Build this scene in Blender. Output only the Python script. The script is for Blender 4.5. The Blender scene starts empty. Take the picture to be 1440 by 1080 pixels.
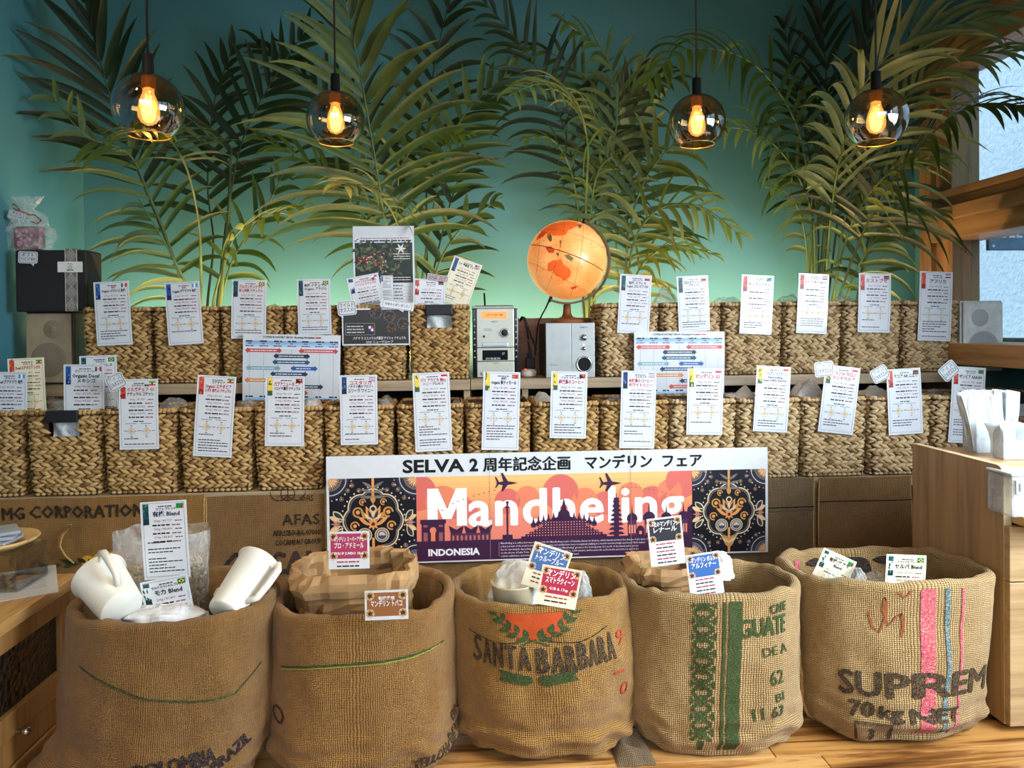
import bpy, bmesh, math, random
from mathutils import Vector, Matrix, noise
R = math.radians; PI = math.pi
rnd = random.Random(7)
S = bpy.context.scene
COL = S.collection

# ---------------------------------------------------------------- camera, world, lights, exposure
F = 1050.0; CAM_H = 0.92; YAW, PITCH, ROLL, HORIZON = 4.0, 0.65, 0.6, 462.0
_a, _p, _r = R(YAW), R(PITCH), R(ROLL)
_Rt = Vector((math.cos(_a), -math.sin(_a), 0))
_Fw = Vector((math.sin(_a)*math.cos(_p), math.cos(_a)*math.cos(_p), -math.sin(_p)))
_Up = Vector((math.sin(_a)*math.sin(_p), math.cos(_a)*math.sin(_p), math.cos(_p)))
CR = _Rt*math.cos(_r) - _Up*math.sin(_r)
CU = _Up*math.cos(_r) + _Rt*math.sin(_r)
SHIFT = -((540-HORIZON)/F - math.tan(_p))*F/1440
cam = bpy.data.cameras.new('camera'); camo = bpy.data.objects.new('camera', cam); COL.objects.link(camo)
cam.sensor_width = 36; cam.lens = F/1440*36; cam.shift_y = SHIFT; cam.clip_start = 0.02
m = Matrix.Identity(4)
for i in range(3):
    m[i][0], m[i][1], m[i][2] = CR[i], CU[i], -_Fw[i]
m[2][3] = CAM_H
camo.matrix_world = m
S.camera = camo
S.view_settings.view_transform = 'Standard'; S.view_settings.look = 'None'
S.view_settings.gamma = 1; S.view_settings.use_curve_mapping = False
S.view_settings.exposure = 0.38
w = bpy.data.worlds.new('sky'); S.world = w; w.use_nodes = True
w.node_tree.nodes['Background'].inputs[0].default_value = (0.62, 0.80, 1.0, 1)
_wn = w.node_tree; _g = _wn.nodes.new('ShaderNodeTexCoord'); _sp = _wn.nodes.new('ShaderNodeSeparateXYZ'); _rp = _wn.nodes.new('ShaderNodeValToRGB')
_wn.links.new(_g.outputs['Generated'], _sp.inputs[0]); _wn.links.new(_sp.outputs['Z'], _rp.inputs[0]); _wn.links.new(_rp.outputs[0], _wn.nodes['Background'].inputs[0])
_rp.color_ramp.elements[0].position = 0.0; _rp.color_ramp.elements[0].color = (0.10, 0.10, 0.10, 1)      # ground below the horizon
_rp.color_ramp.elements[1].position = 0.03; _rp.color_ramp.elements[1].color = (0.62, 0.80, 1.0, 1)       # even bright sky above
_wn.nodes['Background'].inputs[1].default_value = 2.7

def light(name, kind, loc, target, energy, color, **kw):
    l = bpy.data.lights.new(name, kind); l.energy = energy; l.color = color
    for k, v in kw.items(): setattr(l, k, v)
    o = bpy.data.objects.new(name, l); COL.objects.link(o); o.location = loc
    if target is not None:
        o.rotation_euler = (Vector(target)-Vector(loc)).to_track_quat('-Z', 'Y').to_euler()
    return o
# daylight through the big side window nearer the camera
light('side_window_daylight', 'AREA', (1.96, 0.70, 1.15), (0.5, 1.8, 0.35), 34, (0.76, 0.88, 1.0), shape='RECTANGLE', size=1.2, size_y=0.9, spread=R(110))
# soft fill light added behind the camera, no visible source
light('front_fill', 'AREA', (0.2, -1.9, 1.5), (0.2, 2.2, 0.3), 3.5, (0.95, 0.97, 1.0), shape='RECTANGLE', size=2.6, size_y=1.0, spread=R(100))
# warm ceiling track spots
for (x, y, tx, ty, tz, e) in ((-1.1, 0.9, -0.95, 2.3, 0.45, 23), (-0.2, 0.75, -0.25, 2.2, 0.42, 23), (0.75, 0.75, 0.65, 2.2, 0.42, 12), (-0.7, 0.4, -0.5, 1.5, 0.1, 29), (0.6, 0.3, 0.5, 1.5, 0.1, 24)):
    light('ceiling_spot', 'SPOT', (x, y, 2.45), (tx, ty, tz), e, (1.0, 0.74, 0.44), spot_size=R(58), spot_blend=0.7, shadow_soft_size=0.04)
# LED strip glowing up the back wall from behind the baskets
for (x0, x1) in ((-1.45, 0.25), (0.3, 1.95)):
    light('led_strip_light', 'AREA', ((x0+x1)/2, 2.98, 0.80), ((x0+x1)/2, 3.16, 1.25), 20, (1.0, 0.66, 0.33), shape='RECTANGLE', size=x1-x0, size_y=0.03)

# ---------------------------------------------------------------- pixel to place helpers
def ray(px, py):
    x = (px-720)/F; y = (540-py)/F + SHIFT*1440/F
    return CR*x + CU*y + _Fw
def at(px, py, Y):
    d = ray(px, py); return Vector((0, 0, CAM_H)) + d*(Y/d.y)
def atX(px, py, X):
    d = ray(px, py); return Vector((0, 0, CAM_H)) + d*(X/d.x)
def atZ(px, py, Z):
    d = ray(px, py); return Vector((0, 0, CAM_H)) + d*((Z-CAM_H)/d.z)

# ---------------------------------------------------------------- materials
MATS = {}
def srgb(c):
    return tuple(((v/255)/12.92 if v/255 <= 0.04045 else ((v/255+0.055)/1.055)**2.4) for v in c)
class NT:
    def __init__(s, name):
        s.m = bpy.data.materials.new(name); s.m.use_nodes = True; s.t = s.m.node_tree
        s.b = s.t.nodes['Principled BSDF']; s.out = s.t.nodes['Material Output']
    def n(s, kind, **kw):
        nd = s.t.nodes.new(kind)
        for k, v in kw.items():
            if k.startswith('i_'):
                key = k[2:]; nd.inputs[int(key) if key.isdigit() else key].default_value = v
            else: setattr(nd, k, v)
        return nd
    def l(s, a, b): s.t.links.new(a, b)
    def coord(s, which='Object', scale=(1, 1, 1)):
        c = s.n('ShaderNodeTexCoord'); mp = s.n('ShaderNodeMapping'); mp.inputs['Scale'].default_value = scale
        s.l(c.outputs[which], mp.inputs[0]); return mp.outputs[0]
    def ramp(s, fac, stops):
        r = s.n('ShaderNodeValToRGB'); e = r.color_ramp.elements
        while len(e) < len(stops): e.new(0.5)
        for el, (p, c) in zip(e, stops): el.position = p; el.color = (*srgb(c), 1)
        s.l(fac, r.inputs[0]); return r.outputs[0]
    def bump(s, h, strength=0.3, dist=0.002):
        b = s.n('ShaderNodeBump'); b.inputs['Strength'].default_value = strength; b.inputs['Distance'].default_value = dist
        s.l(h, b.inputs['Height']); s.l(b.outputs[0], s.b.inputs['Normal']); return b
    def base(s, sock): s.l(sock, s.b.inputs['Base Color'])
def plain(name, c, rough=0.5, metal=0.0, noise_amt=0.06, scale=30, spec=0.5, emit=0.0, coat=0.0):
    if name in MATS: return MATS[name]
    t = NT(name)
    nz = t.n('ShaderNodeTexNoise'); nz.inputs['Scale'].default_value = scale; nz.inputs['Detail'].default_value = 3
    t.l(t.coord(), nz.inputs[0])
    lo = tuple(max(0, v*(1-noise_amt)) for v in c); hi = tuple(min(255, v*(1+noise_amt)) for v in c)
    col = t.ramp(nz.outputs['Fac'], [(0.3, lo), (0.7, hi)])
    t.base(col); t.b.inputs['Roughness'].default_value = rough; t.b.inputs['Metallic'].default_value = metal
    t.b.inputs['Specular IOR Level'].default_value = spec; t.b.inputs['Coat Weight'].default_value = coat
    if emit:
        t.l(col, t.b.inputs['Emission Color']); t.b.inputs['Emission Strength'].default_value = emit
    MATS[name] = t.m; return t.m
def ink(c): return plain('print_%02x%02x%02x' % tuple(c), c, 0.35, noise_amt=0.0, spec=0.4)
def paint_mat():
    t = NT('teal_paint'); v = t.coord()
    n1 = t.n('ShaderNodeTexNoise', i_Scale=1.6, i_Detail=5.0); t.l(v, n1.inputs[0])
    t.base(t.ramp(n1.outputs['Fac'], [(0.3, (62, 120, 132)), (0.7, (74, 132, 142))]))
    n2 = t.n('ShaderNodeTexNoise', i_Scale=180.0, i_Detail=3.0); t.l(v, n2.inputs[0]); t.bump(n2.outputs['Fac'], 0.15, 0.001)
    t.b.inputs['Roughness'].default_value = 0.55
    return t.m
def wood(name, c1, c2, axis=0, scale=1.0, rough=0.45, dark=None):
    t = NT(name); sc = [26*scale]*3; sc[axis] = 1.6*scale
    v = t.coord('Object', tuple(sc))
    n1 = t.n('ShaderNodeTexNoise', i_Scale=1.0, i_Detail=6.0, i_Roughness=0.65, i_Distortion=0.6); t.l(v, n1.inputs[0])
    st = [(0.30, c2), (0.5, c1), (0.70, tuple(min(255, x*1.1) for x in c1))]
    if dark: st = [(0.34, dark)] + [(0.44, c2)] + st[1:]
    t.base(t.ramp(n1.outputs['Fac'], st)); t.bump(n1.outputs['Fac'], 0.15, 0.001)
    t.b.inputs['Roughness'].default_value = rough
    return t.m
def burlap(name, c1, c2, thread=0.0032, rough=0.95, bump=0.8, gap=(70, 48, 22)):
    t = NT(name); v = t.coord('UV')
    k = 2*PI/thread
    nw = t.n('ShaderNodeTexNoise', i_Scale=60.0, i_Detail=2.0); t.l(v, nw.inputs[0])
    mx = t.n('ShaderNodeVectorMath', operation='MULTIPLY_ADD'); mx.inputs[1].default_value = (thread*0.9,)*3
    t.l(nw.outputs['Color'], mx.inputs[0]); t.l(v, mx.inputs[2])
    sp = t.n('ShaderNodeSeparateXYZ'); t.l(mx.outputs[0], sp.inputs[0])
    def sn(o):
        a = t.n('ShaderNodeMath', operation='MULTIPLY'); a.inputs[1].default_value = k/2; t.l(o, a.inputs[0])
        b = t.n('ShaderNodeMath', operation='SINE'); t.l(a.outputs[0], b.inputs[0])
        c = t.n('ShaderNodeMath', operation='ABSOLUTE'); t.l(b.outputs[0], c.inputs[0]); return c.outputs[0]
    a, b = sn(sp.outputs[0]), sn(sp.outputs[1])
    mn = t.n('ShaderNodeMath', operation='MULTIPLY'); t.l(a, mn.inputs[0]); t.l(b, mn.inputs[1])
    big = t.n('ShaderNodeTexNoise', i_Scale=7.0, i_Detail=6.0, i_Roughness=0.7); t.l(v, big.inputs[0])
    # long slubby threads, both ways
    vs = t.coord('UV', (30, 900, 1)); s1 = t.n('ShaderNodeTexNoise', i_Scale=1.0, i_Detail=1.0); t.l(vs, s1.inputs[0])
    vs = t.coord('UV', (900, 30, 1)); s2 = t.n('ShaderNodeTexNoise', i_Scale=1.0, i_Detail=1.0); t.l(vs, s2.inputs[0])
    ad = t.n('ShaderNodeMath', operation='ADD'); t.l(s1.outputs['Fac'], ad.inputs[0]); t.l(s2.outputs['Fac'], ad.inputs[1])
    ad2 = t.n('ShaderNodeMath', operation='ADD'); t.l(ad.outputs[0], ad2.inputs[0]); t.l(big.outputs['Fac'], ad2.inputs[1])
    dv = t.n('ShaderNodeMath', operation='DIVIDE'); dv.inputs[1].default_value = 3; t.l(ad2.outputs[0], dv.inputs[0])
    col = t.ramp(dv.outputs[0], [(0.36, c2), (0.64, c1)])
    mm = t.n('ShaderNodeMixRGB'); t.l(mn.outputs[0], mm.inputs[0])
    rr = t.n('ShaderNodeMapRange', i_1=0.05, i_2=0.35); t.l(mn.outputs[0], rr.inputs[0]); t.l(rr.outputs[0], mm.inputs[0])
    mm.inputs[1].default_value = (*srgb(gap), 1); t.l(col, mm.inputs[2])
    t.base(mm.outputs[0]); t.bump(mn.outputs[0], bump, thread*0.5)
    t.b.inputs['Roughness'].default_value = rough; t.b.inputs['Specular IOR Level'].default_value = 0.15
    t.b.inputs['Sheen Weight'].default_value = 0.15
    return t.m
def sack_ink(name, c, under=(120, 90, 52), lo=0.47, hi=0.76):
    if name in MATS: return MATS[name]
    t = NT(name); v = t.coord('Object')
    n1 = t.n('ShaderNodeTexNoise', i_Scale=420.0, i_Detail=2.0, i_Roughness=0.6); t.l(v, n1.inputs[0])
    t.base(t.ramp(n1.outputs['Fac'], [(lo, c), (hi, under)])); t.b.inputs['Roughness'].default_value = 0.95
    t.bump(n1.outputs['Fac'], 0.5, 0.002); t.b.inputs['Specular IOR Level'].default_value = 0.15
    MATS[name] = t.m; return t.m
def straw(name, c1, c2, c3):
    t = NT(name); v = t.coord('Object', (1, 1, 1))
    g = t.n('ShaderNodeNewGeometry'); 
    n0 = t.n('ShaderNodeTexNoise', i_Scale=26.0, i_Detail=2.0); t.l(v, n0.inputs[0])
    n1 = t.n('ShaderNodeTexNoise', i_Scale=1.0, i_Detail=4.0); t.l(t.coord('Object', (60, 60, 420)), n1.inputs[0])
    ad = t.n('ShaderNodeMath', operation='MULTIPLY_ADD'); ad.inputs[1].default_value = 0.45; t.l(g.outputs['Random Per Island'], ad.inputs[0]); t.l(n0.outputs['Fac'], ad.inputs[2])
    ad2 = t.n('ShaderNodeMath', operation='MULTIPLY_ADD'); ad2.inputs[1].default_value = 0.5; t.l(n1.outputs['Fac'], ad2.inputs[0]); t.l(ad.outputs[0], ad2.inputs[2])
    t.base(t.ramp(ad2.outputs[0], [(0.60, c3), (0.85, c2), (1.15, c1)])); t.bump(n1.outputs['Fac'], 0.5, 0.002)
    t.b.inputs['Roughness'].default_value = 0.6; t.b.inputs['Specular IOR Level'].default_value = 0.3
    return t.m
def film(name, tint=(235, 235, 228), alpha=0.5, rough=0.2, gloss=0.2):
    """thin translucent plastic film: see-through, milky and shiny in parts"""
    if name in MATS: return MATS[name]
    t = NT(name); v = t.coord('Object')
    n1 = t.n('ShaderNodeTexNoise', i_Scale=34.0, i_Detail=5.0, i_Distortion=1.2); t.l(v, n1.inputs[0])
    t.b.inputs['Base Color'].default_value = (*srgb(tint), 1); t.b.inputs['Roughness'].default_value = rough
    t.bump(n1.outputs['Fac'], 0.9, 0.006)
    tr = t.n('ShaderNodeBsdfTransparent'); mx = t.n('ShaderNodeMixShader')
    mr = t.n('ShaderNodeMapRange', i_1=0.3, i_2=0.7, i_3=max(0, alpha-0.15), i_4=min(1, alpha+0.15)); t.l(n1.outputs['Fac'], mr.inputs[0])
    t.l(mr.outputs[0], mx.inputs[0]); t.l(tr.outputs[0], mx.inputs[1]); t.l(t.b.outputs[0], mx.inputs[2])
    t.l(mx.outputs[0], t.out.inputs[0]); MATS[name] = t.m; return t.m
def glass(name, tint, refl=0.08, edge=0.6, rough=0.02):
    """thin glass: tinted transmission plus mirror reflection that grows at grazing angles"""
    t = NT(name)
    tr = t.n('ShaderNodeBsdfTransparent'); tr.inputs[0].default_value = (*srgb(tint), 1)
    gl = t.n('ShaderNodeBsdfGlossy'); gl.inputs['Roughness'].default_value = rough
    lw = t.n('ShaderNodeLayerWeight', i_Blend=0.35)
    mr = t.n('ShaderNodeMapRange', i_3=refl, i_4=edge); t.l(lw.outputs['Facing'], mr.inputs[0])
    mx = t.n('ShaderNodeMixShader'); t.l(mr.outputs[0], mx.inputs[0]); t.l(tr.outputs[0], mx.inputs[1]); t.l(gl.outputs[0], mx.inputs[2])
    t.l(mx.outputs[0], t.out.inputs[0]); return t.m
def emitter(name, c, strength):
    t = NT(name); t.b.inputs['Base Color'].default_value = (*srgb(c), 1)
    t.b.inputs['Emission Color'].default_value = (*srgb(c), 1); t.b.inputs['Emission Strength'].default_value = strength; return t.m
def leaf_mat(name, c1, c2):
    t = NT(name); g = t.n('ShaderNodeNewGeometry'); oi = t.n('ShaderNodeObjectInfo')
    n1 = t.n('ShaderNodeTexNoise', i_Scale=9.0, i_Detail=3.0); t.l(t.coord(), n1.inputs[0])
    n2 = t.n('ShaderNodeTexWave', i_Scale=260.0); n2.bands_direction = 'X'; t.l(t.coord('UV'), n2.inputs[0])
    ad = t.n('ShaderNodeMath', operation='MULTIPLY_ADD'); ad.inputs[1].default_value = 0.35; t.l(oi.outputs['Random'], ad.inputs[0]); t.l(n1.outputs['Fac'], ad.inputs[2])
    t.base(t.ramp(ad.outputs[0], [(0.4, c2), (0.9, c1)])); t.bump(n2.outputs['Fac'], 0.25, 0.0008)
    t.b.inputs['Roughness'].default_value = 0.38; t.b.inputs['Specular IOR Level'].default_value = 0.45
    tl = t.n('ShaderNodeBsdfTranslucent'); tl.inputs[0].default_value = (*srgb((120, 150, 30)), 1)
    mx = t.n('ShaderNodeMixShader'); mx.inputs[0].default_value = 0.14
    t.l(t.b.outputs[0], mx.inputs[1]); t.l(tl.outputs[0], mx.inputs[2]); t.l(mx.outputs[0], t.out.inputs[0]); return t.m

WALL = paint_mat()
WHITE = plain('card_white', (216, 218, 220), 0.28, noise_amt=0.01, spec=0.5, coat=0.4)
CREAM = plain('card_cream', (238, 228, 196), 0.3, noise_amt=0.01, coat=0.3)
BLACK = plain('matt_black', (14, 13, 13), 0.6)
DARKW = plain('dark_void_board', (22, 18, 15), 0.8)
STRAW = [straw('hyacinth_straw', (184, 148, 94), (146, 110, 62), (88, 60, 30)), straw('hyacinth_straw_daylit', (200, 172, 128), (162, 132, 90), (98, 74, 44))]  # second tone puts cool window daylight into the straw colour
STRAWIN = plain('basket_core', (60, 40, 22), 0.9)
OAK = wood('oak_veneer', (176, 140, 92), (142, 106, 62), 2, 1.0)
OAKH = wood('oak_top', (200, 160, 104), (164, 122, 72), 0, 1.0)
SHELF = wood('shelf_ash_grey', (168, 146, 116), (132, 112, 86), 0, 1.2)
FRAMEW = wood('window_frame_wood', (146, 112, 72), (104, 76, 46), 2, 1.0)
FRAMEY = wood('window_frame_wood_long', (146, 112, 72), (104, 76, 46), 1, 1.0)
FLOORW = [wood('floor_wood_%d' % i, c, d, 0, 0.8, 0.35, dark=(60, 30, 12)) for i, (c, d) in enumerate((((206, 156, 92), (168, 112, 56)), ((190, 136, 72), (140, 88, 40)), ((214, 170, 108), (176, 122, 64))))]
CABW = wood('cabinet_ochre_wood', (168, 122, 68), (128, 86, 42), 2, 1.1)
CABT = wood('cabinet_top_wood', (196, 152, 92), (150, 104, 54), 1, 1.1)
PLASW = plain('milky_plastic', (232, 228, 214), 0.3, noise_amt=0.02, spec=0.5)
SILVER = plain('silver_plastic', (168, 170, 166), 0.38, 0.55, noise_amt=0.03)
CHROME = plain('chrome', (200, 200, 200), 0.18, 1.0, noise_amt=0.01)
FILM = film('clear_bag_film', alpha=0.30)
FILMW = film('milky_bag_film', (240, 240, 236), alpha=0.75, rough=0.3)
KRAFT = plain('kraft_paper', (132, 94, 50), 0.8, noise_amt=0.10, scale=14)

# ---------------------------------------------------------------- object helpers
ROMAN = {'グアテマラ': 'Guatemala', 'ブルボンサンドライ': 'Bourbon sun-dried', '有機 ナチュラル Organic ブラジル': 'Organic Brazil', 'ブラジル': 'Brazil', 'コロンビア レインボー': 'Colombia Rainbow', 'コロンビア': 'Colombia', 'キリマンジャロ': 'Kilimanjaro', 'モカ マタリ': 'Mocha Mattari', 'モカ': 'Mocha', 'ミストブセ': 'Misto Buse', 'アフリカ': 'Africa', 'イルガチェフ G1 ナチュラル コチャレ': 'Yirgacheffe Natural', 'イルガチェフ': 'Yirgacheffe', 'エチオピア シダモ': 'Ethiopia Sidamo', 'エチオピア': 'Ethiopia', 'パプアニューギニア': 'Papua New Guinea', 'コスタリカ ユリーラ ワイニー': 'Costa Rica Winey', 'コスタリカ ユリーラ': 'Costa Rica Winey', 'コスタリカ ワイニー': 'Costa Rica Winey', 'コスタリカ': 'Costa Rica', 'バリ アラビカ 神山': 'Bali Arabica', 'バリ アラビカ': 'Bali Arabica', '東ティモール': 'East Timor', '極楽鳥のコーヒー': 'bird-of-paradise', '極楽鳥': 'bird-of-paradise', 'ホワイトハニー': 'White Honey', 'マンデリン G1': 'Mandheling G1', 'ゴールデン マンデリン': 'Golden Mandheling', 'ゴールデン': 'Golden Mandheling', 'トラジャ カロシ': 'Toraja Kalosi', 'トラジャ': 'Toraja', 'ケニア AA': 'Kenya AA', 'ケニア': 'Kenya', 'ザンビア AAA/AA': 'Zambia AAA', 'ザンビア': 'Zambia', 'メキシコ': 'Mexico', 'デカフェ': 'decaf', 'アイス': 'iced-coffee', 'マイルド オススメ': 'hand-lettered mild coffee', '今年も入荷しました': 'in Japanese that stock arrived'}
def tag(o, label=None, cat=None, group=None, kind=None):
    def ro(s):
        for k in sorted(ROMAN, key=len, reverse=True): s = s.replace(k, ROMAN[k])
        return s
    label = ro(label) if label else label; group = ro(group) if group else group
    if label: o['label'] = label
    if cat: o['category'] = cat
    if group: o['group'] = group
    if kind: o['kind'] = kind
    return o
def empty(name, loc=(0, 0, 0), mat=None, parent=None):
    o = bpy.data.objects.new(name, None); COL.objects.link(o); o.empty_display_size = 0.05
    if mat is not None: o.matrix_world = mat
    else: o.location = loc
    if parent: o.parent = parent
    return o
class MB:
    """collects shapes and links them as ONE mesh object"""
    def __init__(s): s.v = []; s.f = []; s.m = []; s.uv = None; s.mi = 0; s.sm = []
    def add(s, vs, fs, mi=None, smooth=False):
        b = len(s.v); s.v += [tuple(v) for v in vs]; s.f += [tuple(b+i for i in f) for f in fs]
        s.m += [s.mi if mi is None else mi]*len(fs); s.sm += [smooth]*len(fs); return s
    def box(s, x0, x1, y0, y1, z0, z1, mi=None, bev=0.0, M=None):
        bm = bmesh.new(); bmesh.ops.create_cube(bm, size=1)
        for v in bm.verts: v.co = Vector(((x0+x1)/2+v.co.x*(x1-x0), (y0+y1)/2+v.co.y*(y1-y0), (z0+z1)/2+v.co.z*(z1-z0)))
        if bev: bmesh.ops.bevel(bm, geom=bm.edges[:], offset=bev, segments=2, affect='EDGES', profile=0.5)
        vs = [v.co.copy() for v in bm.verts]
        if M is not None: vs = [M @ v for v in vs]
        fs = [[v.index for v in f.verts] for f in bm.faces]; bm.free(); return s.add(vs, fs, mi)
    def lathe(s, prof, c=(0, 0, 0), n=24, axis='z', mi=None, M=None, smooth=True, cap=True):
        vs = []; fs = []
        for (r, z) in prof:
            for k in range(n):
                a = 2*PI*k/n
                p = (r*math.cos(a), r*math.sin(a), z)
                if axis == 'y': p = (p[0], z, p[1])
                if axis == 'x': p = (z, p[0], p[1])
                p = Vector(p)+Vector(c)
                vs.append(M @ p if M is not None else p)
        for i in range(len(prof)-1):
            for k in range(n):
                a, b = i*n+k, i*n+(k+1) % n; fs.append((a, b, b+n, a+n))
        s.add(vs, fs, mi, smooth)
        if cap:
            base = len(s.v)-len(vs)
            for idx in (0, len(prof)-1):
                if prof[idx][0] > 1e-5: s.f.append(tuple(base+idx*n+k for k in range(n))); s.m.append(s.mi if mi is None else mi); s.sm.append(False)
        return s
    def tube(s, pts, r, n=8, mi=None, cap=True):
        pts = [Vector(p) for p in pts]; rs = r if isinstance(r, (list, tuple)) else [r]*len(pts)
        vs = []; fs = []; up = Vector((0.13, 0.31, 0.94)); prev = None
        for i, p in enumerate(pts):
            t = (pts[min(i+1, len(pts)-1)]-pts[max(i-1, 0)]).normalized()
            if prev is None: a = t.cross(up).normalized()
            else: a = (prev - t*prev.dot(t)).normalized()
            prev = a; b = t.cross(a)
            for k in range(n):
                q = 2*PI*k/n; vs.append(p+(a*math.cos(q)+b*math.sin(q))*rs[i])
        for i in range(len(pts)-1):
            for k in range(n):
                x, y = i*n+k, i*n+(k+1) % n; fs.append((x, y, y+n, x+n))
        s.add(vs, fs, mi, True)
        if cap:
            base = len(s.v)-len(vs)
            for i in (0, len(pts)-1): s.f.append(tuple(base+i*n+k for k in range(n))); s.m.append(s.mi if mi is None else mi); s.sm.append(False)
        return s
    def grid(s, fn, nu, nv, mi=None, smooth=True, uvf=None, closed=False):
        b = len(s.v); vs = [fn(i/nu, j/nv) for j in range(nv+1) for i in range(nu+1)]
        fs = [(j*(nu+1)+i, j*(nu+1)+i+1, (j+1)*(nu+1)+i+1, (j+1)*(nu+1)+i) for j in range(nv) for i in range(nu)]
        s.add(vs, fs, mi, smooth)
        if uvf:
            if s.uv is None: s.uv = {}
            for j in range(nv+1):
                for i in range(nu+1): s.uv[b+j*(nu+1)+i] = uvf(i/nu, j/nv)
        return s
    def mesh(s, name, mats):
        me = bpy.data.meshes.new(name); me.from_pydata([tuple(v) for v in s.v], [], s.f)
        for mt in (mats if isinstance(mats, (list, tuple)) else [mats]): me.materials.append(mt)
        me.polygons.foreach_set('material_index', s.m); me.polygons.foreach_set('use_smooth', s.sm)
        if s.uv is not None:
            L = me.uv_layers.new(name='UVMap')
            for lp in me.loops: L.data[lp.index].uv = s.uv.get(lp.vertex_index, (0, 0))
        me.update(); return me
    def build(s, name, mats, parent=None, M=None, loc=None):
        return link(name, s.mesh(name, mats), parent, M, loc)
def link(name, me, parent=None, M=None, loc=None):
    o = bpy.data.objects.new(name, me); COL.objects.link(o)
    if parent is not None: o.parent = parent
    if M is not None: o.matrix_local = M
    if loc is not None: o.location = loc
    return o

# ---------------------------------------------------------------- flat print: text and shapes in card coordinates
_tc = {}
def glyphs(body, bold=0.0, res=2, spacing=1.0):
    key = (body, bold, res, spacing)
    if key not in _tc:
        c = bpy.data.curves.new('t', 'FONT'); c.body = body; c.resolution_u = res; c.offset = bold; c.space_character = spacing
        o = bpy.data.objects.new('t', c); COL.objects.link(o)
        dg = bpy.context.evaluated_depsgraph_get(); me = bpy.data.meshes.new_from_object(o.evaluated_get(dg))
        vs = [(v.co.x, v.co.y) for v in me.vertices]; fs = [tuple(p.vertices) for p in me.polygons]
        bpy.data.objects.remove(o); bpy.data.curves.remove(c); bpy.data.meshes.remove(me)
        if vs:
            x0 = min(v[0] for v in vs); x1 = max(v[0] for v in vs)
        else: x0 = x1 = 0
        _tc[key] = (vs, fs, x0, x1)
    return _tc[key]
class Print:
    def __init__(s): s.v = []; s.f = []; s.m = []; s.mats = []
    def mi(s, c):
        mt = c if not isinstance(c, tuple) else ink(c)
        if mt not in s.mats: s.mats.append(mt)
        return s.mats.index(mt)
    def poly(s, pts, c, layer=1, faces=None):
        b = len(s.v); z = layer*0.00025
        s.v += [(p[0], p[1], z) for p in pts]; fs = faces or [tuple(range(len(pts)))]
        s.f += [tuple(b+i for i in f) for f in fs]; s.m += [s.mi(c)]*len(fs)
    def rect(s, x0, y0, x1, y1, c, layer=1):
        n = max(1, int((y1-y0)/0.03))
        for k in range(n):
            a = y0+(y1-y0)*k/n; b = y0+(y1-y0)*(k+1)/n
            s.poly([(x0, a), (x1, a), (x1, b), (x0, b)], c, layer)
    def frame(s, x0, y0, x1, y1, t, c, layer=1):
        s.rect(x0, y0, x1, y0+t, c, layer); s.rect(x0, y1-t, x1, y1, c, layer); s.rect(x0, y0+t, x0+t, y1-t, c, layer); s.rect(x1-t, y0+t, x1, y1-t, c, layer)
    def text(s, body, x, y, h, c, layer=2, bold=0.02, align='c', width=None, res=1, rot=0.0, xs=1.0, spacing=1.0):
        vs, fs, a, b = glyphs(body, bold, res, spacing); k = h/0.73
        kx = k*xs
        if width is not None and (b-a)*kx > width: kx = width/(b-a)
        off = {'c': -(a+b)/2, 'l': -a, 'r': -b}[align]
        ca, sa = math.cos(rot), math.sin(rot)
        s.poly([(x+(vx+off)*kx*ca-vy*k*sa, y+(vx+off)*kx*sa+vy*k*ca) for vx, vy in vs], c, layer, fs)
    def disc(s, x, y, r, c, layer=1, n=20, r2=None, a0=0, a1=2*PI):
        if r2 is None:
            s.poly([(x, y)]+[(x+r*math.cos(a0+(a1-a0)*k/n), y+r*math.sin(a0+(a1-a0)*k/n)) for k in range(n+1)], c, layer, [(0, k+1, k+2) for k in range(n)])
        else:
            pts = []
            for k in range(n+1):
                q = a0+(a1-a0)*k/n; pts += [(x+r*math.cos(q), y+r*math.sin(q)), (x+r2*math.cos(q), y+r2*math.sin(q))]
            s.poly(pts, c, layer, [(2*k, 2*k+2, 2*k+3, 2*k+1) for k in range(n)])
    def petal(s, x, y, L, W, ang, c, layer=1, n=8, curve=0.0):
        pts = []
        for sg in (1, -1):
            rng = range(n+1) if sg == 1 else range(n-1, 0, -1)
            for k in rng:
                t = k/n; w = W/2*math.sin(PI*t**0.8); cx = L*t; cy = sg*w+curve*L*math.sin(PI*t/2)*t
                pts.append((x+cx*math.cos(ang)-cy*math.sin(ang), y+cx*math.sin(ang)+cy*math.cos(ang)))
        ctr = (sum(p[0] for p in pts)/len(pts), sum(p[1] for p in pts)/len(pts))
        s.poly([ctr]+pts, c, layer, [(0, k+1, (k+1) % len(pts)+1) for k in range(len(pts))])
    def line(s, pts, wd, c, layer=1):
        out = []
        for i, p in enumerate(pts):
            a = pts[max(0, i-1)]; b = pts[min(len(pts)-1, i+1)]; dx, dy = b[0]-a[0], b[1]-a[1]; l = math.hypot(dx, dy) or 1
            nx, ny = -dy/l*wd/2, dx/l*wd/2; out += [(p[0]+nx, p[1]+ny), (p[0]-nx, p[1]-ny)]
        s.poly(out, c, layer, [(2*k, 2*k+1, 2*k+3, 2*k+2) for k in range(len(pts)-1)])
    def clip(s, x0, y0, x1, y1):
        s.v = [(min(max(v[0], x0), x1), min(max(v[1], y0), y1), v[2]) for v in s.v]
    def heavy(s, body, x, y, h, c, layer=2, w=.001, **kw):
        for k, (dx, dy) in enumerate(((-w, 0), (w, 0), (0, w*.7), (0, -w*.7), (0, 0))): s.text(body, x+dx, y+dy, h, c, layer+.2*k, **kw)
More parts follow.
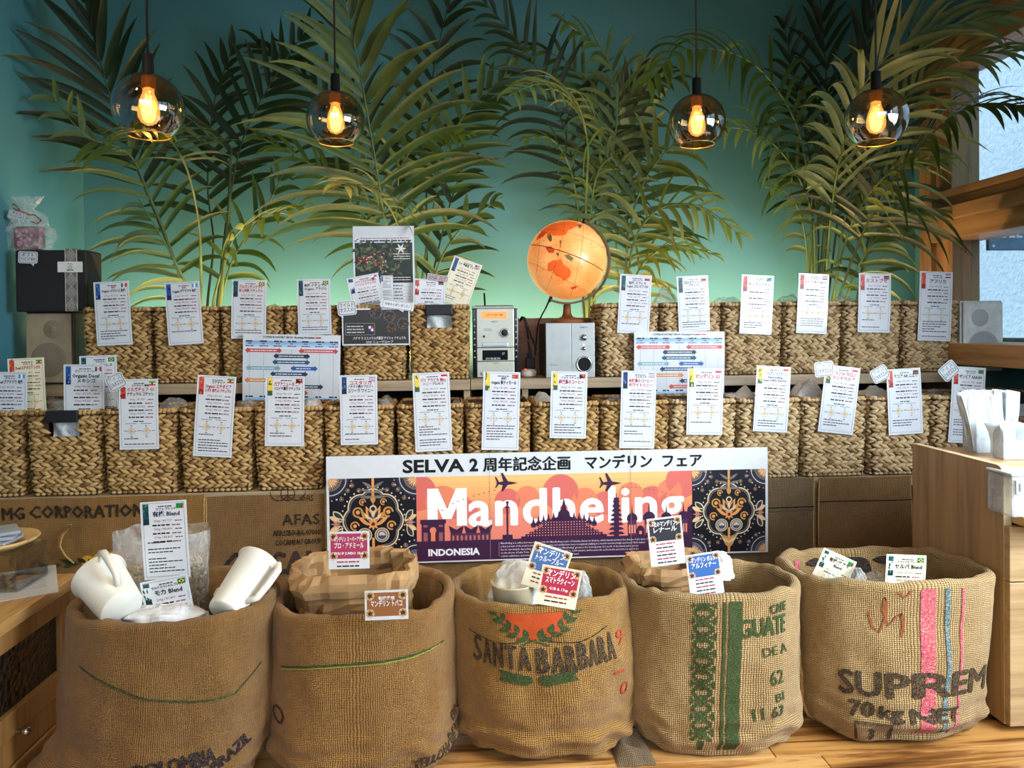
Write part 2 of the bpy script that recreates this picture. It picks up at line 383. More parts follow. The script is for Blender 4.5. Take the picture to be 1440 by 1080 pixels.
    def build(s, name, parent, fn=None, M=None):
        me = bpy.data.meshes.new(name); vs = [fn(*v) for v in s.v] if fn else s.v
        me.from_pydata(vs, [], s.f)
        for mt in s.mats: me.materials.append(mt)
        me.polygons.foreach_set('material_index', s.m); me.update()
        return link(name, me, parent, M)

# ---------------------------------------------------------------- the room
XL, XR, YB, ZC = -1.54, 2.03, 3.20, 2.75
YF = -2.4
def struct(name, mb, mats): return tag(mb.build(name, mats), kind='structure')
struct('wall_back', MB().box(XL-0.1, XR+0.1, YB, YB+0.1, 0, ZC), WALL)
struct('wall_left', MB().box(XL-0.1, XL, YF, YB, 0, ZC), WALL)
struct('wall_front', MB().box(XL-0.1, XR+0.1, YF-0.1, YF, 0, 0.7).box(XL-0.1, XR+0.1, YF-0.1, YF, 2.4, ZC).box(XL-0.1, -1.2, YF-0.1, YF, 0.7, 2.4).box(1.7, XR+0.1, YF-0.1, YF, 0.7, 2.4), WALL)
struct('ceiling', MB().box(XL-0.1, XR+0.1, YF-0.1, YB+0.1, ZC, ZC+0.1), plain('ceiling_plaster', (70, 74, 72), 0.9))
# right wall with the corner window and the side window nearer the camera
wc = atX(1345, 300, XR); YW1 = wc.y            # far edge of the glass
YW0 = 1.75                                      # near end of the corner window
zTopGlass = atX(1345, 97, XR).z; zUpSill = atX(1345, 270, XR).z; zBeamB = atX(1345, 338, XR).z
zSill = atX(1412, 481, XR).z
rw = MB()
rw.box(XR, XR+0.14, YW1+0.10, YB, 0, ZC)
rw.box(XR, XR+0.14, YF, YW1+0.10, 0, zSill-0.08)
rw.box(XR, XR+0.14, YW0, YW1+0.10, zTopGlass+0.12, ZC)
rw.box(XR, XR+0.14, 1.35, YW0, zSill-0.08, ZC)
rw.box(XR, XR+0.14, YF, -0.7, zSill-0.08, ZC)
rw.box(XR, XR+0.14, -0.7, 1.35, 2.2, ZC)
struct('wall_right', rw, WALL)
# floor: planks of strongly figured wood, each its own piece
fl = struct('floor', MB().box(XL, XR, YF, YB, -0.06, -0.012), DARKW)
y = 0.0; k = 0
rp = random.Random(3); shared = {}
while y < 3.2:
    x = XL - rp.random()*0.5
    while x < XR:
        L = 0.9+rp.random()*0.5; x0, x1 = max(x, XL), min(x+L, XR)
        if x1-x0 > 0.02:
            MB().box(x0+0.001, x1-0.001, y+0.001, min(y+0.139, YB), -0.012, 0, bev=0.0015).build('plank', FLOORW[k % 3], fl); k += 1
        x += L
    y += 0.14
struct('floor_front', MB().box(XL, XR, YF, 0.0, -0.012, 0), FLOORW[0])

# window 1: upper and lower light with a deep wooden beam between them
win = tag(empty('window_1', (XR, YW1, zSill)), kind='structure')
def wbox(name, x0, x1, y0, y1, z0, z1, mat, par=win, bev=0.003):
    o = win.location; return MB().box(x0-o.x, x1-o.x, y0-o.y, y1-o.y, z0-o.z, z1-o.z, bev=bev).build(name, mat, par)
ya = atX(1302, 300, XR).y; yb2 = atX(1318, 300, XR).y
wbox('outer_casing', XR-0.03, XR+0.02, yb2, ya, zSill-0.05, zTopGlass+0.16, FRAMEW)
wbox('jamb', XR-0.005, XR+0.10, YW1+0.035, yb2, zSill-0.05, zTopGlass+0.1, wood('jamb_wood', (150, 110, 74), (112, 78, 50), 2))
wbox('inner_casing', XR-0.02, XR+0.10, YW1, YW1+0.035, zSill-0.05, zTopGlass+0.02, FRAMEW)
wbox('header', XR-0.05, XR+0.12, YW0, YW1+0.1, zTopGlass, zTopGlass+0.16, FRAMEY)
wbox('sill', XR-0.26, XR+0.12, YW0, YW1+0.1, zSill-0.075, zSill, wood('sill_wood_lit', (206, 156, 98), (170, 118, 68), 1, 1.0))  # lighter wood colour paints in the light falling on the sill
wbox('beam', XR-0.05, XR+0.12, YW0, YW1+0.1, zBeamB, zUpSill, FRAMEY)
wbox('beam_ledge', XR-0.11, XR-0.05, YW0, YW1+0.08, zBeamB+(zUpSill-zBeamB)*0.35, zBeamB+(zUpSill-zBeamB)*0.62, FRAMEY)
wbox('beam_lip', XR-0.075, XR-0.05, YW0, YW1+0.08, zUpSill-0.03, zUpSill, FRAMEY)
ALU = plain('aluminium_sash', (110, 124, 140), 0.4, 0.7)
ysash = atX(1359, 300, XR+0.06).y
for (z0, z1) in ((zSill, zBeamB), (zUpSill, zTopGlass)):
    wbox('sash', XR+0.05, XR+0.08, ysash-0.012, ysash+0.012, z0, z1, ALU)
    wbox('sash', XR+0.05, XR+0.08, YW0, YW1, z0, z0+0.015, ALU)
    wbox('pane', XR+0.06, XR+0.064, YW0, YW1, z0, z1, glass('window_glass', (236, 244, 248), 0.02, 0.25), bev=0)
# window 2 (side window beside the camera)
w2 = tag(empty('window_2', (XR, 0.3, 0.9)), kind='structure')
fr = MB()
zl = zSill-0.08-0.9
for (y0, y1, z0, z1) in ((-1.0, 1.05, zl, zl+0.06), (-1.0, 1.05, 1.24, 1.3), (-1.0, -0.94, zl, 1.3), (0.99, 1.05, zl, 1.3), (0.0, 0.05, zl, 1.3)): fr.box(0, 0.12, y0, y1, z0, z1, bev=0.003)
fr.build('window_frame', FRAMEY, w2)
# outside: the neighbour's stuccoed wall and a shop sign
t = NT('white_stucco'); n1 = t.n('ShaderNodeTexNoise', i_Scale=30.0, i_Detail=6.0, i_Distortion=0.5); t.l(t.coord(), n1.inputs[0])
t.base(t.ramp(n1.outputs['Fac'], [(0.3, (212, 220, 222)), (0.7, (238, 242, 242))])); t.bump(n1.outputs['Fac'], 0.6, 0.02); t.b.inputs['Roughness'].default_value = 0.9
struct('wall_outside', MB().box(3.4, 3.5, -2.5, 7.5, -0.5, 3.4), t.m)
struct('ground_outside', MB().box(XR+0.2, 3.4, -2.5, 7.5, -0.5, -0.4), plain('asphalt', (110, 112, 114), 0.9))
sc = at(1384, 309, 2.93); sd = at(1384, 352, 2.93)
sg = tag(empty('shop_sign', (sc.x+0.02, 2.93, sd.z)), 'blue grey shop sign with white SELV lettering outside the lower window pane', 'sign')
MB().box(0, 0.6, 0, 0.02, 0, sc.z-sd.z, bev=0.004).build('board', plain('sign_blue', (104, 130, 156), 0.5), sg)
pr = Print(); pr.text('SELVA', 0.055, (sc.z-sd.z)*0.42, 0.042, (236, 240, 244), 2, bold=0.03, align='l', spacing=1.1)
pr.disc(0.02, 0.018, 0.006, (230, 234, 236), 2)
pr.build('lettering', sg, fn=lambda x, y, z: (x, -0.001-z, y))

# ---------------------------------------------------------------- shelving
UY0, UY1, UZ = 2.60, 2.88, 0.745        # upper shelf: front, back, top
LY0, LY1, LZ = 2.34, 2.62, 0.427        # lower shelf
gx0 = at(661, 540, UY0).x; gx1 = at(734, 540, UY0).x; ux0 = at(66, 540, UY0).x; ux1 = at(1346, 530, UY0).x
def shelf_unit(name, x0, x1, label, sides):
    r = tag(empty(name, (x0, UY0, 0)), label, 'shelf')
    MB().box(0, x1-x0, -0.012, UY1-UY0, UZ-0.036, UZ, bev=0.002).build('shelf_board', SHELF, r)
    for sx in sides: MB().box(sx-x0, sx-x0+0.022, 0, UY1-UY0, 0, UZ-0.036, bev=0.001).build('side_panel', SHELF, r)
    MB().box(0.01, x1-x0-0.01, UY1-UY0-0.02, UY1-UY0-0.008, 0, UZ-0.036).build('shade_panel', DARKW, r)  # near-black sheet painting the shade under the upper shelf
    return r
shelf_unit('shelf_unit', ux0, gx0, 'grey ash shelf unit under the upper baskets between gift box and stereo', (ux0, gx0-0.022))
shelf_unit('shelf_unit', gx0+0.002, ux1, 'grey ash shelf unit under the upper baskets from the subwoofer to the window', (gx1, ux1-0.022))
low = tag(empty('low_shelf', (XL+0.03, LY0, 0)), 'long low shelf carrying the front row of woven baskets', 'shelf')
lx1 = at(1420, 640, LY0).x-XL-0.03
MB().box(0, lx1, -0.004, LY1-LY0-0.035, LZ-0.032, LZ, bev=0.002).build('shelf_board', SHELF, low)
for px in (30, 284, 560, 836, 1143, 1300): 
    xx = at(px, 700, LY0).x-XL-0.03
    MB().box(xx, xx+0.02, 0.004, LY1-LY0-0.04, 0, LZ-0.032, bev=0.001).build('side_panel', SHELF, low)
MB().box(0, lx1, LY1-LY0-0.06, LY1-LY0-0.045, 0, LZ-0.032).build('shade_panel', DARKW, low)  # darkness below the low shelf, put in as a near-black sheet
# wooden back board seen in the gap behind the stereo cables
a, b = at(733, 455, UY1-0.02), at(768, 512, UY1-0.02)
bb = at(700, 448, UY1)
tag(MB().box(gx0+0.05, b.x+0.35, UY1-0.03, UY1-0.012, UZ, bb.z, bev=0.002).build('back_board', wood('walnut_board', (128, 84, 44), (92, 56, 28), 0)), 'brown wooden board behind the cables between stereo and subwoofer', 'board')

# ---------------------------------------------------------------- woven baskets
BW, BD, BH = 0.212, 0.225, 0.258
def rrpath(s, hw, hd, r=0.016):
    """point and outward normal on a rounded rectangle, s in metres from the middle of the front"""
    segs = [(hw-r, (0, -1)), (PI*r/2, None), (2*(hd-r), (1, 0)), (PI*r/2, None), (2*(hw-r), (0, 1)), (PI*r/2, None), (2*(hd-r), (-1, 0)), (PI*r/2, None), (hw-r, (0, -1))]
    per = sum(q[0] for q in segs); s = s % per
    starts = [((0, -hd), (1, 0)), ((hw-r, -hd+r), -90), ((hw, -hd+r), (0, 1)), ((hw-r, hd-r), 0), ((hw-r, hd), (-1, 0)), ((-hw+r, hd-r), 90), ((-hw, hd-r), (0, -1)), ((-hw+r, -hd+r), 180), ((-hw+r, -hd), (1, 0))]
    for (L, nrm), (st, dr) in zip(segs, starts):
        if s <= L:
            if nrm: return (st[0]+dr[0]*s, st[1]+dr[1]*s), nrm
            a = R(dr)+s/r; return (st[0]+r*math.cos(a), st[1]+r*math.sin(a)), (math.cos(a), math.sin(a))
        s -= L
    return (0, -hd), (0, -1)
def bscale(z): return 0.925+0.075*min(1, z/BH)
def strand(mb, s0, z0, L, Wd, ang, proud, rr, hw, hd):
    n = 6; vs = []
    for i in range(n+1):
        t = i/n; prof = max(0.06, math.sin(PI*t))**0.62
        for j, q in enumerate((-1, -0.5, 0.15, 0.6, 1)):
            ds = (t-0.5)*L*math.cos(ang) - q*Wd/2*prof*math.sin(ang)
            dz = (t-0.5)*L*math.sin(ang) + q*Wd/2*prof*math.cos(ang)
            z = z0+dz; k = bscale(z)
            (x, y), nn = rrpath(s0+ds, hw, hd)
            o = proud*(1-q*q)**0.6*prof + proud*0.25*math.sin(t*PI) - 0.001
            vs.append((x*k+nn[0]*o, y*k+nn[1]*o, z))
    fs = [(i*5+j, (i+1)*5+j, (i+1)*5+j+1, i*5+j+1) for i in range(n) for j in range(4)]
    mb.add(vs, fs, None, True)
def basket_meshes(seed, cut):
    rr = random.Random(seed); hw, hd = BW/2-0.006, BD/2-0.006; per = 4*(hw+hd)-8*0.016+2*PI*0.016
    rows = 9; dz = (BH-0.030)/rows; out = []
    for r_ in range(rows):
        mb = MB(); n = 29 + (r_ + seed) % 3; st = per/n; off = rr.random()*st; flip = 1 if seed % 2 == 0 else -1
        for h in (0, 1):
            zc = 0.013+dz*(r_+0.27+0.48*h)
            for k in range(n):
                s0 = off+k*st+(0.3*st if h else 0)
                if cut:
                    sn = (s0+per/2) % per-per/2
                    if abs(sn) < 0.050 and zc > BH-0.075: continue
                strand(mb, s0+rr.uniform(-1, 1)*0.001, zc+rr.uniform(-1, 1)*0.0006, st*1.46, dz*0.55*rr.uniform(0.88, 1.15), flip*(0.40 if h else -0.40)+rr.uniform(-0.06, 0.06), 0.0092*rr.uniform(0.85, 1.2), rr, hw, hd)
        out.append(mb)
    rim = MB(); n = 64
    for k in range(n):       # wrapped rim coil
        s0 = k*per/n; sn = (s0+per/2) % per-per/2
        if cut and abs(sn) < 0.046: continue
        strand(rim, s0, BH-0.007, per/n*1.5, 0.0125*rr.uniform(0.85, 1.15), rr.uniform(-0.2, 0.25), 0.0085, rr, hw, hd)
        strand(rim, s0, BH-0.001, per/n*1.5, 0.009, rr.uniform(-0.2, 0.2), 0.004, rr, hw, hd)
    base = MB(); n = 46
    for k in range(n): strand(base, k*per/n, 0.0065, per/n*1.08, 0.011, rr.uniform(-0.05, 0.05), 0.0075, rr, hw, hd)
    core = MB(); kb = bscale(0)
    a0, a1 = hw*kb, hw*bscale(BH); d0, d1 = hd*kb, hd*bscale(BH); t_ = 0.006
    def wallq(p): core.add(p, [(0, 1, 2, 3), (4, 7, 6, 5), (3, 2, 6, 7), (0, 4, 5, 1), (1, 5, 6, 2), (0, 3, 7, 4)])
    zt = BH-0.006
    def seg(xa, xb, z0, z1):
        def pt(x, z, y_off): 
            k = bscale(z)/bscale(BH); return (x*k, (-d1)*k+y_off, z)
        wallq([pt(xa, z0, 0), pt(xb, z0, 0), pt(xb, z1, 0), pt(xa, z1, 0), pt(xa, z0, t_), pt(xb, z0, t_), pt(xb, z1, t_), pt(xa, z1, t_)])
    if cut: seg(-a1, a1, 0.002, BH-0.078); seg(-a1, -0.046, BH-0.078, zt); seg(0.046, a1, BH-0.078, zt)
    else: seg(-a1, a1, 0.002, zt)
    core.add([(-a0, d0, .002), (a0, d0, .002), (a1, d1, zt), (-a1, d1, zt), (-a0+t_, d0-t_, .002), (a0-t_, d0-t_, .002), (a1-t_, d1-t_, zt), (-a1+t_, d1-t_, zt)], [(0, 1, 2, 3), (4, 7, 6, 5), (3, 2, 6, 7)])
    for sx in (-1, 1):
        core.add([(sx*a0, -d0, .002), (sx*a0, d0, .002), (sx*a1, d1, zt), (sx*a1, -d1, zt), (sx*(a0-t_), -d0, .002), (sx*(a0-t_), d0, .002), (sx*(a1-t_), d1, zt), (sx*(a1-t_), -d1, zt)], [(0, 1, 2, 3), (4, 7, 6, 5), (3, 2, 6, 7)])
    core.add([(-a0, -d0, .002), (a0, -d0, .002), (a0, d0, .002), (-a0, d0, .002)], [(0, 1, 2, 3)])
    return out, rim, base, core
BV = {}
def basket(px0, px1, pyref, Y, label, group, v, pale, cut=False, dz=0.0, jit=0.0):
    z = UZ if Y > 2.5 else LZ
    a, b = at(px0, pyref, Y), at(px1, pyref, Y)
    key = (v, cut, pale)
    if key not in BV:
        rows, rim, base, core = basket_meshes(v, cut); st = STRAW[1 if pale else 0]
        BV[key] = ([r_.mesh('braid_row', st) for r_ in rows], rim.mesh('rim', st), base.mesh('base_binding', st), core.mesh('lining', STRAWIN))
    rows, rim, base, core = BV[key]
    o = tag(empty('woven_basket', ((a.x+b.x)/2, Y+BD/2-0.008, z+0.0005)), label, 'basket', group)
    k = (b.x-a.x-0.004)/BW; k = min(1.04, max(0.88, k)); o.scale = (k, 1.0, 1.0); o.rotation_euler = (0, 0, jit)
    for me in rows: tag(link('braid_row', me, o), kind='stuff')
    tag(link('rim', rim, o), kind='stuff'); tag(link('base_binding', base, o), kind='stuff'); link('lining', core, o)
    if cut:
        MB().box(-0.047, 0.047, -BD/2-0.006, -BD/2+0.010, BH-0.034, BH+0.002, bev=0.003).build('handle_tab', plain('black_tab', (22, 20, 22), 0.5), o)
        MB().grid(lambda u, v_: (-0.044+0.088*u, -BD/2+0.03+0.008*math.sin(u*9+v_*4), BH-0.09+0.075*v_), 10, 8).build('inner_bag', FILMW, o)
    return o
UP = [(115, 212), (214, 307), (309, 398), (399, 478), (478, 573), (574, 661), (843, 927), (930, 1014), (1018, 1101), (1103, 1184), (1187, 1268), (1270, 1350)]
ULAB = ['behind the Mexico card beside the tan speaker', 'behind the グアテマラ card', 'behind the ブルボンサンドライ card', 'behind the ブラジル card', 'behind the black coffee bean poster', 'with black handle tab next to the stereo',
        'beside the silver subwoofer', 'behind the コロンビア レインボー card', 'behind the キリマンジャロ card', 'behind the blue-glinting モカ card', 'behind the ミストブセ card', 'beside the white speaker under the window']
for i, (p, q) in enumerate(UP):
    basket(p, q, 430, UY0, 'woven basket on the upper shelf ' + ULAB[i], 'hyacinth baskets on the upper shelf', (i*2) % 3, i > 5, cut=(i == 5), jit=rnd.uniform(-.01, .01))
LO = [(-74, 32), (36, 141), (144, 248), (251, 354), (356, 454), (455, 553), (557, 652), (655, 747), (750, 843), (845, 942), (942, 1036), (1038, 1127), (1128, 1220), (1222, 1310), (1312, 1400)]
LLAB = ['by the left wall, cut off', 'with black handle tab and empty front', 'behind the イルガチェフ card', 'behind the エチオピア シダモ card', 'behind the パプアニューギニア card', 'behind the コスタリカ ユリーラ card', 'behind the バリ アラビカ card',
        'behind the 東ティモール card', 'behind the 極楽鳥 card', 'behind the ホワイトハニー card', 'behind the マンデリン G1 card', 'behind the ゴールデン マンデリン card', 'behind the トラジャ カロシ card', 'behind the ケニア AA card', 'behind the ザンビア card near the straw holder']
for i, (p, q) in enumerate(LO):
    basket(p, q, 565, LY0, 'woven basket in the front row ' + LLAB[i], 'hyacinth baskets on the low shelf', (i*2+1) % 3, i > 9, cut=(i == 1), jit=rnd.uniform(-.01, .01))
# a further basket pair in the daylit straw colour lies behind the last ones at the window end
for p, q, lb in ((1398, 1470, 'woven basket at the window end with dark handle tab behind the paper bags'),):
    basket(p, q, 550, LY0+0.03, lb, 'hyacinth baskets on the low shelf', 2, True, cut=True)

# plastic bags bulging out of the baskets
def bag_top(px0, px1, pytop, Y, label, seed, mat=FILM, group='plastic liner bags peeking out of baskets'):
    a, b = at(px0, pytop, Y), at(px1, pytop, Y); z0 = (UZ if Y > 2.6+0.02 else LZ)+BH
    hw = (b.x-a.x)/2; h = a.z-z0+0.012; c = Vector(((a.x+b.x)/2, Y, z0-0.03)); sd = Vector((seed*3.1, 0, 0))
    def fn(u, v):
        x = (2*u-1)*hw; y = (2*v-1)*0.045; e = max(0, 1-abs(2*u-1)**2.4)*max(0, 1-abs(2*v-1)**2.2)
        n = noise.noise(Vector((x*22, y*30, 0))+sd); n2 = noise.noise(Vector((x*60, y*60, 5))+sd)
        return (x+n2*0.004, y+n*0.006, (h+0.03)*(e**0.55)*(0.80+0.30*n)+n2*0.006*e)
    o = MB().grid(fn, 26, 14).build('liner_bag', mat, loc=c); return tag(o, label, 'plastic bag', group)
for i, (p, q, yt, Y, nm, mt) in enumerate((
    (2, 72, 572, 2.44, 'behind the デカフェ cards in the frame-end basket', FILM), (60, 112, 567, 2.45, 'above the basket with the black tab', FILM), (222, 272, 563, 2.44, 'beside the イルガチェフ card', FILM),
    (330, 362, 563, 2.44, 'below the roast chart next to the エチオピア card', FILM), (424, 456, 560, 2.42, 'between パプアニューギニア and コスタリカ cards', FILMW), (530, 556, 556, 2.42, 'right beside the コスタリカ ワイニー card', FILM), (632, 655, 566, 2.44, 'beside the バリ アラビカ card', FILM),
    (748, 778, 553, 2.44, 'next to the 極楽鳥 card', FILMW), (848, 876, 558, 2.42, 'next to the ホワイトハニー card', FILM), (1017, 1062, 547, 2.42, 'between マンデリン G1 and ゴールデン cards', FILMW),
    (1112, 1158, 536, 2.44, 'milky and tall before the トラジャ card', FILMW), (1206, 1246, 543, 2.44, 'between トラジャ and ケニア cards', FILMW), (1298, 1338, 548, 2.44, 'between ケニア and ザンビア cards', FILM),
    (917, 952, 403, 2.68, 'behind the コロンビア card on the upper row', FILM), (996, 1046, 417, 2.68, 'between the コロンビア and キリマンジャロ cards', FILM), (1088, 1124, 415, 2.68, 'between キリマンジャロ and モカ cards', FILM), (1166, 1208, 417, 2.68, 'between モカ and ミストブセ cards', FILM), (370, 400, 432, 2.68, 'beside the ブルボンサンドライ card', FILM))):
    bag_top(p, q, yt, Y, 'crumpled clear plastic liner bag ' + nm, i+1, mt)

# ---------------------------------------------------------------- laminated cards
BLK = (28, 26, 34); RED = (176, 34, 52); GOLD = (188, 150, 84)
def placed(px, Y, tilt=0.0):
    """frame (matrix, width, height) of a flat card whose corners TL, TR, BR, BL are seen at px, standing at depth Y"""
    tl, tr, br, bl = [at(x, y, Y) for x, y in px]
    cen = (tl+tr+br+bl)/4; ux = ((tr-tl)+(br-bl)); wv = ux.length/2; ux = ux.normalized()
    uy = ((tl-bl)+(tr-br)); hh = uy.length/2; uy = (uy-ux*uy.dot(ux)).normalized(); uz = ux.cross(uy)
    M = Matrix.Identity(4)
    for i in range(3): M[i][0], M[i][1], M[i][2], M[i][3] = ux[i], uy[i], uz[i], cen[i]
    if tilt: M = M @ Matrix.Rotation(tilt, 4, 'X')
    return M, wv, hh
def sheet(name, px, Y, label, cat, group=None, mat=None, tilt=0.0, th=0.0009, bend=0.0, margin=0.003):
    M, wv, hh = placed(px, Y, tilt)
    o = tag(empty(name, mat=M), label, cat, group)
    def bz(x, y): return bend*(4*(y/hh)**2-1)*-1+bend*0.4*math.sin(3*y/hh+x/wv)
    mb = MB(); n = 8 if bend else 1
    vs = []; 
    for j in range(n+1):
        y = -hh/2+hh*j/n
        for x in (-wv/2, wv/2):
            vs += [(x, y, bz(x, y)), (x, y, bz(x, y)-th)]
    fs = []
    for j in range(n):
        b = 4*j; fs += [(b, b+2, b+6, b+4), (b+1, b+5, b+7, b+3), (b, b+4, b+5, b+1), (b+2, b+3, b+7, b+6)]
    fs += [(0, 1, 3, 2), (4*n, 4*n+2, 4*n+3, 4*n+1)]
    mb.add(vs, fs); mb.build('sheet', mat or WHITE, o)
    return o, wv, hh, (lambda x, y, z: (x, y, bz(x, y)+z))
def flag(p, x0, y0, x1, y1, kind):
    w_, h_ = x1-x0, y1-y0
    V = {'mexico': [(0, 104, 71), (235, 235, 235), (206, 17, 38)], 'guatemala': [(73, 151, 208), (240, 240, 240), (73, 151, 208)], 'guinea': [(206, 17, 38), (240, 210, 40), (0, 120, 80)]}
    Hh = {'indonesia': [(206, 17, 38), (240, 240, 240)], 'ethiopia': [(7, 137, 48), (252, 221, 9), (218, 18, 26)], 'colombia': [(252, 209, 22), (0, 56, 147), (206, 17, 38)], 'costarica': [(0, 43, 127), (240, 240, 240), (206, 17, 38), (240, 240, 240), (0, 43, 127)], 'yemen': [(206, 17, 38), (240, 240, 240), (20, 20, 20)], 'kenya': [(20, 20, 20), (187, 20, 30), (0, 102, 0)], 'rwanda': [(206, 17, 38), (240, 240, 240), (20, 20, 20)], 'usa': [(178, 34, 52), (235, 235, 235), (178, 34, 52), (235, 235, 235), (178, 34, 52)]}
    if kind in V:
        n = len(V[kind])
        for i, c in enumerate(V[kind]): p.rect(x0+w_*i/n, y0, x0+w_*(i+1)/n, y1, c, 1)
        if kind == 'mexico': p.disc((x0+x1)/2, (y0+y1)/2, h_*0.14, (120, 90, 50), 2, 8)
    elif kind in Hh:
        L = Hh[kind][::-1]; n = len(L)
        for i, c in enumerate(L): p.rect(x0, y0+h_*i/n, x1, y0+h_*(i+1)/n, c, 1)
        if kind == 'ethiopia': p.disc((x0+x1)/2, (y0+y1)/2, h_*0.26, (20, 80, 170), 2, 10)
        if kind == 'usa': p.rect(x0, y0+h_*.45, x0+w_*.45, y1, (40, 50, 110), 2)
    elif kind == 'brazil':
        p.rect(x0, y0, x1, y1, (0, 110, 60), 1); p.poly([((x0+x1)/2, y0+h_*.1), (x1-w_*.1, (y0+y1)/2), ((x0+x1)/2, y1-h_*.1), (x0+w_*.1, (y0+y1)/2)], (250, 220, 20), 2); p.disc((x0+x1)/2, (y0+y1)/2, h_*.22, (20, 40, 120), 3, 10)
    elif kind == 'png':
        p.poly([(x0, y0), (x1, y0), (x0, y1)], (16, 14, 16), 1); p.poly([(x1, y0), (x1, y1), (x0, y1)], (190, 20, 36), 1); p.disc(x0+w_*.68, y0+h_*.62, h_*.14, (250, 210, 40), 2, 6)
    elif kind == 'timor':
        p.rect(x0, y0, x1, y1, (210, 30, 40), 1); p.poly([(x0, y0), (x0+w_*.5, (y0+y1)/2), (x0, y1)], (250, 200, 60), 2); p.poly([(x0, y0), (x0+w_*.33, (y0+y1)/2), (x0, y1)], (20, 20, 20), 3); p.disc(x0+w_*.12, (y0+y1)/2, h_*.12, (240, 240, 240), 4, 5)
    elif kind == 'tanzania':
        p.poly([(x0, y0), (x0, y1), (x1, y1)], (30, 150, 70), 1); p.poly([(x0, y0), (x1, y0), (x1, y1)], (40, 150, 210), 1); p.line([(x0, y0), (x1, y1)], h_*.28, (20, 20, 20), 2)
    elif kind == 'zambia':
        p.rect(x0, y0, x1, y1, (20, 130, 60), 1); 
        for i, c in enumerate(((210, 30, 30), (20, 20, 20), (240, 140, 30))): p.rect(x1-w_*(.36-.12*i), y0, x1-w_*(.24-.12*i), y0+h_*.6, c, 2)
    elif kind == 'panama':
        p.rect(x0, y0, x1, y1, (240, 240, 240), 1); p.rect((x0+x1)/2, (y0+y1)/2, x1, y1, (210, 20, 40), 2); p.rect(x0, y0, (x0+x1)/2, (y0+y1)/2, (0, 60, 150), 2)
def greek(p, x0, x1, y, h, c, rr, layer=1):
    """a line of print too small to read: short dashes of ink"""
    x = x0
    while x < x1-h:
        l = h*rr.uniform(1.2, 4.0); p.rect(x, y, min(x+l, x1), y+h*0.8, c, layer); x += l+h*0.45
STRIP = {'blue': ((36, 84, 150), (20, 44, 90), (120, 160, 200)), 'green': ((24, 78, 84), (14, 48, 56), (90, 130, 110)), 'red': ((206, 78, 58), (150, 34, 34), (235, 130, 90)), 'yellow': ((232, 200, 60), (60, 90, 60), (250, 230, 130)), 'navy': ((34, 60, 110), (16, 30, 60), (90, 130, 180))}
PRICES = [('200g / ¥1,750', '300g / ¥2,625'), ('200g / ¥1,690', '300g / ¥2,535')]
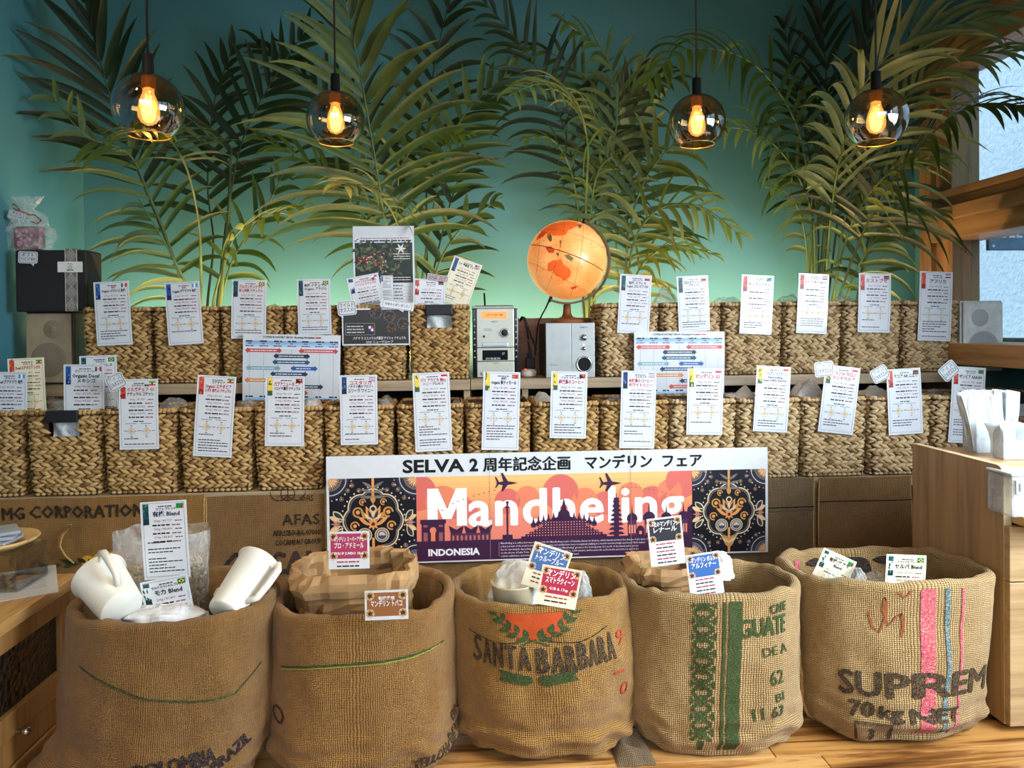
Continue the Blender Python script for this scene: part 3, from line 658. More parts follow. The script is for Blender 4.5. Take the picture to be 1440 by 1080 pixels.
def price_card(px, Y, titles, strip, fl_, label, seed, group, mat=None, rows=6, charts=True, tilt=0.0, prices=None, bend=0.0015):
    rr = random.Random(seed)
    o, w_, h_, fn = sheet('price_card', px, Y, label, 'price card', group, mat, tilt, bend=bend)
    p = Print(); W2, H2 = w_/2, h_/2; u = w_/10; mg = u*0.5
    p.frame(-W2+mg, -H2+mg*1.2, W2-mg, H2-mg*0.7, u*0.07, (96, 100, 130), 1)
    c = STRIP[strip]; sx0, sx1 = -W2+mg*1.1, -W2+mg*1.1+u*1.25; sy1 = H2-mg*1.0; sy0 = sy1-u*4.6
    p.rect(sx0, sy0, sx1, sy1, c[0], 1)
    for k in range(7): p.petal(sx0+rr.random()*u*1.0, sy0+rr.random()*u*4.2, u*rr.uniform(.5, 1.1), u*.35, rr.choice((1.2, 1.8, 1.57)), c[1+k % 2], 2, 5)
    p.rect(sx0, sy0, sx1, sy0+u*1.3, c[1], 2)
    flag(p, W2-mg-u*1.75, H2-mg-u*1.25, W2-mg-u*0.15, H2-mg-u*0.15, fl_)
    y = H2-mg-u*0.75; cx = u*0.35
    greek(p, cx-u*1.5, cx+u*1.5, y, u*0.28, BLK, rr)
    for (s_, col, sz) in titles:
        y -= u*sz*1.45; p.text(s_, cx+u*0.2, y, u*sz, col, 2, bold=0.03, width=w_*0.68)
    y -= u*0.35
    pr_ = prices or rr.choice([(1750, 2625, 4375), (1690, 2535, 4225), (1927, 2890, 4817), (1850, 2775, 4625)])
    for k in range(rows):
        y -= u*0.92
        if k % 2 == 0: p.text('%s / ¥%s' % (('200g', '300g', '500g')[k//2 % 3], format(pr_[k//2 % 3], ',')), cx-u*0.6, y, u*0.52, (150, 58, 76), 2, bold=0.0, width=w_*0.45); greek(p, cx+u*2.0, cx+u*3.5, y+u*.05, u*0.26, BLK, rr)
        else: greek(p, cx-u*2.9, cx+u*1.2, y, u*0.42, BLK, rr); greek(p, cx+u*1.3, cx+u*3.3, y, u*0.34, (150, 70, 84), rr)
    if charts and y-u*4 > -H2:
        y -= u*1.05; greek(p, -u*1.4, u*1.6, y, u*0.32, BLK, rr); y -= u*0.5
        greek(p, -u*3.4, -u*0.6, y, u*0.16, BLK, rr); greek(p, u*0.4, u*3.2, y, u*0.16, BLK, rr)
        y -= u*1.9
        for cxx in (-u*1.9, u*1.9):
            r_ = u*1.05
            p.line([(cxx-r_*1.35, y), (cxx+r_*1.35, y)], u*0.05, BLK, 1); p.line([(cxx, y-r_*1.3), (cxx, y+r_*1.3)], u*0.05, BLK, 1)
            q = [(cxx+r_, y), (cxx, y+r_), (cxx-r_, y), (cxx, y-r_), (cxx+r_, y)]
            p.line(q, u*0.1, GOLD, 3)
            a_, b_, c_, d_ = [rr.uniform(.25, .8)*r_ for _ in range(4)]
            p.poly([(cxx+a_, y), (cxx, y+b_), (cxx-c_, y), (cxx, y-d_)], (214, 178, 110), 2)
            for (qx, qy) in ((-1.9, 0), (1.5, 0), (-.3, 1.35), (-.3, -1.6)): greek(p, cxx+qx*r_*.95, cxx+qx*r_*.95+u*.6, y+qy*r_*.95, u*.2, BLK, rr)
        y -= u*2.0
    bot = -H2+mg*1.2+u*0.7 + (u*1.2 if seed % 3 == 0 else 0)
    while y > bot:
        if rr.random() < .9: greek(p, -W2+u*1.2, rr.choice((W2-u*1.2, W2-u*1.4, W2-u*3.2, W2-u*5)), y-u*.1, u*0.30, BLK, rr)
        y -= u*0.72
    p.build('printed_text', o, fn); return o
GU, GL = 'laminated price cards on the upper baskets', 'laminated price cards on the front baskets'
def TT(*a): return [(s_, c_, z_) for s_, c_, z_ in a]
N = (40, 40, 70); D = (30, 28, 36)
UC = [([(131, 397), (181, 395), (187, 484), (137, 487)], TT(('有機', RED, .5), ('Organic メキシコ 有機', N, .75)), 'blue', 'mexico', 'price card headed Organic メキシコ with blue strip, nearest the black gift box'),
 ([(231, 398), (281, 395), (286, 483), (237, 486)], TT(('有機', RED, .5), ('Organic グアテマラ 有機', N, .75)), 'blue', 'guatemala', 'price card headed Organic グアテマラ with blue and white flag on upper basket'),
 ([(326, 393), (374, 394), (375, 477), (325, 476)], TT(('ブルボンサンドライ', RED, .85), ('樹上完熟 ナチュラル', RED, .7)), 'green', 'brazil', 'price card in red print headed ブルボンサンドライ with Brazil flag'),
 ([(415, 393), (462, 392), (469, 470), (422, 471)], TT(('有機 ナチュラル', D, .7), ('Organic ブラジル', N, .75)), 'green', 'brazil', 'price card headed 有機 ナチュラル Organic ブラジル above the roast chart'),
 ([(873, 385), (918, 388), (911, 470), (867, 468)], TT(('コロンビア', D, .5), ('有機 スプレモ', D, .65), ('Organic コロンビア SUP', N, .75)), 'green', 'colombia', 'price card headed Organic コロンビア SUP, beside the globe'),
 ([(951, 389), (995, 387), (999, 465), (955, 467)], TT(('コロンビア レインボー', N, .8), ('ナチュラル', D, .5)), 'green', 'colombia', 'price card headed コロンビア レインボー with green strip'),
 ([(1044, 386), (1089, 388), (1084, 471), (1039, 469)], TT(('タンザニア', D, .5), ('キリマンジャロ', D, .85)), 'red', 'tanzania', 'price card headed キリマンジャロ with red strip'),
 ([(1123, 384), (1166, 386), (1162, 470), (1120, 468)], TT(('イエメン', D, .5), ('モカ マタリ No.9', RED, .8)), 'red', 'yemen', 'price card headed モカ マタリ with red strip'),
 ([(1207, 384), (1252, 385), (1252, 468), (1207, 467)], TT(('ミストブセ', RED, 1.0),), 'red', 'kenya', 'price card headed ミストブセ above the upper basket'),
 ([(1293, 381), (1340, 383), (1336, 480), (1291, 479)], TT(('ルワンダ', D, .5), ('アフリカ', N, .95)), 'red', 'rwanda', 'price card headed アフリカ next to the white speaker')]
for i, (px, ti, st, fg, lb) in enumerate(UC): price_card(px, UY0-0.016, ti, st, fg, lb, i+11, GU)
LC = [([(167, 533), (222, 533), (224, 631), (168, 633)], TT(('エチオピア 農協', D, .45), ('イルガチェフ G1', RED, .85), ('ナチュラル コチャレ', D, .8)), 'red', 'ethiopia', 'price card headed イルガチェフ G1 ナチュラル コチャレ'),
 ([(279, 527), (332, 530), (326, 644), (270, 641)], TT(('エチオピア', D, .5), ('Organic エチオピア', RED, .85), ('シダモ 有機G1 ナチュラル', RED, .75)), 'red', 'ethiopia', 'tilted price card headed Organic エチオピア シダモ in red print'),
 ([(373, 529), (428, 529), (428, 628), (373, 627)], TT(('パプアニューギニア', RED, .9), ('ハロイヤ農園 ナチュラル', D, .7)), 'yellow', 'png', 'price card headed パプアニューギニア with yellow strip'),
 ([(476, 528), (529, 527), (533, 625), (481, 626)], TT(('コスタリカ', RED, .9), ('ハチミツ農園 ウエスト', D, .55), ('ユリーラ ワイニー', D, .9)), 'navy', 'costarica', 'price card headed コスタリカ ユリーラ ワイニー'),
 ([(579, 525), (631, 523), (637, 633), (585, 636)], TT(('バリ アラビカ 神山', RED, .85), ('ハニープロセス', D, .6)), 'yellow', 'indonesia', 'price card headed バリ アラビカ 神山 just below the upper tabbed basket'),
 ([(679, 523), (731, 523), (730, 634), (678, 632)], TT(('有機', D, .55), ('Organic 東ティモール', D, .85)), 'yellow', 'timor', 'price card headed Organic 東ティモール below the stereo'),
 ([(775, 522), (826, 523), (824, 617), (773, 616)], TT(('アロマ ナチュラル', D, .5), ('極楽鳥のコーヒー', RED, .9)), 'yellow', 'png', 'price card headed 極楽鳥のコーヒー below the subwoofer'),
 ([(873, 521), (922, 522), (921, 631), (872, 630)], TT(('コスタリカ', D, .5), ('火焔鳥のコーヒー', RED, .85), ('ホワイトハニー', RED, .8)), 'navy', 'costarica', 'long price card headed ホワイトハニー touching the banner'),
 ([(966, 518), (1016, 518), (1017, 612), (966, 611)], TT(('マンデリン G1', RED, 1.0),), 'yellow', 'indonesia', 'price card headed マンデリン G1 in front of the second roast chart'),
 ([(1063, 514), (1111, 516), (1108, 609), (1060, 606)], TT(('ゴールデン マンデリン', N, .9), ('Hand picking', N, .6), ('large coffee cherries', N, .6)), 'yellow', 'indonesia', 'price card headed ゴールデン マンデリン Hand picking'),
 ([(1160, 512), (1208, 518), (1201, 612), (1151, 607)], TT(('トラジャ カロシ', RED, .9), ('ランテカルア', RED, .8)), 'yellow', 'indonesia', 'tilted price card headed トラジャ カロシ with red print'),
 ([(1244, 520), (1291, 517), (1301, 609), (1252, 612)], TT(('ケニア AA ニエリ', D, .85),), 'red', 'kenya', 'price card headed ケニア AA with coral strip'),
 ([(1343, 515), (1389, 518), (1377, 624), (1330, 622)], TT(('ザンビア', D, .5), ('ザンビア AAA/AA', D, .9)), 'red', 'zambia', 'price card headed ザンビア AAA/AA by the paper bags')]
for i, (px, ti, st, fg, lb) in enumerate(LC): price_card(px, LY0-0.016, ti, st, fg, lb, i+31, GL)
# decaf cards standing up out of the first baskets
GD = 'decaf price cards standing in the end baskets'
price_card([(12, 505), (65, 502), (64, 600), (14, 602)], LY0+0.07, TT(('デカフェ', D, .5), ('Decaf エチオピア シダモ', RED, .8)), 'red', 'ethiopia', 'cream price card headed Decaf エチオピア, standing behind another card', 51, GD, CREAM)
price_card([(-17, 523), (37, 523), (40, 620), (-14, 620)], LY0+0.03, TT(('デカフェ', D, .5), ('Decaf グアテマラ 有機', N, .8)), 'blue', 'guatemala', 'price card headed Decaf グアテマラ cut by the frame edge', 52, GD)
price_card([(113, 501), (165, 499), (167, 600), (114, 602)], LY0+0.08, TT(('ブラジル', D, .5), ('カフェインレス', D, .7)), 'green', 'brazil', 'price card with Brazil flag peeking out behind the Organic Decaf card', 53, GD)
price_card([(89, 513), (146, 512), (148, 612), (91, 612)], LY0+0.03, TT(('グリーンコーヒー', D, .5), ('Organic Decaf', N, .95), ('メキシコ', N, .85)), 'blue', 'mexico', 'price card headed Organic Decaf メキシコ in blue print', 54, GD)

# speech-bubble tags
def bubble(px, Y, lines, label, cat='tag', group=None, tail=(0.75, -0.5, 0.1, -0.45), c=(150, 156, 160)):
    M, w_, h_ = placed(px, Y); o = tag(empty('speech_tag', mat=M), label, cat, group)
    def outline(s_, q=0.0):
        pts = []
        r_ = h_*0.18
        for cx_, cy_, a0 in ((w_/2-r_, -h_/2+r_, -90), (w_/2-r_, h_/2-r_, 0), (-w_/2+r_, h_/2-r_, 90), (-w_/2+r_, -h_/2+r_, 180)):
            for k in range(5): a = R(a0+k*22.5); pts.append(((cx_+r_*math.cos(a))*s_, (cy_+r_*math.sin(a))*s_))
        return pts
    ol = outline(1.0); tl = (tail[0]*w_/2, tail[1]*h_*1.45); n = len(ol)
    b0 = (tail[0]*w_/2-w_*0.14, -h_/2); b1 = (tail[0]*w_/2+w_*0.02, -h_/2)
    ring = ol+[b0, tl, b1]
    mb = MB(); nn = len(ring); 
    mb.add([(x, y, 0) for x, y in ring]+[(x, y, -0.0009) for x, y in ring], [tuple(range(nn)), tuple(range(2*nn-1, nn-1, -1))]+[(k, nn+k, nn+(k+1) % nn, (k+1) % nn) for k in range(nn)])
    mb.build('sheet', WHITE, o)
    p = Print(); q = outline(0.86); p.line(q+[q[0]], h_*0.035, (40, 40, 44), 1)
    for k, (s_, cc) in enumerate(lines): p.text(s_, 0, h_*(0.08 if len(lines) > 1 else -0.12)-k*h_*0.34, h_*0.26, cc, 2, bold=0.012, width=w_*0.74)
    p.build('printed_text', o); return o
GR = (130, 150, 160); KK = (36, 34, 40)
bubble([(147, 533), (170, 521), (179, 541), (156, 553)], LY0-0.024, [('アイス', GR), ('にもオススメ', KK)], 'tilted アイス speech tag by the イルガチェフ card', group='アイス recommendation tags')
bubble([(1144, 510), (1171, 507), (1174, 528), (1147, 531)], LY0-0.024, [('アイス', GR), ('にもオススメ', KK)], 'nearly upright アイス speech tag by the トラジャ card', group='アイス recommendation tags')
bubble([(1222, 523), (1243, 511), (1253, 529), (1231, 541)], LY0-0.024, [('アイス', GR), ('にもオススメ', KK)], 'tilted アイス speech tag by the ケニア card', group='アイス recommendation tags')
bubble([(1318, 521), (1338, 504), (1351, 521), (1331, 539)], LY0-0.024, [('アイス', GR), ('にもオススメ', KK)], 'steeply tilted アイス speech tag by the ザンビア card', group='アイス recommendation tags')
bubble([(474, 424), (500, 422), (502, 442), (475, 445)], UY0-0.030, [('マイルド', KK), ('オススメ!', KK)], 'マイルド オススメ speech tag on the bean poster', tail=(-.5, -.5, 0, 0))
bubble([(536, 420), (583, 426), (581, 438), (534, 432)], UY0-0.030, [('今年も入荷しました♪', KK)], 'long speech tag reading 今年も入荷しました', tail=(.4, -.5, 0, 0))

# roast-degree charts
def chart(px, Y, label, seed):
    rr = random.Random(seed)
    o, w_, h_, fn = sheet('roast_chart', px, Y, label, 'chart', 'laminated roasting degree charts', WHITE, bend=0.003)
    p = Print(); X = lambda f: -w_/2+w_*f; Yy = lambda f: h_/2-h_*f
    p.text('COFFEE ROASTERY SELVA  Roasting Notice', X(.45), Yy(.055), h_*.028, (40, 40, 60), 2, bold=.03, width=w_*.5); greek(p, X(.68), X(.8), Yy(.055), h_*.025, RED, rr)
    for k in range(8): c = (120+16*k, 168+9*k, 214+3*k); p.rect(X(.02), Yy(.10+.014*(k+1)), X(.98), Yy(.10+.014*k), c, 1)
    for k in range(7):
        xx = X(.07+k*.143)
        greek(p, xx-w_*.04, xx+w_*.045, Yy(.115), h_*.026, BLK, rr, 2); greek(p, xx-w_*.02, xx+w_*.02, Yy(.145), h_*.014, BLK, rr, 2); greek(p, xx-w_*.045, xx+w_*.045, Yy(.18), h_*.016, BLK, rr, 2)
        for j in range(24): 
            yy = .22+j*.032
            if yy < .90: p.rect(xx-w_*.002, Yy(yy+.014), xx+w_*.002, Yy(yy), (60, 60, 70), 1)
        greek(p, xx-w_*.04, xx+w_*.045, Yy(.93), h_*.026, BLK, rr, 3)
    for (a, b, y, c) in ((.02, .40, .24, (206, 72, 70)), (.57, .98, .24, (206, 72, 70)), (.31, .69, .32, (34, 48, 66)), (.30, .69, .41, (40, 84, 116)), (.03, .39, .50, (128, 170, 176)), (.49, .77, .50, (44, 92, 166)), (.28, .67, .585, (34, 62, 92)), (.02, .55, .68, (216, 138, 64)), (.50, .83, .77, (52, 60, 84)), (.38, .67, .86, (206, 84, 68))):
        x0, x1 = X(a), X(b); t_ = h_*.026; hd = h_*.045; L = w_*.035
        p.poly([(x0, Yy(y)), (x0+L, Yy(y)-hd), (x0+L, Yy(y)-t_), (x1-L, Yy(y)-t_), (x1-L, Yy(y)-hd), (x1, Yy(y)), (x1-L, Yy(y)+hd), (x1-L, Yy(y)+t_), (x0+L, Yy(y)+t_), (x0+L, Yy(y)+hd)], c, 2)
        greek(p, x0+L*1.6, x1-L*1.6, Yy(y)-h_*.008, h_*.018, (222, 226, 230), rr, 3)
    for k in range(7): p.rect(X(.02), Yy(.90+.012*(k+1)), X(.98), Yy(.90+.012*k), (214-14*k, 228-9*k, 240-5*k), 1)
    p.build('printed_text', o, fn); return o
chart([(343, 469), (481, 472), (476, 566), (340, 565)], UY0-0.03, 'laminated roast chart between the ブルボンサンドライ card and the bean poster', 5)
chart([(890, 467), (1015, 466), (1022, 556), (893, 556)], UY0-0.03, 'laminated roast chart hanging under the コロンビア cards', 6)

# ---------------------------------------------------------------- centre of the upper row: posters and stray cards
PO, pw, ph, pf = sheet('coffee_poster', [(496, 319), (582, 317), (584, 432), (498, 432)], UY0+0.06, 'tall laminated poster with photo of coffee cherries behind the small cards', 'poster', bend=0.002)
p = Print(); X = lambda f: -pw/2+pw*f; Yy = lambda f: ph/2-ph*f; rr = random.Random(9)
flag(p, X(.03), Yy(.19), X(.09), Yy(.155), 'panama'); greek(p, X(.12), X(.92), Yy(.155), ph*.012, (170, 60, 70), rr); greek(p, X(.12), X(.95), Yy(.19), ph*.022, BLK, rr)
p.rect(X(.03), Yy(.70), X(.97), Yy(.205), (38, 46, 36), 1)
for k in range(150):
    x, y = X(rr.uniform(.05, .9)), Yy(rr.uniform(.23, .60)); c = rr.choice(((70, 88, 50), (96, 104, 66), (120, 118, 84), (52, 66, 40), (30, 36, 30)))
    p.petal(x, y, pw*rr.uniform(.06, .12), pw*.04, rr.uniform(0, 6.2), c, 2+k % 3, 4)
for k in range(60): p.disc(X(rr.uniform(.06, .55)), Yy(rr.gauss(.42, .04)), pw*rr.uniform(.010, .017), rr.choice(((176, 52, 40), (200, 84, 60), (226, 190, 160), (120, 30, 30))), 6, 7)
for k in range(6): p.petal(X(.78), Yy(.28), pw*.09, pw*.03, k*1.05, (232, 232, 224), 7, 5)
for k in range(3): greek(p, X(.66), X(.93), Yy(.35+.03*k), ph*.012, (220, 220, 214), rr, 7)
p.rect(X(.03), Yy(.70), X(.97), Yy(.61), (30, 30, 28), 6)
for k in range(2): greek(p, X(.14), X(.93), Yy(.64+.03*k), ph*.012, (216, 216, 210), rr, 7)
for k in range(6): greek(p, X(.60), X(.80), Yy(.74+.04*k), ph*.014, BLK, rr, 1); p.rect(X(.58), Yy(.755+.04*k), X(.95), Yy(.752+.04*k), (150, 150, 140), 1)
p.build('printed_picture', PO, pf)
GC = 'loose price cards around the tall poster'
price_card([(535, 388), (552, 387), (554, 424), (537, 424)], UY0+0.03, TT(('Panama', RED, 1.0)), 'blue', 'panama', 'narrow price card slipped between poster and front card', 61, GC, rows=3, charts=False)
price_card([(487, 392), (531, 383), (540, 423), (496, 431)], UY0+0.01, TT(('パナマ エスメラルダ農園', RED, .65), ('ゲイシャ ナチュラル', RED, .6)), 'blue', 'panama', 'glinting tilted price card with Panama flag above the bean poster', 62, GC, rows=6, charts=False)
price_card([(578, 391), (624, 394), (628, 440), (584, 440)], UY0+0.04, TT(('ケニア', RED, .7)), 'red', 'kenya', 'price card with orange strip behind the Sold out sign', 63, GC, rows=4, charts=True)
price_card([(640, 359), (679, 374), (656, 434), (617, 421)], UY0+0.09, TT(('コナ 最高級 ブレンド', N, .7)), 'blue', 'usa', 'cream price card leaning far over beside the stereo', 64, GC, CREAM, rows=6)
so, sw, sh, sf = sheet('sold_out_sign', [(602, 384), (631, 389), (629, 397), (600, 392)], UY0+0.03, 'tiny dark red Sold out sign clipped on a price card', 'sign')
p = Print(); p.rect(-sw/2+.002, -sh/2+.002, sw/2-.002, sh/2-.002, (120, 40, 50), 1); p.rect(-sw/2+.004, -sh/2+.004, sw/2-.004, sh/2-.004, (206, 190, 186), 2); p.text('SOLD OUT', 0, -sh*.24, sh*.46, (120, 24, 40), 3, bold=.04, width=sw*.82); p.build('printed_text', so, sf)
bo, bw_, bh_, bf = sheet('bean_poster', [(480, 433), (576, 434), (577, 484), (482, 487)], UY0-0.02, 'dark landscape poster with bowls of coffee beans on the upper baskets', 'poster', bend=0.001)
p = Print(); X = lambda f: -bw_/2+bw_*f; Yy = lambda f: bh_/2-bh_*f
p.rect(X(.02), Yy(.96), X(.98), Yy(.04), (52, 48, 46), 1)
for (cx_, cy_, r_) in ((.50, .10, .12), (.70, .22, .11), (.73, .52, .09), (.90, .42, .11)):
    p.disc(X(cx_), max(Yy(cy_), -bh_/2), bw_*r_*.8, (96, 90, 84), 2, 18); p.disc(X(cx_), Yy(cy_), bw_*r_*.68, (40, 28, 22), 3, 18)
    for k in range(26):
        a_, q = rr.uniform(0, 6.28), rr.uniform(0, .55)*bw_*r_; p.petal(X(cx_)+q*math.cos(a_), Yy(cy_)+q*math.sin(a_), bw_*.035, bw_*.02, a_, rr.choice(((86, 62, 46), (120, 96, 76), (60, 42, 32))), 4, 4)
p.frame(X(.05), Yy(.72), X(.48), Yy(.40), .0008, (190, 186, 180), 3); flag(p, X(.39), Yy(.62), X(.46), Yy(.48), 'panama')
for k in range(3): greek(p, X(.07), X(.33), Yy(.50+.08*k), bh_*.035, (206, 204, 200), rr, 4)
p.text('パナマ ラ エスメラルダ農園 ゲイシャ ナチュラル', X(.55), Yy(.84), bh_*.065, (222, 218, 212), 5, width=bw_*.78); p.text('2023 ニュークロップ', X(.55), Yy(.94), bh_*.06, (222, 218, 212), 5, width=bw_*.4)
p.clip(-bw_/2, -bh_/2, bw_/2, bh_/2); p.build('printed_picture', bo, bf)

# ---------------------------------------------------------------- stereo, subwoofer, speakers
LCD = emitter('amber_display', (255, 120, 60), 1.3)
a, b = at(664, 431, 2.66), at(728, 431, 2.66); z0 = UZ+0.0005
W_ = b.x-a.x; Hh_ = at(690, 434, 2.66).z-z0
st = tag(empty('mini_stereo', (a.x, 2.66, z0)), 'silver mini stereo tower with orange lit display between basket and cables', 'stereo')
MB().box(0.006, W_-0.006, 0.004, 0.19, 0, Hh_-0.004, bev=0.004).build('casing', BLACK, st)
for (x0_, x1_) in ((0, W_*.09), (W_*.91, W_)): MB().box(x0_, x1_, -0.004, 0.01, 0, Hh_, bev=0.003).build('side_pillar', plain('gloss_black', (16, 16, 20), 0.12), st)
for k in range(7):
    for xx in (W_*.045, W_*.955): MB().lathe([(0.0025, 0), (0.0035, 0.002), (0.0035, 0.004)], (xx, -0.0075, Hh_*(.30+.09*k)), 10, 'y').build('button', SILVER, st)
SILV2 = plain('champagne_silver', (186, 184, 168), 0.34, 0.5, noise_amt=0.02)
MB().box(W_*.09, W_*.91, -0.008, 0.004, Hh_*.44, Hh_, bev=0.002).build('amplifier_front', SILV2, st)
MB().box(W_*.09, W_*.91, -0.008, 0.004, Hh_*.24, Hh_*.435, bev=0.002).build('disc_front', SILV2, st)
MB().box(W_*.09, W_*.91, -0.008, 0.004, 0.002, Hh_*.235, bev=0.002).build('tape_front', SILV2, st)
MB().box(W_*.2, W_*.76, -0.0095, -0.006, Hh_*.855, Hh_*.955, bev=0.001).build('lit_display', LCD, st)
MB().box(W_*.21, W_*.77, -0.0095, -0.006, Hh_*.255, Hh_*.40, bev=0.001).build('dark_display', plain('display_black', (12, 12, 16), 0.1), st)
MB().box(W_*.21, W_*.77, -0.012, -0.006, Hh_*.455, Hh_*.51, bev=0.001).box(W_*.24, W_*.74, -0.0135, -0.011, Hh_*.47, Hh_*.495).build('disc_tray', CHROME, st)
k_ = MB().lathe([(0.0165, 0.0), (0.0165, -0.006), (0.014, -0.008)], (W_*.70, -0.008, Hh_*.65), 28, 'y').build('volume_knob', CHROME, st)
MB().lathe([(0.0125, 0.0), (0.0125, -0.008), (0.010, -0.010), (0.0, -0.010)], (W_*.70, -0.012, Hh_*.65), 24, 'y', cap=False).build('knob_face', BLACK, k_)
MB().lathe([(0.004, 0.0), (0.004, -0.004), (0.0, -0.005)], (W_*.25, -0.007, Hh_*.60), 12, 'y', cap=False).build('button', BLACK, st)
MB().lathe([(0.005, 0.0), (0.005, -0.004), (0.0, -0.005)], (W_*.2, -0.007, Hh_*.06), 12, 'y', cap=False).build('button', SILVER, st)
MB().box(0.0, W_*.94, 0.0, 0.17, Hh_+0.0005, Hh_+0.009, bev=0.003).build('top_cover', plain('pale_cover', (176, 178, 170), 0.4), st)
MB().box(0.01, W_*.9, 0.01, 0.16, Hh_+0.009, Hh_+0.012, bev=0.001).build('dark_lid', BLACK, st)
pr = Print(); pr.text('ONKYO', W_*.48, Hh_*.80, Hh_*.022, (70, 70, 66), 1, bold=.02); pr.text('TAPEDECK', W_*.5, Hh_*.215-.002, Hh_*.014, (90, 90, 86), 1)
pr.text('LET IT BE  FM', W_*.48, Hh_*.893, Hh_*.03, (150, 60, 20), 8, width=W_*.4)
pr.text('SOURCE IN', W_*.44, Hh_*.265, Hh_*.030, (190, 200, 200), 8, width=W_*.42); pr.text('27', W_*.67, Hh_*.335, Hh_*.03, (170, 190, 190), 8)
for q in (.70, .68): greek(pr, W_*.25, W_*.42, Hh_*q, .0022, (100, 100, 96), rr)
pr.build('printed_text', st, fn=lambda x, y, z: (x, -0.0083-z, y))
# antenna stub standing behind
tag(MB().tube([at(682, 430, 2.8), at(681, 412, 2.8)], 0.0035, 8).build('antenna_stub', BLACK), 'short black antenna stub sticking up behind the stereo', 'antenna')

a, b = at(767, 455, 2.60), at(836, 455, 2.60)
Ws = b.x-a.x; Hs = at(800, 454, 2.60).z-z0
sb = tag(empty('subwoofer', (a.x, 2.60, z0)), 'silver grey subwoofer box carrying the lit globe', 'speaker')
MB().box(0.002, Ws-0.002, 0.006, 0.235, 0, Hs, bev=0.002).build('cabinet', plain('dark_grey_box', (64, 68, 68), 0.5), sb)
MB().box(0, Ws*.52, -0.004, 0.008, 0, Hs, bev=0.002).build('front_plate', SILVER, sb)
MB().box(Ws*.52, Ws, -0.004, 0.008, 0, Hs, bev=0.002).build('control_plate', SILVER, sb)
cx_ = Ws*.775
for (zz, r_) in ((Hs*.73, .0095), (Hs*.53, .0055)): MB().lathe([(r_*1.25, 0), (r_*1.25, -.002), (r_, -.003), (r_, -.010), (r_*.8, -.012), (0, -.012)], (cx_, -.004, zz), 24, 'y', cap=False).build('control_knob', CHROME, sb)
MB().lathe([(.0285, 0), (.0285, -.004), (.0235, -.006), (.0225, -.002), (.0215, 0)], (cx_, -.004, Hs*.24), 40, 'y', cap=False).build('port_ring', CHROME, sb)
MB().lathe([(.0222, -.0035), (0, -.003)], (cx_, -.003, Hs*.24), 36, 'y', cap=False).build('port', plain('port_black', (6, 6, 6), .9), sb)
MB().lathe([(.0018, 0), (.0018, -.002), (0, -.003)], (cx_, -.004, Hs*.60), 10, 'y', cap=False).build('power_light', emitter('green_led', (220, 255, 220), 3), sb)
pr = Print(); pr.text('ONKYO', cx_, Hs*.90, Hs*.03, (50, 52, 52), 1, bold=.02); greek(pr, Ws*.07, Ws*.2, Hs*.24, .002, (110, 112, 110), rr); greek(pr, Ws*.07, Ws*.25, Hs*.225, .002, (110, 112, 110), rr)
pr.build('printed_text', sb, fn=lambda x, y, z: (x, -0.0043-z, y))

def hifi(px, Y, zb, body, grille, label, name, logo=None, depth=0.15):
    a, b = at(px[0], px[3], Y), at(px[1], px[3], Y); W_ = b.x-a.x; H_ = at(px[0], px[2], Y).z-zb
    o = tag(empty('bookshelf_speaker', (a.x, Y, zb)), label, 'speaker', 'bookshelf speakers at both ends of the upper shelf')
    MB().box(0, W_, 0.006, depth, 0, H_, bev=0.004).build('cabinet', body, o)
    g = MB().box(W_*.03, W_*.97, -0.006, 0.007, H_*.02, H_*.98, bev=0.004).build('grille_frame', grille[0], o)
    MB().lathe([(W_*.37, 0), (W_*.34, -.0015), (W_*.27, -.001), (W_*.12, 0), (0, -.003)], (W_*.5, -.0065, H_*.34), 40, 'y', cap=False).build('woofer', grille[1], o)
    MB().lathe([(W_*.20, 0), (W_*.17, -.002), (W_*.09, -.001), (W_*.07, -.003), (0, -.0035)], (W_*.42 if logo else W_*.6, -.0065, H_*.76), 32, 'y', cap=False).build('tweeter', grille[2], o)
    if logo: pr = Print(); pr.text(logo, W_*.45, H_*.075, H_*.03, (90, 96, 98), 1, spacing=1.2); pr.build('printed_logo', o, fn=lambda x, y, z: (x, -0.0083-z, y))
    return o
def mesh_mat(name, c):
    t = NT(name); v = t.n('ShaderNodeTexVoronoi', i_Scale=420.0); t.l(t.coord(), v.inputs[0])
    t.base(t.ramp(v.outputs['Distance'], [(0.2, tuple(x*.75 for x in c)), (0.5, c)])); t.b.inputs['Roughness'].default_value = .6; return t.m
hifi((36, 104, 439, 512), 2.66, UZ+.0005, plain('walnut_dark', (60, 44, 30), .5), (plain('tan_grille', (150, 132, 104), .6), mesh_mat('tan_cloth_woofer', (128, 112, 90)), mesh_mat('tan_cloth', (136, 120, 94))), 'tan bookshelf speaker under the black gift box', 'a')
hifi((1352, 1411, 423, 514), 2.60, UZ+.0005, plain('white_cabinet', (214, 214, 206), .4), (plain('pale_grille', (216, 218, 212), .5), mesh_mat('grey_cloth_woofer', (166, 172, 172)), mesh_mat('grey_cloth', (184, 188, 186))), 'pale grey bookshelf speaker at the window end of the upper shelf', 'b', logo='DENON')

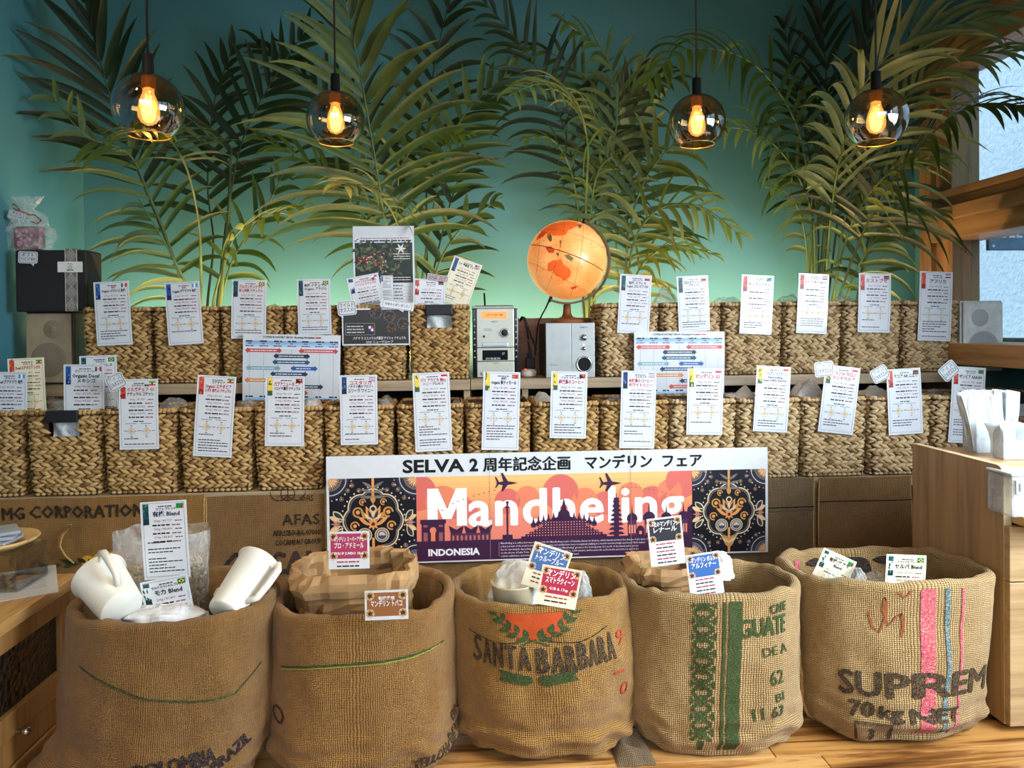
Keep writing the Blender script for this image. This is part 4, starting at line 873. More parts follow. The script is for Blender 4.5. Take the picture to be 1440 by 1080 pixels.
# ---------------------------------------------------------------- cables and adapter between stereo and subwoofer
CB = plain('cable_black', (14, 14, 14), .5)
def cable(pts, r, label, mat=CB, group='cables behind the stereo'):
    P = [at(*q) for q in pts]; out = []
    for i in range(len(P)-1):
        p0, p1, p2, p3 = P[max(i-1, 0)], P[i], P[i+1], P[min(i+2, len(P)-1)]
        for k in range(6):
            t_ = k/6; out.append(0.5*((2*p1)+(p2-p0)*t_+(2*p0-5*p1+4*p2-p3)*t_**2+(3*p1-p0-3*p2+p3)*t_**3))
    out.append(P[-1]); return tag(MB().tube(out, r, 8).build('cable', mat), label, 'cable', group)
cable([(774, 419, 2.62), (768, 432, 2.66), (757, 455, 2.70), (754, 480, 2.72), (752, 500, 2.72)], .003, 'black cord running from the globe foot down to the plug')
cable([(731, 452, 2.80), (735, 446, 2.78), (741, 462, 2.76), (744, 490, 2.74), (747, 505, 2.74)], .0035, 'thick black cable arching beside the stereo')
cable([(729, 474, 2.76), (742, 478, 2.74), (750, 490, 2.72), (750, 502, 2.72)], .002, 'thin grey audio cable looping beside the stereo', plain('cable_grey', (120, 110, 100), .5))
cable([(733, 450, 2.82), (738, 447, 2.80), (746, 470, 2.78), (755, 492, 2.76)], .0025, 'second thin black cable beside the stereo')
c = at(745, 515, 2.72); tag(MB().box(c.x-.016, c.x+.018, 2.70, 2.735, c.z-.008, c.z+.032, bev=.004).box(c.x-.008, c.x+.006, 2.70, 2.73, c.z+.030, c.z+.05, bev=.003).build('power_plug', BLACK), 'black power plug stacked on the white adapter', 'plug')
c = at(743, 525, 2.70)
ad = tag(empty('power_adapter', (c.x, 2.69, UZ+.0005)), 'small rounded white power adapter with a red light', 'adapter')
MB().lathe([(.002, .0), (.026, .001), (.029, .008), (.028, .02), (.02, .026), (.001, .028)], (0, 0, 0), 28).build('shell', plain('ivory', (214, 206, 190), .4), ad)
MB().lathe([(.003, 0), (.003, .002), (0, .003)], (-.012, -.008, .026), 10, cap=False).build('red_light', emitter('red_led', (255, 70, 50), 4), ad)

# ---------------------------------------------------------------- illuminated globe
GC_ = at(799, 365, 2.66); GR_ = (at(855, 365, 2.66)-at(743, 365, 2.66)).length/2
GM = emitter('globe_ocean', (255, 176, 104), 0.50)
nt = GM.node_tree; 
_n = nt.nodes.new('ShaderNodeTexNoise'); _n.inputs['Scale'].default_value = 7; _n.inputs['Detail'].default_value = 5
_rm = nt.nodes.new('ShaderNodeValToRGB'); _rm.color_ramp.elements[0].color = (*srgb((236, 140, 66)), 1); _rm.color_ramp.elements[1].color = (*srgb((250, 180, 112)), 1); _rm.color_ramp.elements[0].position = .35; _rm.color_ramp.elements[1].position = .65
_tc2 = nt.nodes.new('ShaderNodeTexCoord'); nt.links.new(_tc2.outputs['Object'], _n.inputs[0]); nt.links.new(_n.outputs[0], _rm.inputs[0])
nt.links.new(_rm.outputs[0], nt.nodes['Principled BSDF'].inputs['Base Color']); nt.links.new(_rm.outputs[0], nt.nodes['Principled BSDF'].inputs['Emission Color'])
nt.nodes['Principled BSDF'].inputs['Roughness'].default_value = .3
zf = at(799, 449, 2.69).z
gl = tag(empty('world_globe', (GC_.x, 2.70, UZ+Hs+.001)), 'glowing orange world globe on turned wooden stand atop the subwoofer', 'globe')
dx, dy, dz = 0, 2.66-2.70+.03, GC_.z-(UZ+Hs+.001)
ball = MB().lathe([(GR_*math.sin(PI*k/40), -GR_*math.cos(PI*k/40)) for k in range(41)], (0, 0, 0), 64, cap=False).build('ball', GM, gl, loc=(dx, dy, dz))
LAND = emitter('globe_land', (232, 96, 34), .42); LAND2 = emitter('globe_land_dark', (206, 66, 30), .38); LINE = plain('globe_line', (120, 70, 40), .5); OLIVE = emitter('globe_olive', (120, 96, 44), .25)
def onball(x, y, z, lift=.0006): 
    q = math.sqrt(max(0, 1-x*x-y*y)); r_ = GR_+lift+z; return (x*r_, -q*r_, y*r_)
def disc_poly(pts, mat, lift=.0006):
    bm = bmesh.new(); vs = [bm.verts.new((q[0], q[1], 0)) for q in pts]; bm.faces.new(vs)
    bmesh.ops.triangulate(bm, faces=bm.faces[:])
    for it in range(4):
        es = [e for e in bm.edges if e.calc_length() > .07]
        if not es: break
        bmesh.ops.subdivide_edges(bm, edges=es, cuts=1); bmesh.ops.triangulate(bm, faces=bm.faces[:])
    mb = MB(); vs = [onball(v.co.x, v.co.y, 0, lift) for v in bm.verts]; fs = [[v.index for v in f.verts] for f in bm.faces]; bm.free()
    return vs, fs
def rough(pts, k=3, amp=.018, seed=1):
    r2 = random.Random(seed); out = []
    for i in range(len(pts)):
        a_, b_ = pts[i], pts[(i+1) % len(pts)]
        for j in range(k): t_ = j/k; out.append((a_[0]+(b_[0]-a_[0])*t_+r2.uniform(-amp, amp), a_[1]+(b_[1]-a_[1])*t_+r2.uniform(-amp, amp)))
    return out
def gz(zx, zy): return ((600+zx/4.8-799)/56.5, -(300+zy/4.8-365)/56.5)     # sketch coordinates to the disc
mb = MB()
for i, (poly, mi) in enumerate((([(797, 352), (830, 330), (856, 338), (870, 325), (888, 340), (892, 362), (930, 385), (945, 410), (940, 440), (905, 468), (880, 445), (850, 432), (830, 400), (795, 402)], 0),
    ([(775, 120), (800, 95), (830, 80), (880, 70), (960, 62), (1010, 72), (1020, 95), (980, 112), (950, 128), (930, 140), (918, 165), (890, 172), (860, 168), (838, 170), (826, 150), (806, 170), (796, 150), (780, 140)], 0),
    ([(735, 190), (745, 160), (770, 130), (790, 120), (800, 145), (775, 170), (755, 180)], 1), ([(830, 100), (880, 85), (900, 120), (860, 150), (835, 140)], 1), ([(800, 165), (822, 150), (832, 190), (820, 210), (805, 200)], 2),
    ([(785, 245), (815, 240), (840, 262), (838, 285), (805, 282)], 1), ([(900, 300), (930, 300), (960, 325), (945, 345), (915, 325)], 2), ([(845, 280), (870, 290), (866, 312), (850, 300)], 2), ([(1005, 95), (1030, 80), (1040, 95), (1015, 125)], 2), ([(875, 200), (884, 205), (880, 250), (874, 245)], 2), ([(950, 505), (1000, 495), (985, 512), (955, 518)], 1))):
    q = [gz(*v) for v in poly]; q = [(x*min(1, .97/max(.01, math.hypot(x, y))), y*min(1, .97/max(.01, math.hypot(x, y)))) for x, y in q]
    vs, fs = disc_poly(rough(q, 3, .012, i), None, .0006+.0001*(i % 3)); mb.add(vs, fs, mi)
mb.build('continents', [LAND, LAND2, OLIVE], ball)
mb = MB()
def arc(p0, p1, sag, wd, n=30):
    out = []
    for k in range(n+1):
        t_ = k/n; x = p0[0]+(p1[0]-p0[0])*t_; y = p0[1]+(p1[1]-p0[1])*t_+sag*math.sin(PI*t_)
        l = math.hypot(x, y); 
        if l > .985: x, y = x*.985/l, y*.985/l
        out.append(onball(x, y, 0, .0008))
    mb.tube(out, wd, 4, cap=False)
arc(gz(705, 212), gz(1175, 395), .02, .0014)
arc(gz(690, 330), gz(1090, 545), -.04, .0004); arc(gz(770, 110), gz(1200, 250), .05, .0004)
arc(gz(930, 50), gz(800, 520), .0, .0004); arc(gz(760, 130), gz(730, 420), -.01, .0004); arc(gz(1050, 70), gz(960, 560), .04, .0004)
r3 = random.Random(5)
for k in range(120):
    x, y = r3.uniform(-.85, .85), r3.uniform(-.85, .85)
    if x*x+y*y < .8: arc((x, y), (x+r3.uniform(.015, .05), y-r3.uniform(0, .02)), 0, .00045, 2)
mb.build('map_lines', LINE, ball)
BR = plain('brass_brown', (84, 62, 34), .35, .6)
mer = []
for k in range(49):
    th = R(66)-R(182)*k/48; mer.append((dx+(GR_+.012)*math.cos(th), dy, dz+(GR_+.012)*math.sin(th)))
mb = MB(); 
for i, q in enumerate(mer):
    v = Vector((q[0]-dx, 0, q[2]-dz)).normalized()
    for (o_, yy) in ((-.0035, -.009), (.0035, -.009), (.0035, .009), (-.0035, .009)): mb.v.append(tuple(Vector((q[0], dy+yy, q[2]))+v*o_))
for i in range(48):
    for k in range(4): mb.f.append((4*i+k, 4*i+(k+1) % 4, 4*i+4+(k+1) % 4, 4*i+4+k)); mb.m.append(0); mb.sm.append(False)
mb.f += [(0, 1, 2, 3), (192, 193, 194, 195)]; mb.m += [0, 0]; mb.sm += [False]*2
mb.build('meridian_arm', BR, gl)
for th in (R(66), R(-114)):
    c0 = Vector((dx+GR_*.97*math.cos(th), dy, dz+GR_*.97*math.sin(th))); c1 = Vector((dx+(GR_+.02)*math.cos(th), dy, dz+(GR_+.02)*math.sin(th)))
    MB().tube([c0, c1], .006, 12).build('axis_pin', BR, gl)
zb_ = dz-GR_-.014
MB().lathe([(.062, 0), (.064, .006), (.058, .012), (.035, .017), (.020, .024), (.015, .036), (.0135, max(.04, zb_-.004)), (.008, max(.044, zb_))], (0, 0, 0), 40).build('wooden_foot', wood('globe_foot_wood', (128, 70, 36), (84, 40, 20), 0, .6), gl)

# ---------------------------------------------------------------- gift box and wrapped gift on the tan speaker
zt = UZ+at(70, 439, 2.66).z-UZ
a, b = at(22, 438, 2.63), at(123, 438, 2.63)
gb = tag(empty('gift_box', (a.x, 2.63, zt+.001)), 'large matt black gift box with white lace ribbon on the tan speaker', 'gift box')
Wg = b.x-a.x; Hg = at(60, 351, 2.63).z-zt
MB().box(0, Wg, 0, .11, 0, Hg*.99, bev=.006).build('box', plain('black_card', (26, 20, 20), .65), gb)
class t: m = plain('lace_ground', (112, 106, 98), .8)
x0_, x1_ = Wg*.70, Wg*.87
MB().box(x0_, x1_, -.002, .112, -.0005+.001, Hg+.002, bev=.0008).build('lace_ribbon', t.m, gb)
lp = Print(); LW = (228, 224, 210)
nD = 5
for k in range(nD):
    zc = Hg*(k+.5)/nD; hw = (x1_-x0_)/2; xc = (x0_+x1_)/2; hh = Hg/nD/2
    for s_ in (1, .6, .3): lp.line([(xc, zc+hh*s_), (xc+hw*s_*.9, zc), (xc, zc-hh*s_), (xc-hw*s_*.9, zc), (xc, zc+hh*s_)], .0012, LW, 1)
lp.rect(x0_, .001, x0_+.0016, Hg, LW, 1); lp.rect(x1_-.0016, .001, x1_, Hg, LW, 1)
lp.build('lace_pattern', gb, fn=lambda x, y, z: (x, -.0022-z, y))
MB().box(Wg*.60, Wg*.95, -.004, -.0028, Hg*.63, Hg*.80, bev=.0004).build('paper_band', plain('band_white', (222, 220, 212), .6), gb)
pr = Print(); pr.text('SPECIAL', Wg*.775, Hg*.755, .004, BLK, 1); pr.text('SELVA', Wg*.775, Hg*.65, .006, BLK, 1, bold=.03); pr.disc(Wg*.775, Hg*.71, .006, BLK, 1, 14, .005); pr.line([(Wg*.76, Hg*.715), (Wg*.79, Hg*.715)], .001, BLK, 1)
pr.build('printed_text', gb, fn=lambda x, y, z: (x, -.0042-z, y))
bubble([(25, 353), (53, 354), (53, 371), (26, 370)], 2.622, [('ギフト', KK), ('ラッピング ¥330', KK)], 'speech tag about gift wrapping stuck on the black box', tail=(.6, -.5, 0, 0))
c = at(40, 350, 2.69)
gf = tag(empty('wrapped_gift', (c.x, 2.69, zt+Hg+.004)), 'cellophane wrapped gift with dark red packet and red bow on the black box', 'gift')
sc_ = (at(78, 350, 2.69)-at(8, 350, 2.69)).length
MB().box(-sc_*.27, sc_*.30, -.012, .02, 0.002, sc_*.50, bev=.008).build('red_packet', plain('dark_red_foil', (126, 34, 48), .3), gf)
mb = MB()
for k in range(9): mb.petal = None
for k in range(14):
    x, z = r3.uniform(-.22, .24)*sc_, r3.uniform(.05, .42)*sc_; mb.lathe([(0, -.002), (.006, -.001), (.007, .001), (0, .002)], (x, -.0135, z), 8, 'y', cap=False)
mb.build('foil_highlights', plain('pink_foil', (196, 120, 130), .25), gf)
def cell(u, v):
    a_ = 2*PI*u; 
    prof = [(0, .46), (.25, .56), (.5, .46), (.68, .26), (.76, .10), (.86, .22), (1, .34)]
    for (v0, r0), (v1_, r1) in zip(prof, prof[1:]):
        if v <= v1_: rr_ = r0+(r1-r0)*(v-v0)/(v1_-v0); break
    n = noise.noise(Vector((math.cos(a_)*3, math.sin(a_)*3, v*7)))
    return (math.cos(a_)*rr_*sc_*(1+.22*n), math.sin(a_)*rr_*sc_*.35*(1+.3*n), v*sc_*1.12+.03*n*sc_)
MB().grid(cell, 44, 30, smooth=False).build('cellophane', film('cellophane', (245, 245, 240), .22, .08), gf)
def ribbon(pts, wd, mat, name, parent):
    P = [Vector(q) for q in pts]; mb = MB(); vs = []
    for i, q in enumerate(P): vs += [q+Vector((0, 0, wd/2)), q-Vector((0, 0, wd/2)), q+Vector((0, .0008, wd/2)), q+Vector((0, .0008, -wd/2))]
    fs = []
    for i in range(len(P)-1):
        b_ = 4*i; fs += [(b_, b_+4, b_+5, b_+1), (b_+2, b_+3, b_+7, b_+6), (b_, b_+2, b_+6, b_+4), (b_+1, b_+5, b_+7, b_+3)]
    mb.add(vs, fs, None, True); return mb.build(name, mat, parent)
RB = plain('red_ribbon', (180, 28, 40), .3)
q = lambda x, z: (x*sc_, -.035+.01*math.sin(x*20), z*sc_)
ribbon([q(-.02, .80), q(-.12, .92), q(-.22, .93), q(-.18, .84), q(-.02, .79), q(.12, .72), q(.28, .70), q(.36, .60), q(.30, .52), q(.18, .58)], .004, RB, 'bow', gf)
ribbon([q(-.02, .80), q(-.10, .78), q(-.16, .70)], .004, RB, 'ribbon_end', gf)
bubble([(10, 293), (33, 301), (36, 312), (13, 307)], 2.64, [('ギフト', KK), ('ラッピング', KK)], 'small speech tag tucked in the cellophane gift wrap', tail=(.6, -.5, 0, 0))

# ---------------------------------------------------------------- pendant lamps
SMOKE = glass('smoked_amber_glass', (206, 182, 140), 0.26, 0.85, 0.01)
BULBG = glass('bulb_glass', (255, 214, 150), 0.10, 0.5)
_e = BULBG.node_tree.nodes.new('ShaderNodeEmission'); _e.inputs[0].default_value = (1.0, .64, .26, 1); _e.inputs[1].default_value = 0.9
_ad = BULBG.node_tree.nodes.new('ShaderNodeAddShader'); _o = BULBG.node_tree.nodes['Material Output']; _src = _o.inputs[0].links[0].from_socket
BULBG.node_tree.links.new(_src, _ad.inputs[0]); BULBG.node_tree.links.new(_e.outputs[0], _ad.inputs[1]); BULBG.node_tree.links.new(_ad.outputs[0], _o.inputs[0])
FIL = emitter('filament_glow', (255, 190, 90), 55.0)
GLOW = emitter('filament_core', (255, 216, 130), 16.0)
def pendant(px, py, Y, lab, tilt=0.0, D=.170):
    c = at(px, py, Y); r_ = D/2
    o = tag(empty('pendant_lamp', (c.x, Y, ZC)), lab, 'lamp', 'smoked glass globe pendant lamps'); zc = c.z-ZC
    prof = []
    for k in range(33):
        th = R(12)+R(180-12-37)*k/32; prof.append((r_*math.sin(th), r_*math.cos(th)))
    MB().lathe(prof, (0, 0, zc), 56, cap=False).build('glass_shade', SMOKE, o)
    MB().lathe([(prof[-1][0]-.001, prof[-1][1]-.001), (prof[-1][0]+.001, prof[-1][1]-.001), (prof[-1][0]+.001, prof[-1][1]+.001), (prof[-1][0]-.001, prof[-1][1]+.001), (prof[-1][0]-.001, prof[-1][1]-.001)], (0, 0, zc), 56, cap=False).build('rim_edge', plain('rim_amber', (190, 150, 90), .15, .3), o)
    MB().tube([(0, 0, 0), (0, 0, zc+r_+.03)], .003, 8).build('cord', BLACK, o)
    MB().lathe([(.004, .055), (.013, .05), (.014, .004), (.020, .0), (.020, -.006), (.0, -.006)], (0, 0, zc+r_*.97), 24, cap=False).build('cap', BLACK, o)
    MB().lathe([(.016, 0), (.017, -.034), (.014, -.036)], (0, 0, zc+r_*.97), 20).build('socket', plain('brass_socket', (120, 90, 50), .4, .6), o)
    zt_ = zc+r_*.97-.034
    bp = [(.013, 0), (.014, -.012), (.020, -.030), (.026, -.055), (.025, -.072), (.017, -.085), (.001, -.092)]
    bl = MB().lathe(bp, (0, 0, zt_), 28, cap=False).build('bulb', BULBG, o)
    fm = MB()
    for k in range(6):
        a_ = 2*PI*k/6; fm.tube([(.006*math.cos(a_), .006*math.sin(a_), zt_-.018), (.013*math.cos(a_+.3), .013*math.sin(a_+.3), zt_-.070)], .0009, 5)
    fm.build('filament', FIL, bl)
    MB().lathe([(.0005, -.030), (.003, -.040), (.0045, -.058), (.003, -.072), (.0005, -.078)], (0, 0, zt_), 12, cap=False).build('glow_stem', GLOW, bl)
    l = light('bulb_light', 'POINT', (c.x, Y, ZC+zt_-.05), None, 1.6, (1.0, .66, .32), shadow_soft_size=.02)
    return o
pendant(209, 152, 1.92, 'smoked globe pendant hanging nearest the dark wall corner palm, largest of the four')
pendant(472, 168, 2.25, 'smoked globe pendant in front of the tall fan palm above the coffee poster')
pendant(980, 172, 2.24, 'smoked globe pendant up and across from the glowing world globe')
pendant(1232, 167, 2.06, 'smoked globe pendant half veiled by pale fronds near the window')

# ---------------------------------------------------------------- palms
LEAF = leaf_mat('palm_leaf', (82, 108, 50), (38, 64, 32)); LEAF_SHADE = leaf_mat('palm_leaf_shade', (34, 54, 28), (14, 30, 18)); LEAF_LIT = leaf_mat('palm_leaf_lit', (140, 148, 84), (88, 108, 48)); LEAFP = leaf_mat('palm_leaf_pale', (132, 144, 100), (76, 98, 62))  # dark and yellow copies paint shaded and lamplit fronds into the leaf colour
STEM = plain('palm_stem', (82, 104, 54), .5, noise_amt=.2, scale=12); STEM_SHADE = plain('palm_stem_shade', (46, 60, 28), .5, noise_amt=.2, scale=12)  # dark stem copy carries painted shade
LM = {'m': (LEAF, STEM), 'd': (LEAF_SHADE, STEM_SHADE), 'y': (LEAF_LIT, STEM), 'p': (LEAFP, STEM)}
def cr(P, n):
    out = []
    for i in range(len(P)-1):
        p0, p1, p2, p3 = P[max(i-1, 0)], P[i], P[i+1], P[min(i+2, len(P)-1)]
        for k in range(n):
            t_ = k/n; out.append(0.5*((2*p1)+(p2-p0)*t_+(2*p0-5*p1+4*p2-p3)*t_**2+(3*p1-p0-3*p2+p3)*t_**3))
    out.append(P[-1]); return out
def clampv(v): return Vector((min(max(v.x, XL+.012), XR-.015 if not (YW0 < v.y < YW1 and v.z > zSill) else XR-.02), min(v.y, YB-.012), min(v.z, ZC-.02)))
def frond(plant, pts, L, n, t0=.4, kind='m', droop=1.0, wd=.026, nrm=(0, -1, .35), ang=(62, 22), rr=None, lift=.12, roll=0.0, tipL=.55, oneside=None):
    wd *= .90; droop *= 1.3; O = plant.location; C_ = cr([at(*q) for q in pts], 8); m1, m2 = LM[kind]
    cum = [0]
    for a_, b_ in zip(C_, C_[1:]): cum.append(cum[-1]+(b_-a_).length)
    T_ = cum[-1]
    def ev(t_):
        s = t_*T_
        for i in range(len(C_)-1):
            if cum[i+1] >= s: f = (s-cum[i])/max(1e-6, cum[i+1]-cum[i]); return C_[i].lerp(C_[i+1], f), (C_[i+1]-C_[i]).normalized()
        return C_[-1], (C_[-1]-C_[-2]).normalized()
    fo = MB().tube([clampv(v)-O for v in C_], [.0065*(1-.75*i/(len(C_)-1)) for i in range(len(C_))], 6).build('frond', m2, plant)
    N0 = Vector(nrm).normalized()
    for k in range(n):
        t_ = t0+(1-t0)*(k+.3)/n
        for side in (-1, 1):
            if oneside and side != oneside: continue
            P, T = ev(min(.999, t_+rr.uniform(-.2, .2)*(1-t0)/n))
            N = (N0-T*N0.dot(T)).normalized(); Sd = T.cross(N)*side
            f = (t_-t0)/(1-t0); a_ = R(ang[0]+(ang[1]-ang[0])*f+rr.uniform(-6, 6))
            l = L*(0.55+.45*math.sin(PI*min(1, (f*.85+.25))))*(1-(1-tipL)*f*f)*rr.uniform(.86, 1.1)
            d = (Sd*math.sin(a_)+T*math.cos(a_)+N*(lift+rr.uniform(-.10, .16))).normalized()
            ns = 9; vs = []; p_ = P.copy(); up = N.copy()
            w_ = wd*rr.uniform(.8, 1.15); dr = droop*rr.uniform(.6, 1.45); tw = rr.uniform(-.5, .5)
            for j in range(ns+1):
                s = j/ns; ww = w_*(math.sin(PI*min(1, s*.93+.07)**.75)**.8)/2+.0004
                e = d.cross(up).normalized(); e = (e*math.cos(tw*s)+up*math.sin(tw*s)); nn = e.cross(d).normalized()
                if nn.dot(up) < 0: nn = -nn
                for q_, z_ in ((-1, .0), (0, -.22), (1, .0)): vs.append(clampv(p_+e*ww*q_+nn*ww*z_*1.6)-O)
                p_ = p_+d*(l/ns); d = (d+Vector((0, 0, -1))*dr*.16*(s+.25)).normalized(); up = (up-d*up.dot(d)).normalized()
            fs = [(3*j+i, 3*j+3+i, 3*j+4+i, 3*j+1+i) for j in range(ns) for i in (0, 1)]
            mb = MB(); mb.add(vs, fs, None, True); mb.uv = {3*j+i: (i*.02, j*.1) for j in range(ns+1) for i in range(3)}
            mb.build('leaflet', m1, fo)
def palm(px, Y, label, fr, seed, bare=()):
    rr = random.Random(seed); c = at(px, 430, Y)
    o = tag(empty('potted_palm', (c.x, Y, 0)), label, 'palm', 'kentia palms behind the upper baskets')
    MB().lathe([(.085, 0), (.115, .30), (.12, .62), (.125, .66), (.118, .66), (.11, .63)], (0, 0, 0), 28).build('pot', plain('dark_pot', (50, 44, 40), .6), o)
    MB().lathe([(.112, .62), (.09, .635), (.001, .64)], (0, 0, 0), 20, cap=False).build('soil', plain('soil', (40, 30, 22), .95), o)
    for f in fr:
        kw = dict(f[3]) if len(f) > 3 else {}
        P0 = (px+(f[0][0][0]-px)*.25, 520, Y)
        frond(o, [P0]+f[0], f[1], f[2], rr=rr, **kw)
    for b_ in bare: MB().tube([at(*q)-o.location for q in [(px, 520, Y)]+list(b_)], [.006, .008, .007, .004][:len(b_)+1], 6).build('cut_stem', STEM, o)
    return o
Yb = 3.05
palm(285, Yb, 'potted palm with dark upright fronds beside the wall corner', [
 ([(266, 425, 3.04), (226, 320, 3.0), (190, 230, 2.95), (150, 120, 2.85), (112, -30, 2.75)], .40, 15, dict(t0=.50, kind='d', droop=.5, ang=(50, 14), wd=.034)),
 ([(283, 425, 3.02), (281, 330, 2.9), (270, 262, 2.7), (252, 215, 2.4), (222, 186, 2.1), (180, 186, 1.84)], .25, 14, dict(t0=.60, kind='m', droop=.9, nrm=(0, -.2, 1), ang=(75, 30), wd=.020)),
 ([(306, 425, 3.04), (320, 300, 3.06), (342, 195, 3.05), (388, 105, 3.0), (440, 30, 2.95)], .30, 14, dict(t0=.5, kind='d', droop=.6, wd=.032)),
 ([(262, 425, 3.02), (240, 350, 2.98), (212, 280, 2.95), (180, 215, 2.9), (120, 190, 2.8), (70, 130, 2.75)], .30, 14, dict(t0=.30, kind='m', droop=.9, wd=.024, ang=(60, 35))),
 ([(270, 425, 3.0), (255, 385, 2.95), (225, 330, 2.9), (195, 280, 2.88)], .27, 9, dict(t0=.35, kind='m', droop=1.4, wd=.020, oneside=-1, ang=(60, 40))),
 ([(300, 425, 3.04), (316, 370, 3.0), (332, 330, 2.95), (372, 305, 2.85), (430, 288, 2.75)], .22, 8, dict(t0=.5, kind='y', droop=1.2, wd=.034, nrm=(0, -.6, 1))),
 ([(292, 425, 3.06), (300, 340, 3.08), (292, 260, 3.1), (300, 150, 3.1), (330, 60, 3.08)], .30, 12, dict(t0=.45, kind='d', droop=.7, wd=.030)),
 ([(310, 425, 3.05), (330, 360, 3.04), (370, 300, 3.0), (400, 240, 2.98)], .24, 8, dict(t0=.4, kind='m', droop=1.0, wd=.024)),
 ], 21, bare=[[(309, 430, 3.0), (322, 300, 2.95), (325, 206, 2.92)]])
palm(585, Yb, 'potted palm with broad fan fronds behind the coffee cherry poster', [
 ([(568, 425, 3.0), (545, 330, 2.85), (526, 215, 2.7), (506, 100, 2.6), (476, -40, 2.5)], .52, 18, dict(t0=.36, kind='m', droop=.75, wd=.034, ang=(66, 20))),
 ([(590, 425, 3.06), (606, 310, 3.06), (632, 200, 3.05), (672, 140, 3.0), (730, 95, 2.95)], .27, 12, dict(t0=.52, kind='m', droop=.5, wd=.034, ang=(70, 30))),
 ([(580, 425, 3.0), (570, 350, 2.9), (548, 292, 2.75), (515, 262, 2.55), (478, 262, 2.35)], .26, 12, dict(t0=.5, kind='y', droop=1.2, nrm=(0, -1, .9), wd=.022, ang=(75, 35))),
 ([(600, 425, 3.04), (612, 370, 3.04), (632, 290, 3.05), (660, 210, 3.05)], .27, 8, dict(t0=.3, kind='d', droop=.7, wd=.030)),
 ([(604, 425, 3.0), (622, 360, 2.95), (660, 310, 2.9), (710, 275, 2.85)], .20, 7, dict(t0=.35, kind='m', droop=1.0, wd=.024)),
 ([(566, 425, 3.02), (530, 330, 3.0), (450, 240, 2.9), (360, 190, 2.8)], .30, 13, dict(t0=.40, kind='m', droop=.9, wd=.022, nrm=(0, -1, .8))),
 ([(575, 425, 3.08), (556, 320, 3.1), (500, 200, 3.1), (430, 110, 3.1), (360, 60, 3.08)], .34, 15, dict(t0=.4, kind='d', droop=.8, wd=.030)),
 ([(590, 425, 3.02), (578, 330, 2.98), (560, 250, 2.9), (600, 190, 2.8), (660, 190, 2.7)], .24, 11, dict(t0=.5, kind='m', droop=1.1, wd=.022)),
 ([(600, 425, 3.08), (600, 250, 3.1), (610, 100, 3.1), (640, -30, 3.05)], .32, 12, dict(t0=.45, kind='d', droop=.8, wd=.028))], 22)
palm(830, Yb, 'potted palm with pale lit leaflets drooping above the globe', [
 ([(820, 425, 3.05), (812, 300, 3.02), (796, 190, 3.0), (745, 80, 2.95), (660, -20, 2.85)], .34, 16, dict(t0=.45, kind='d', droop=.9, wd=.024)),
 ([(826, 425, 3.03), (824, 300, 2.95), (826, 200, 2.8), (806, 135, 2.6), (760, 118, 2.4), (715, 135, 2.25)], .23, 15, dict(t0=.55, kind='y', droop=1.3, nrm=(0, -1, .9), wd=.018, ang=(72, 40))),
 ([(824, 425, 3.04), (816, 320, 3.0), (803, 240, 2.9), (775, 195, 2.8), (735, 195, 2.7)], .18, 10, dict(t0=.5, kind='m', droop=1.2, nrm=(0, -1, .9), wd=.018)),
 ([(836, 425, 3.04), (848, 280, 3.0), (868, 160, 2.95), (850, 75, 2.85), (790, 30, 2.75)], .28, 16, dict(t0=.45, kind='m', droop=1.3, wd=.020)),
 ([(834, 425, 3.06), (838, 300, 3.06), (850, 200, 3.0), (900, 120, 2.9), (960, 110, 2.8)], .28, 15, dict(t0=.45, kind='d', droop=1.2, wd=.020)),
 ([(830, 425, 3.07), (825, 300, 3.08), (850, 180, 3.05), (800, 90, 3.0), (720, 60, 2.95)], .26, 13, dict(t0=.5, kind='m', droop=1.1, wd=.020)),
 ([(832, 425, 3.02), (830, 310, 2.98), (842, 240, 2.9), (870, 215, 2.8)], .18, 8, dict(t0=.5, kind='m', droop=1.2, wd=.018))], 23)
palm(882, Yb-.04, 'potted palm with yellow green drooping fronds beside the globe', [
 ([(878, 425, 3.0), (884, 330, 2.98), (906, 255, 2.95), (945, 205, 2.85), (1000, 165, 2.75)], .36, 15, dict(t0=.38, kind='m', droop=1.0, wd=.026, ang=(68, 30))),
 ([(884, 425, 2.98), (890, 345, 2.92), (925, 295, 2.85), (985, 290, 2.75), (1045, 335, 2.7)], .26, 17, dict(t0=.30, kind='y', droop=1.5, wd=.022, nrm=(0, -1, .8), ang=(75, 40))),
 ([(880, 425, 3.02), (882, 350, 3.0), (884, 270, 3.0), (893, 170, 3.0), (905, 90, 3.0)], .30, 7, dict(t0=.55, kind='y', droop=.3, wd=.040, ang=(26, 12))),
 ([(886, 425, 2.96), (905, 370, 2.9), (950, 345, 2.82), (1010, 360, 2.78)], .20, 12, dict(t0=.3, kind='y', droop=1.6, wd=.020, nrm=(0, -.6, 1))),
 ([(872, 425, 3.02), (866, 340, 3.0), (868, 260, 2.98), (840, 190, 2.9)], .22, 9, dict(t0=.55, kind='m', droop=1.2, wd=.020))], 24)
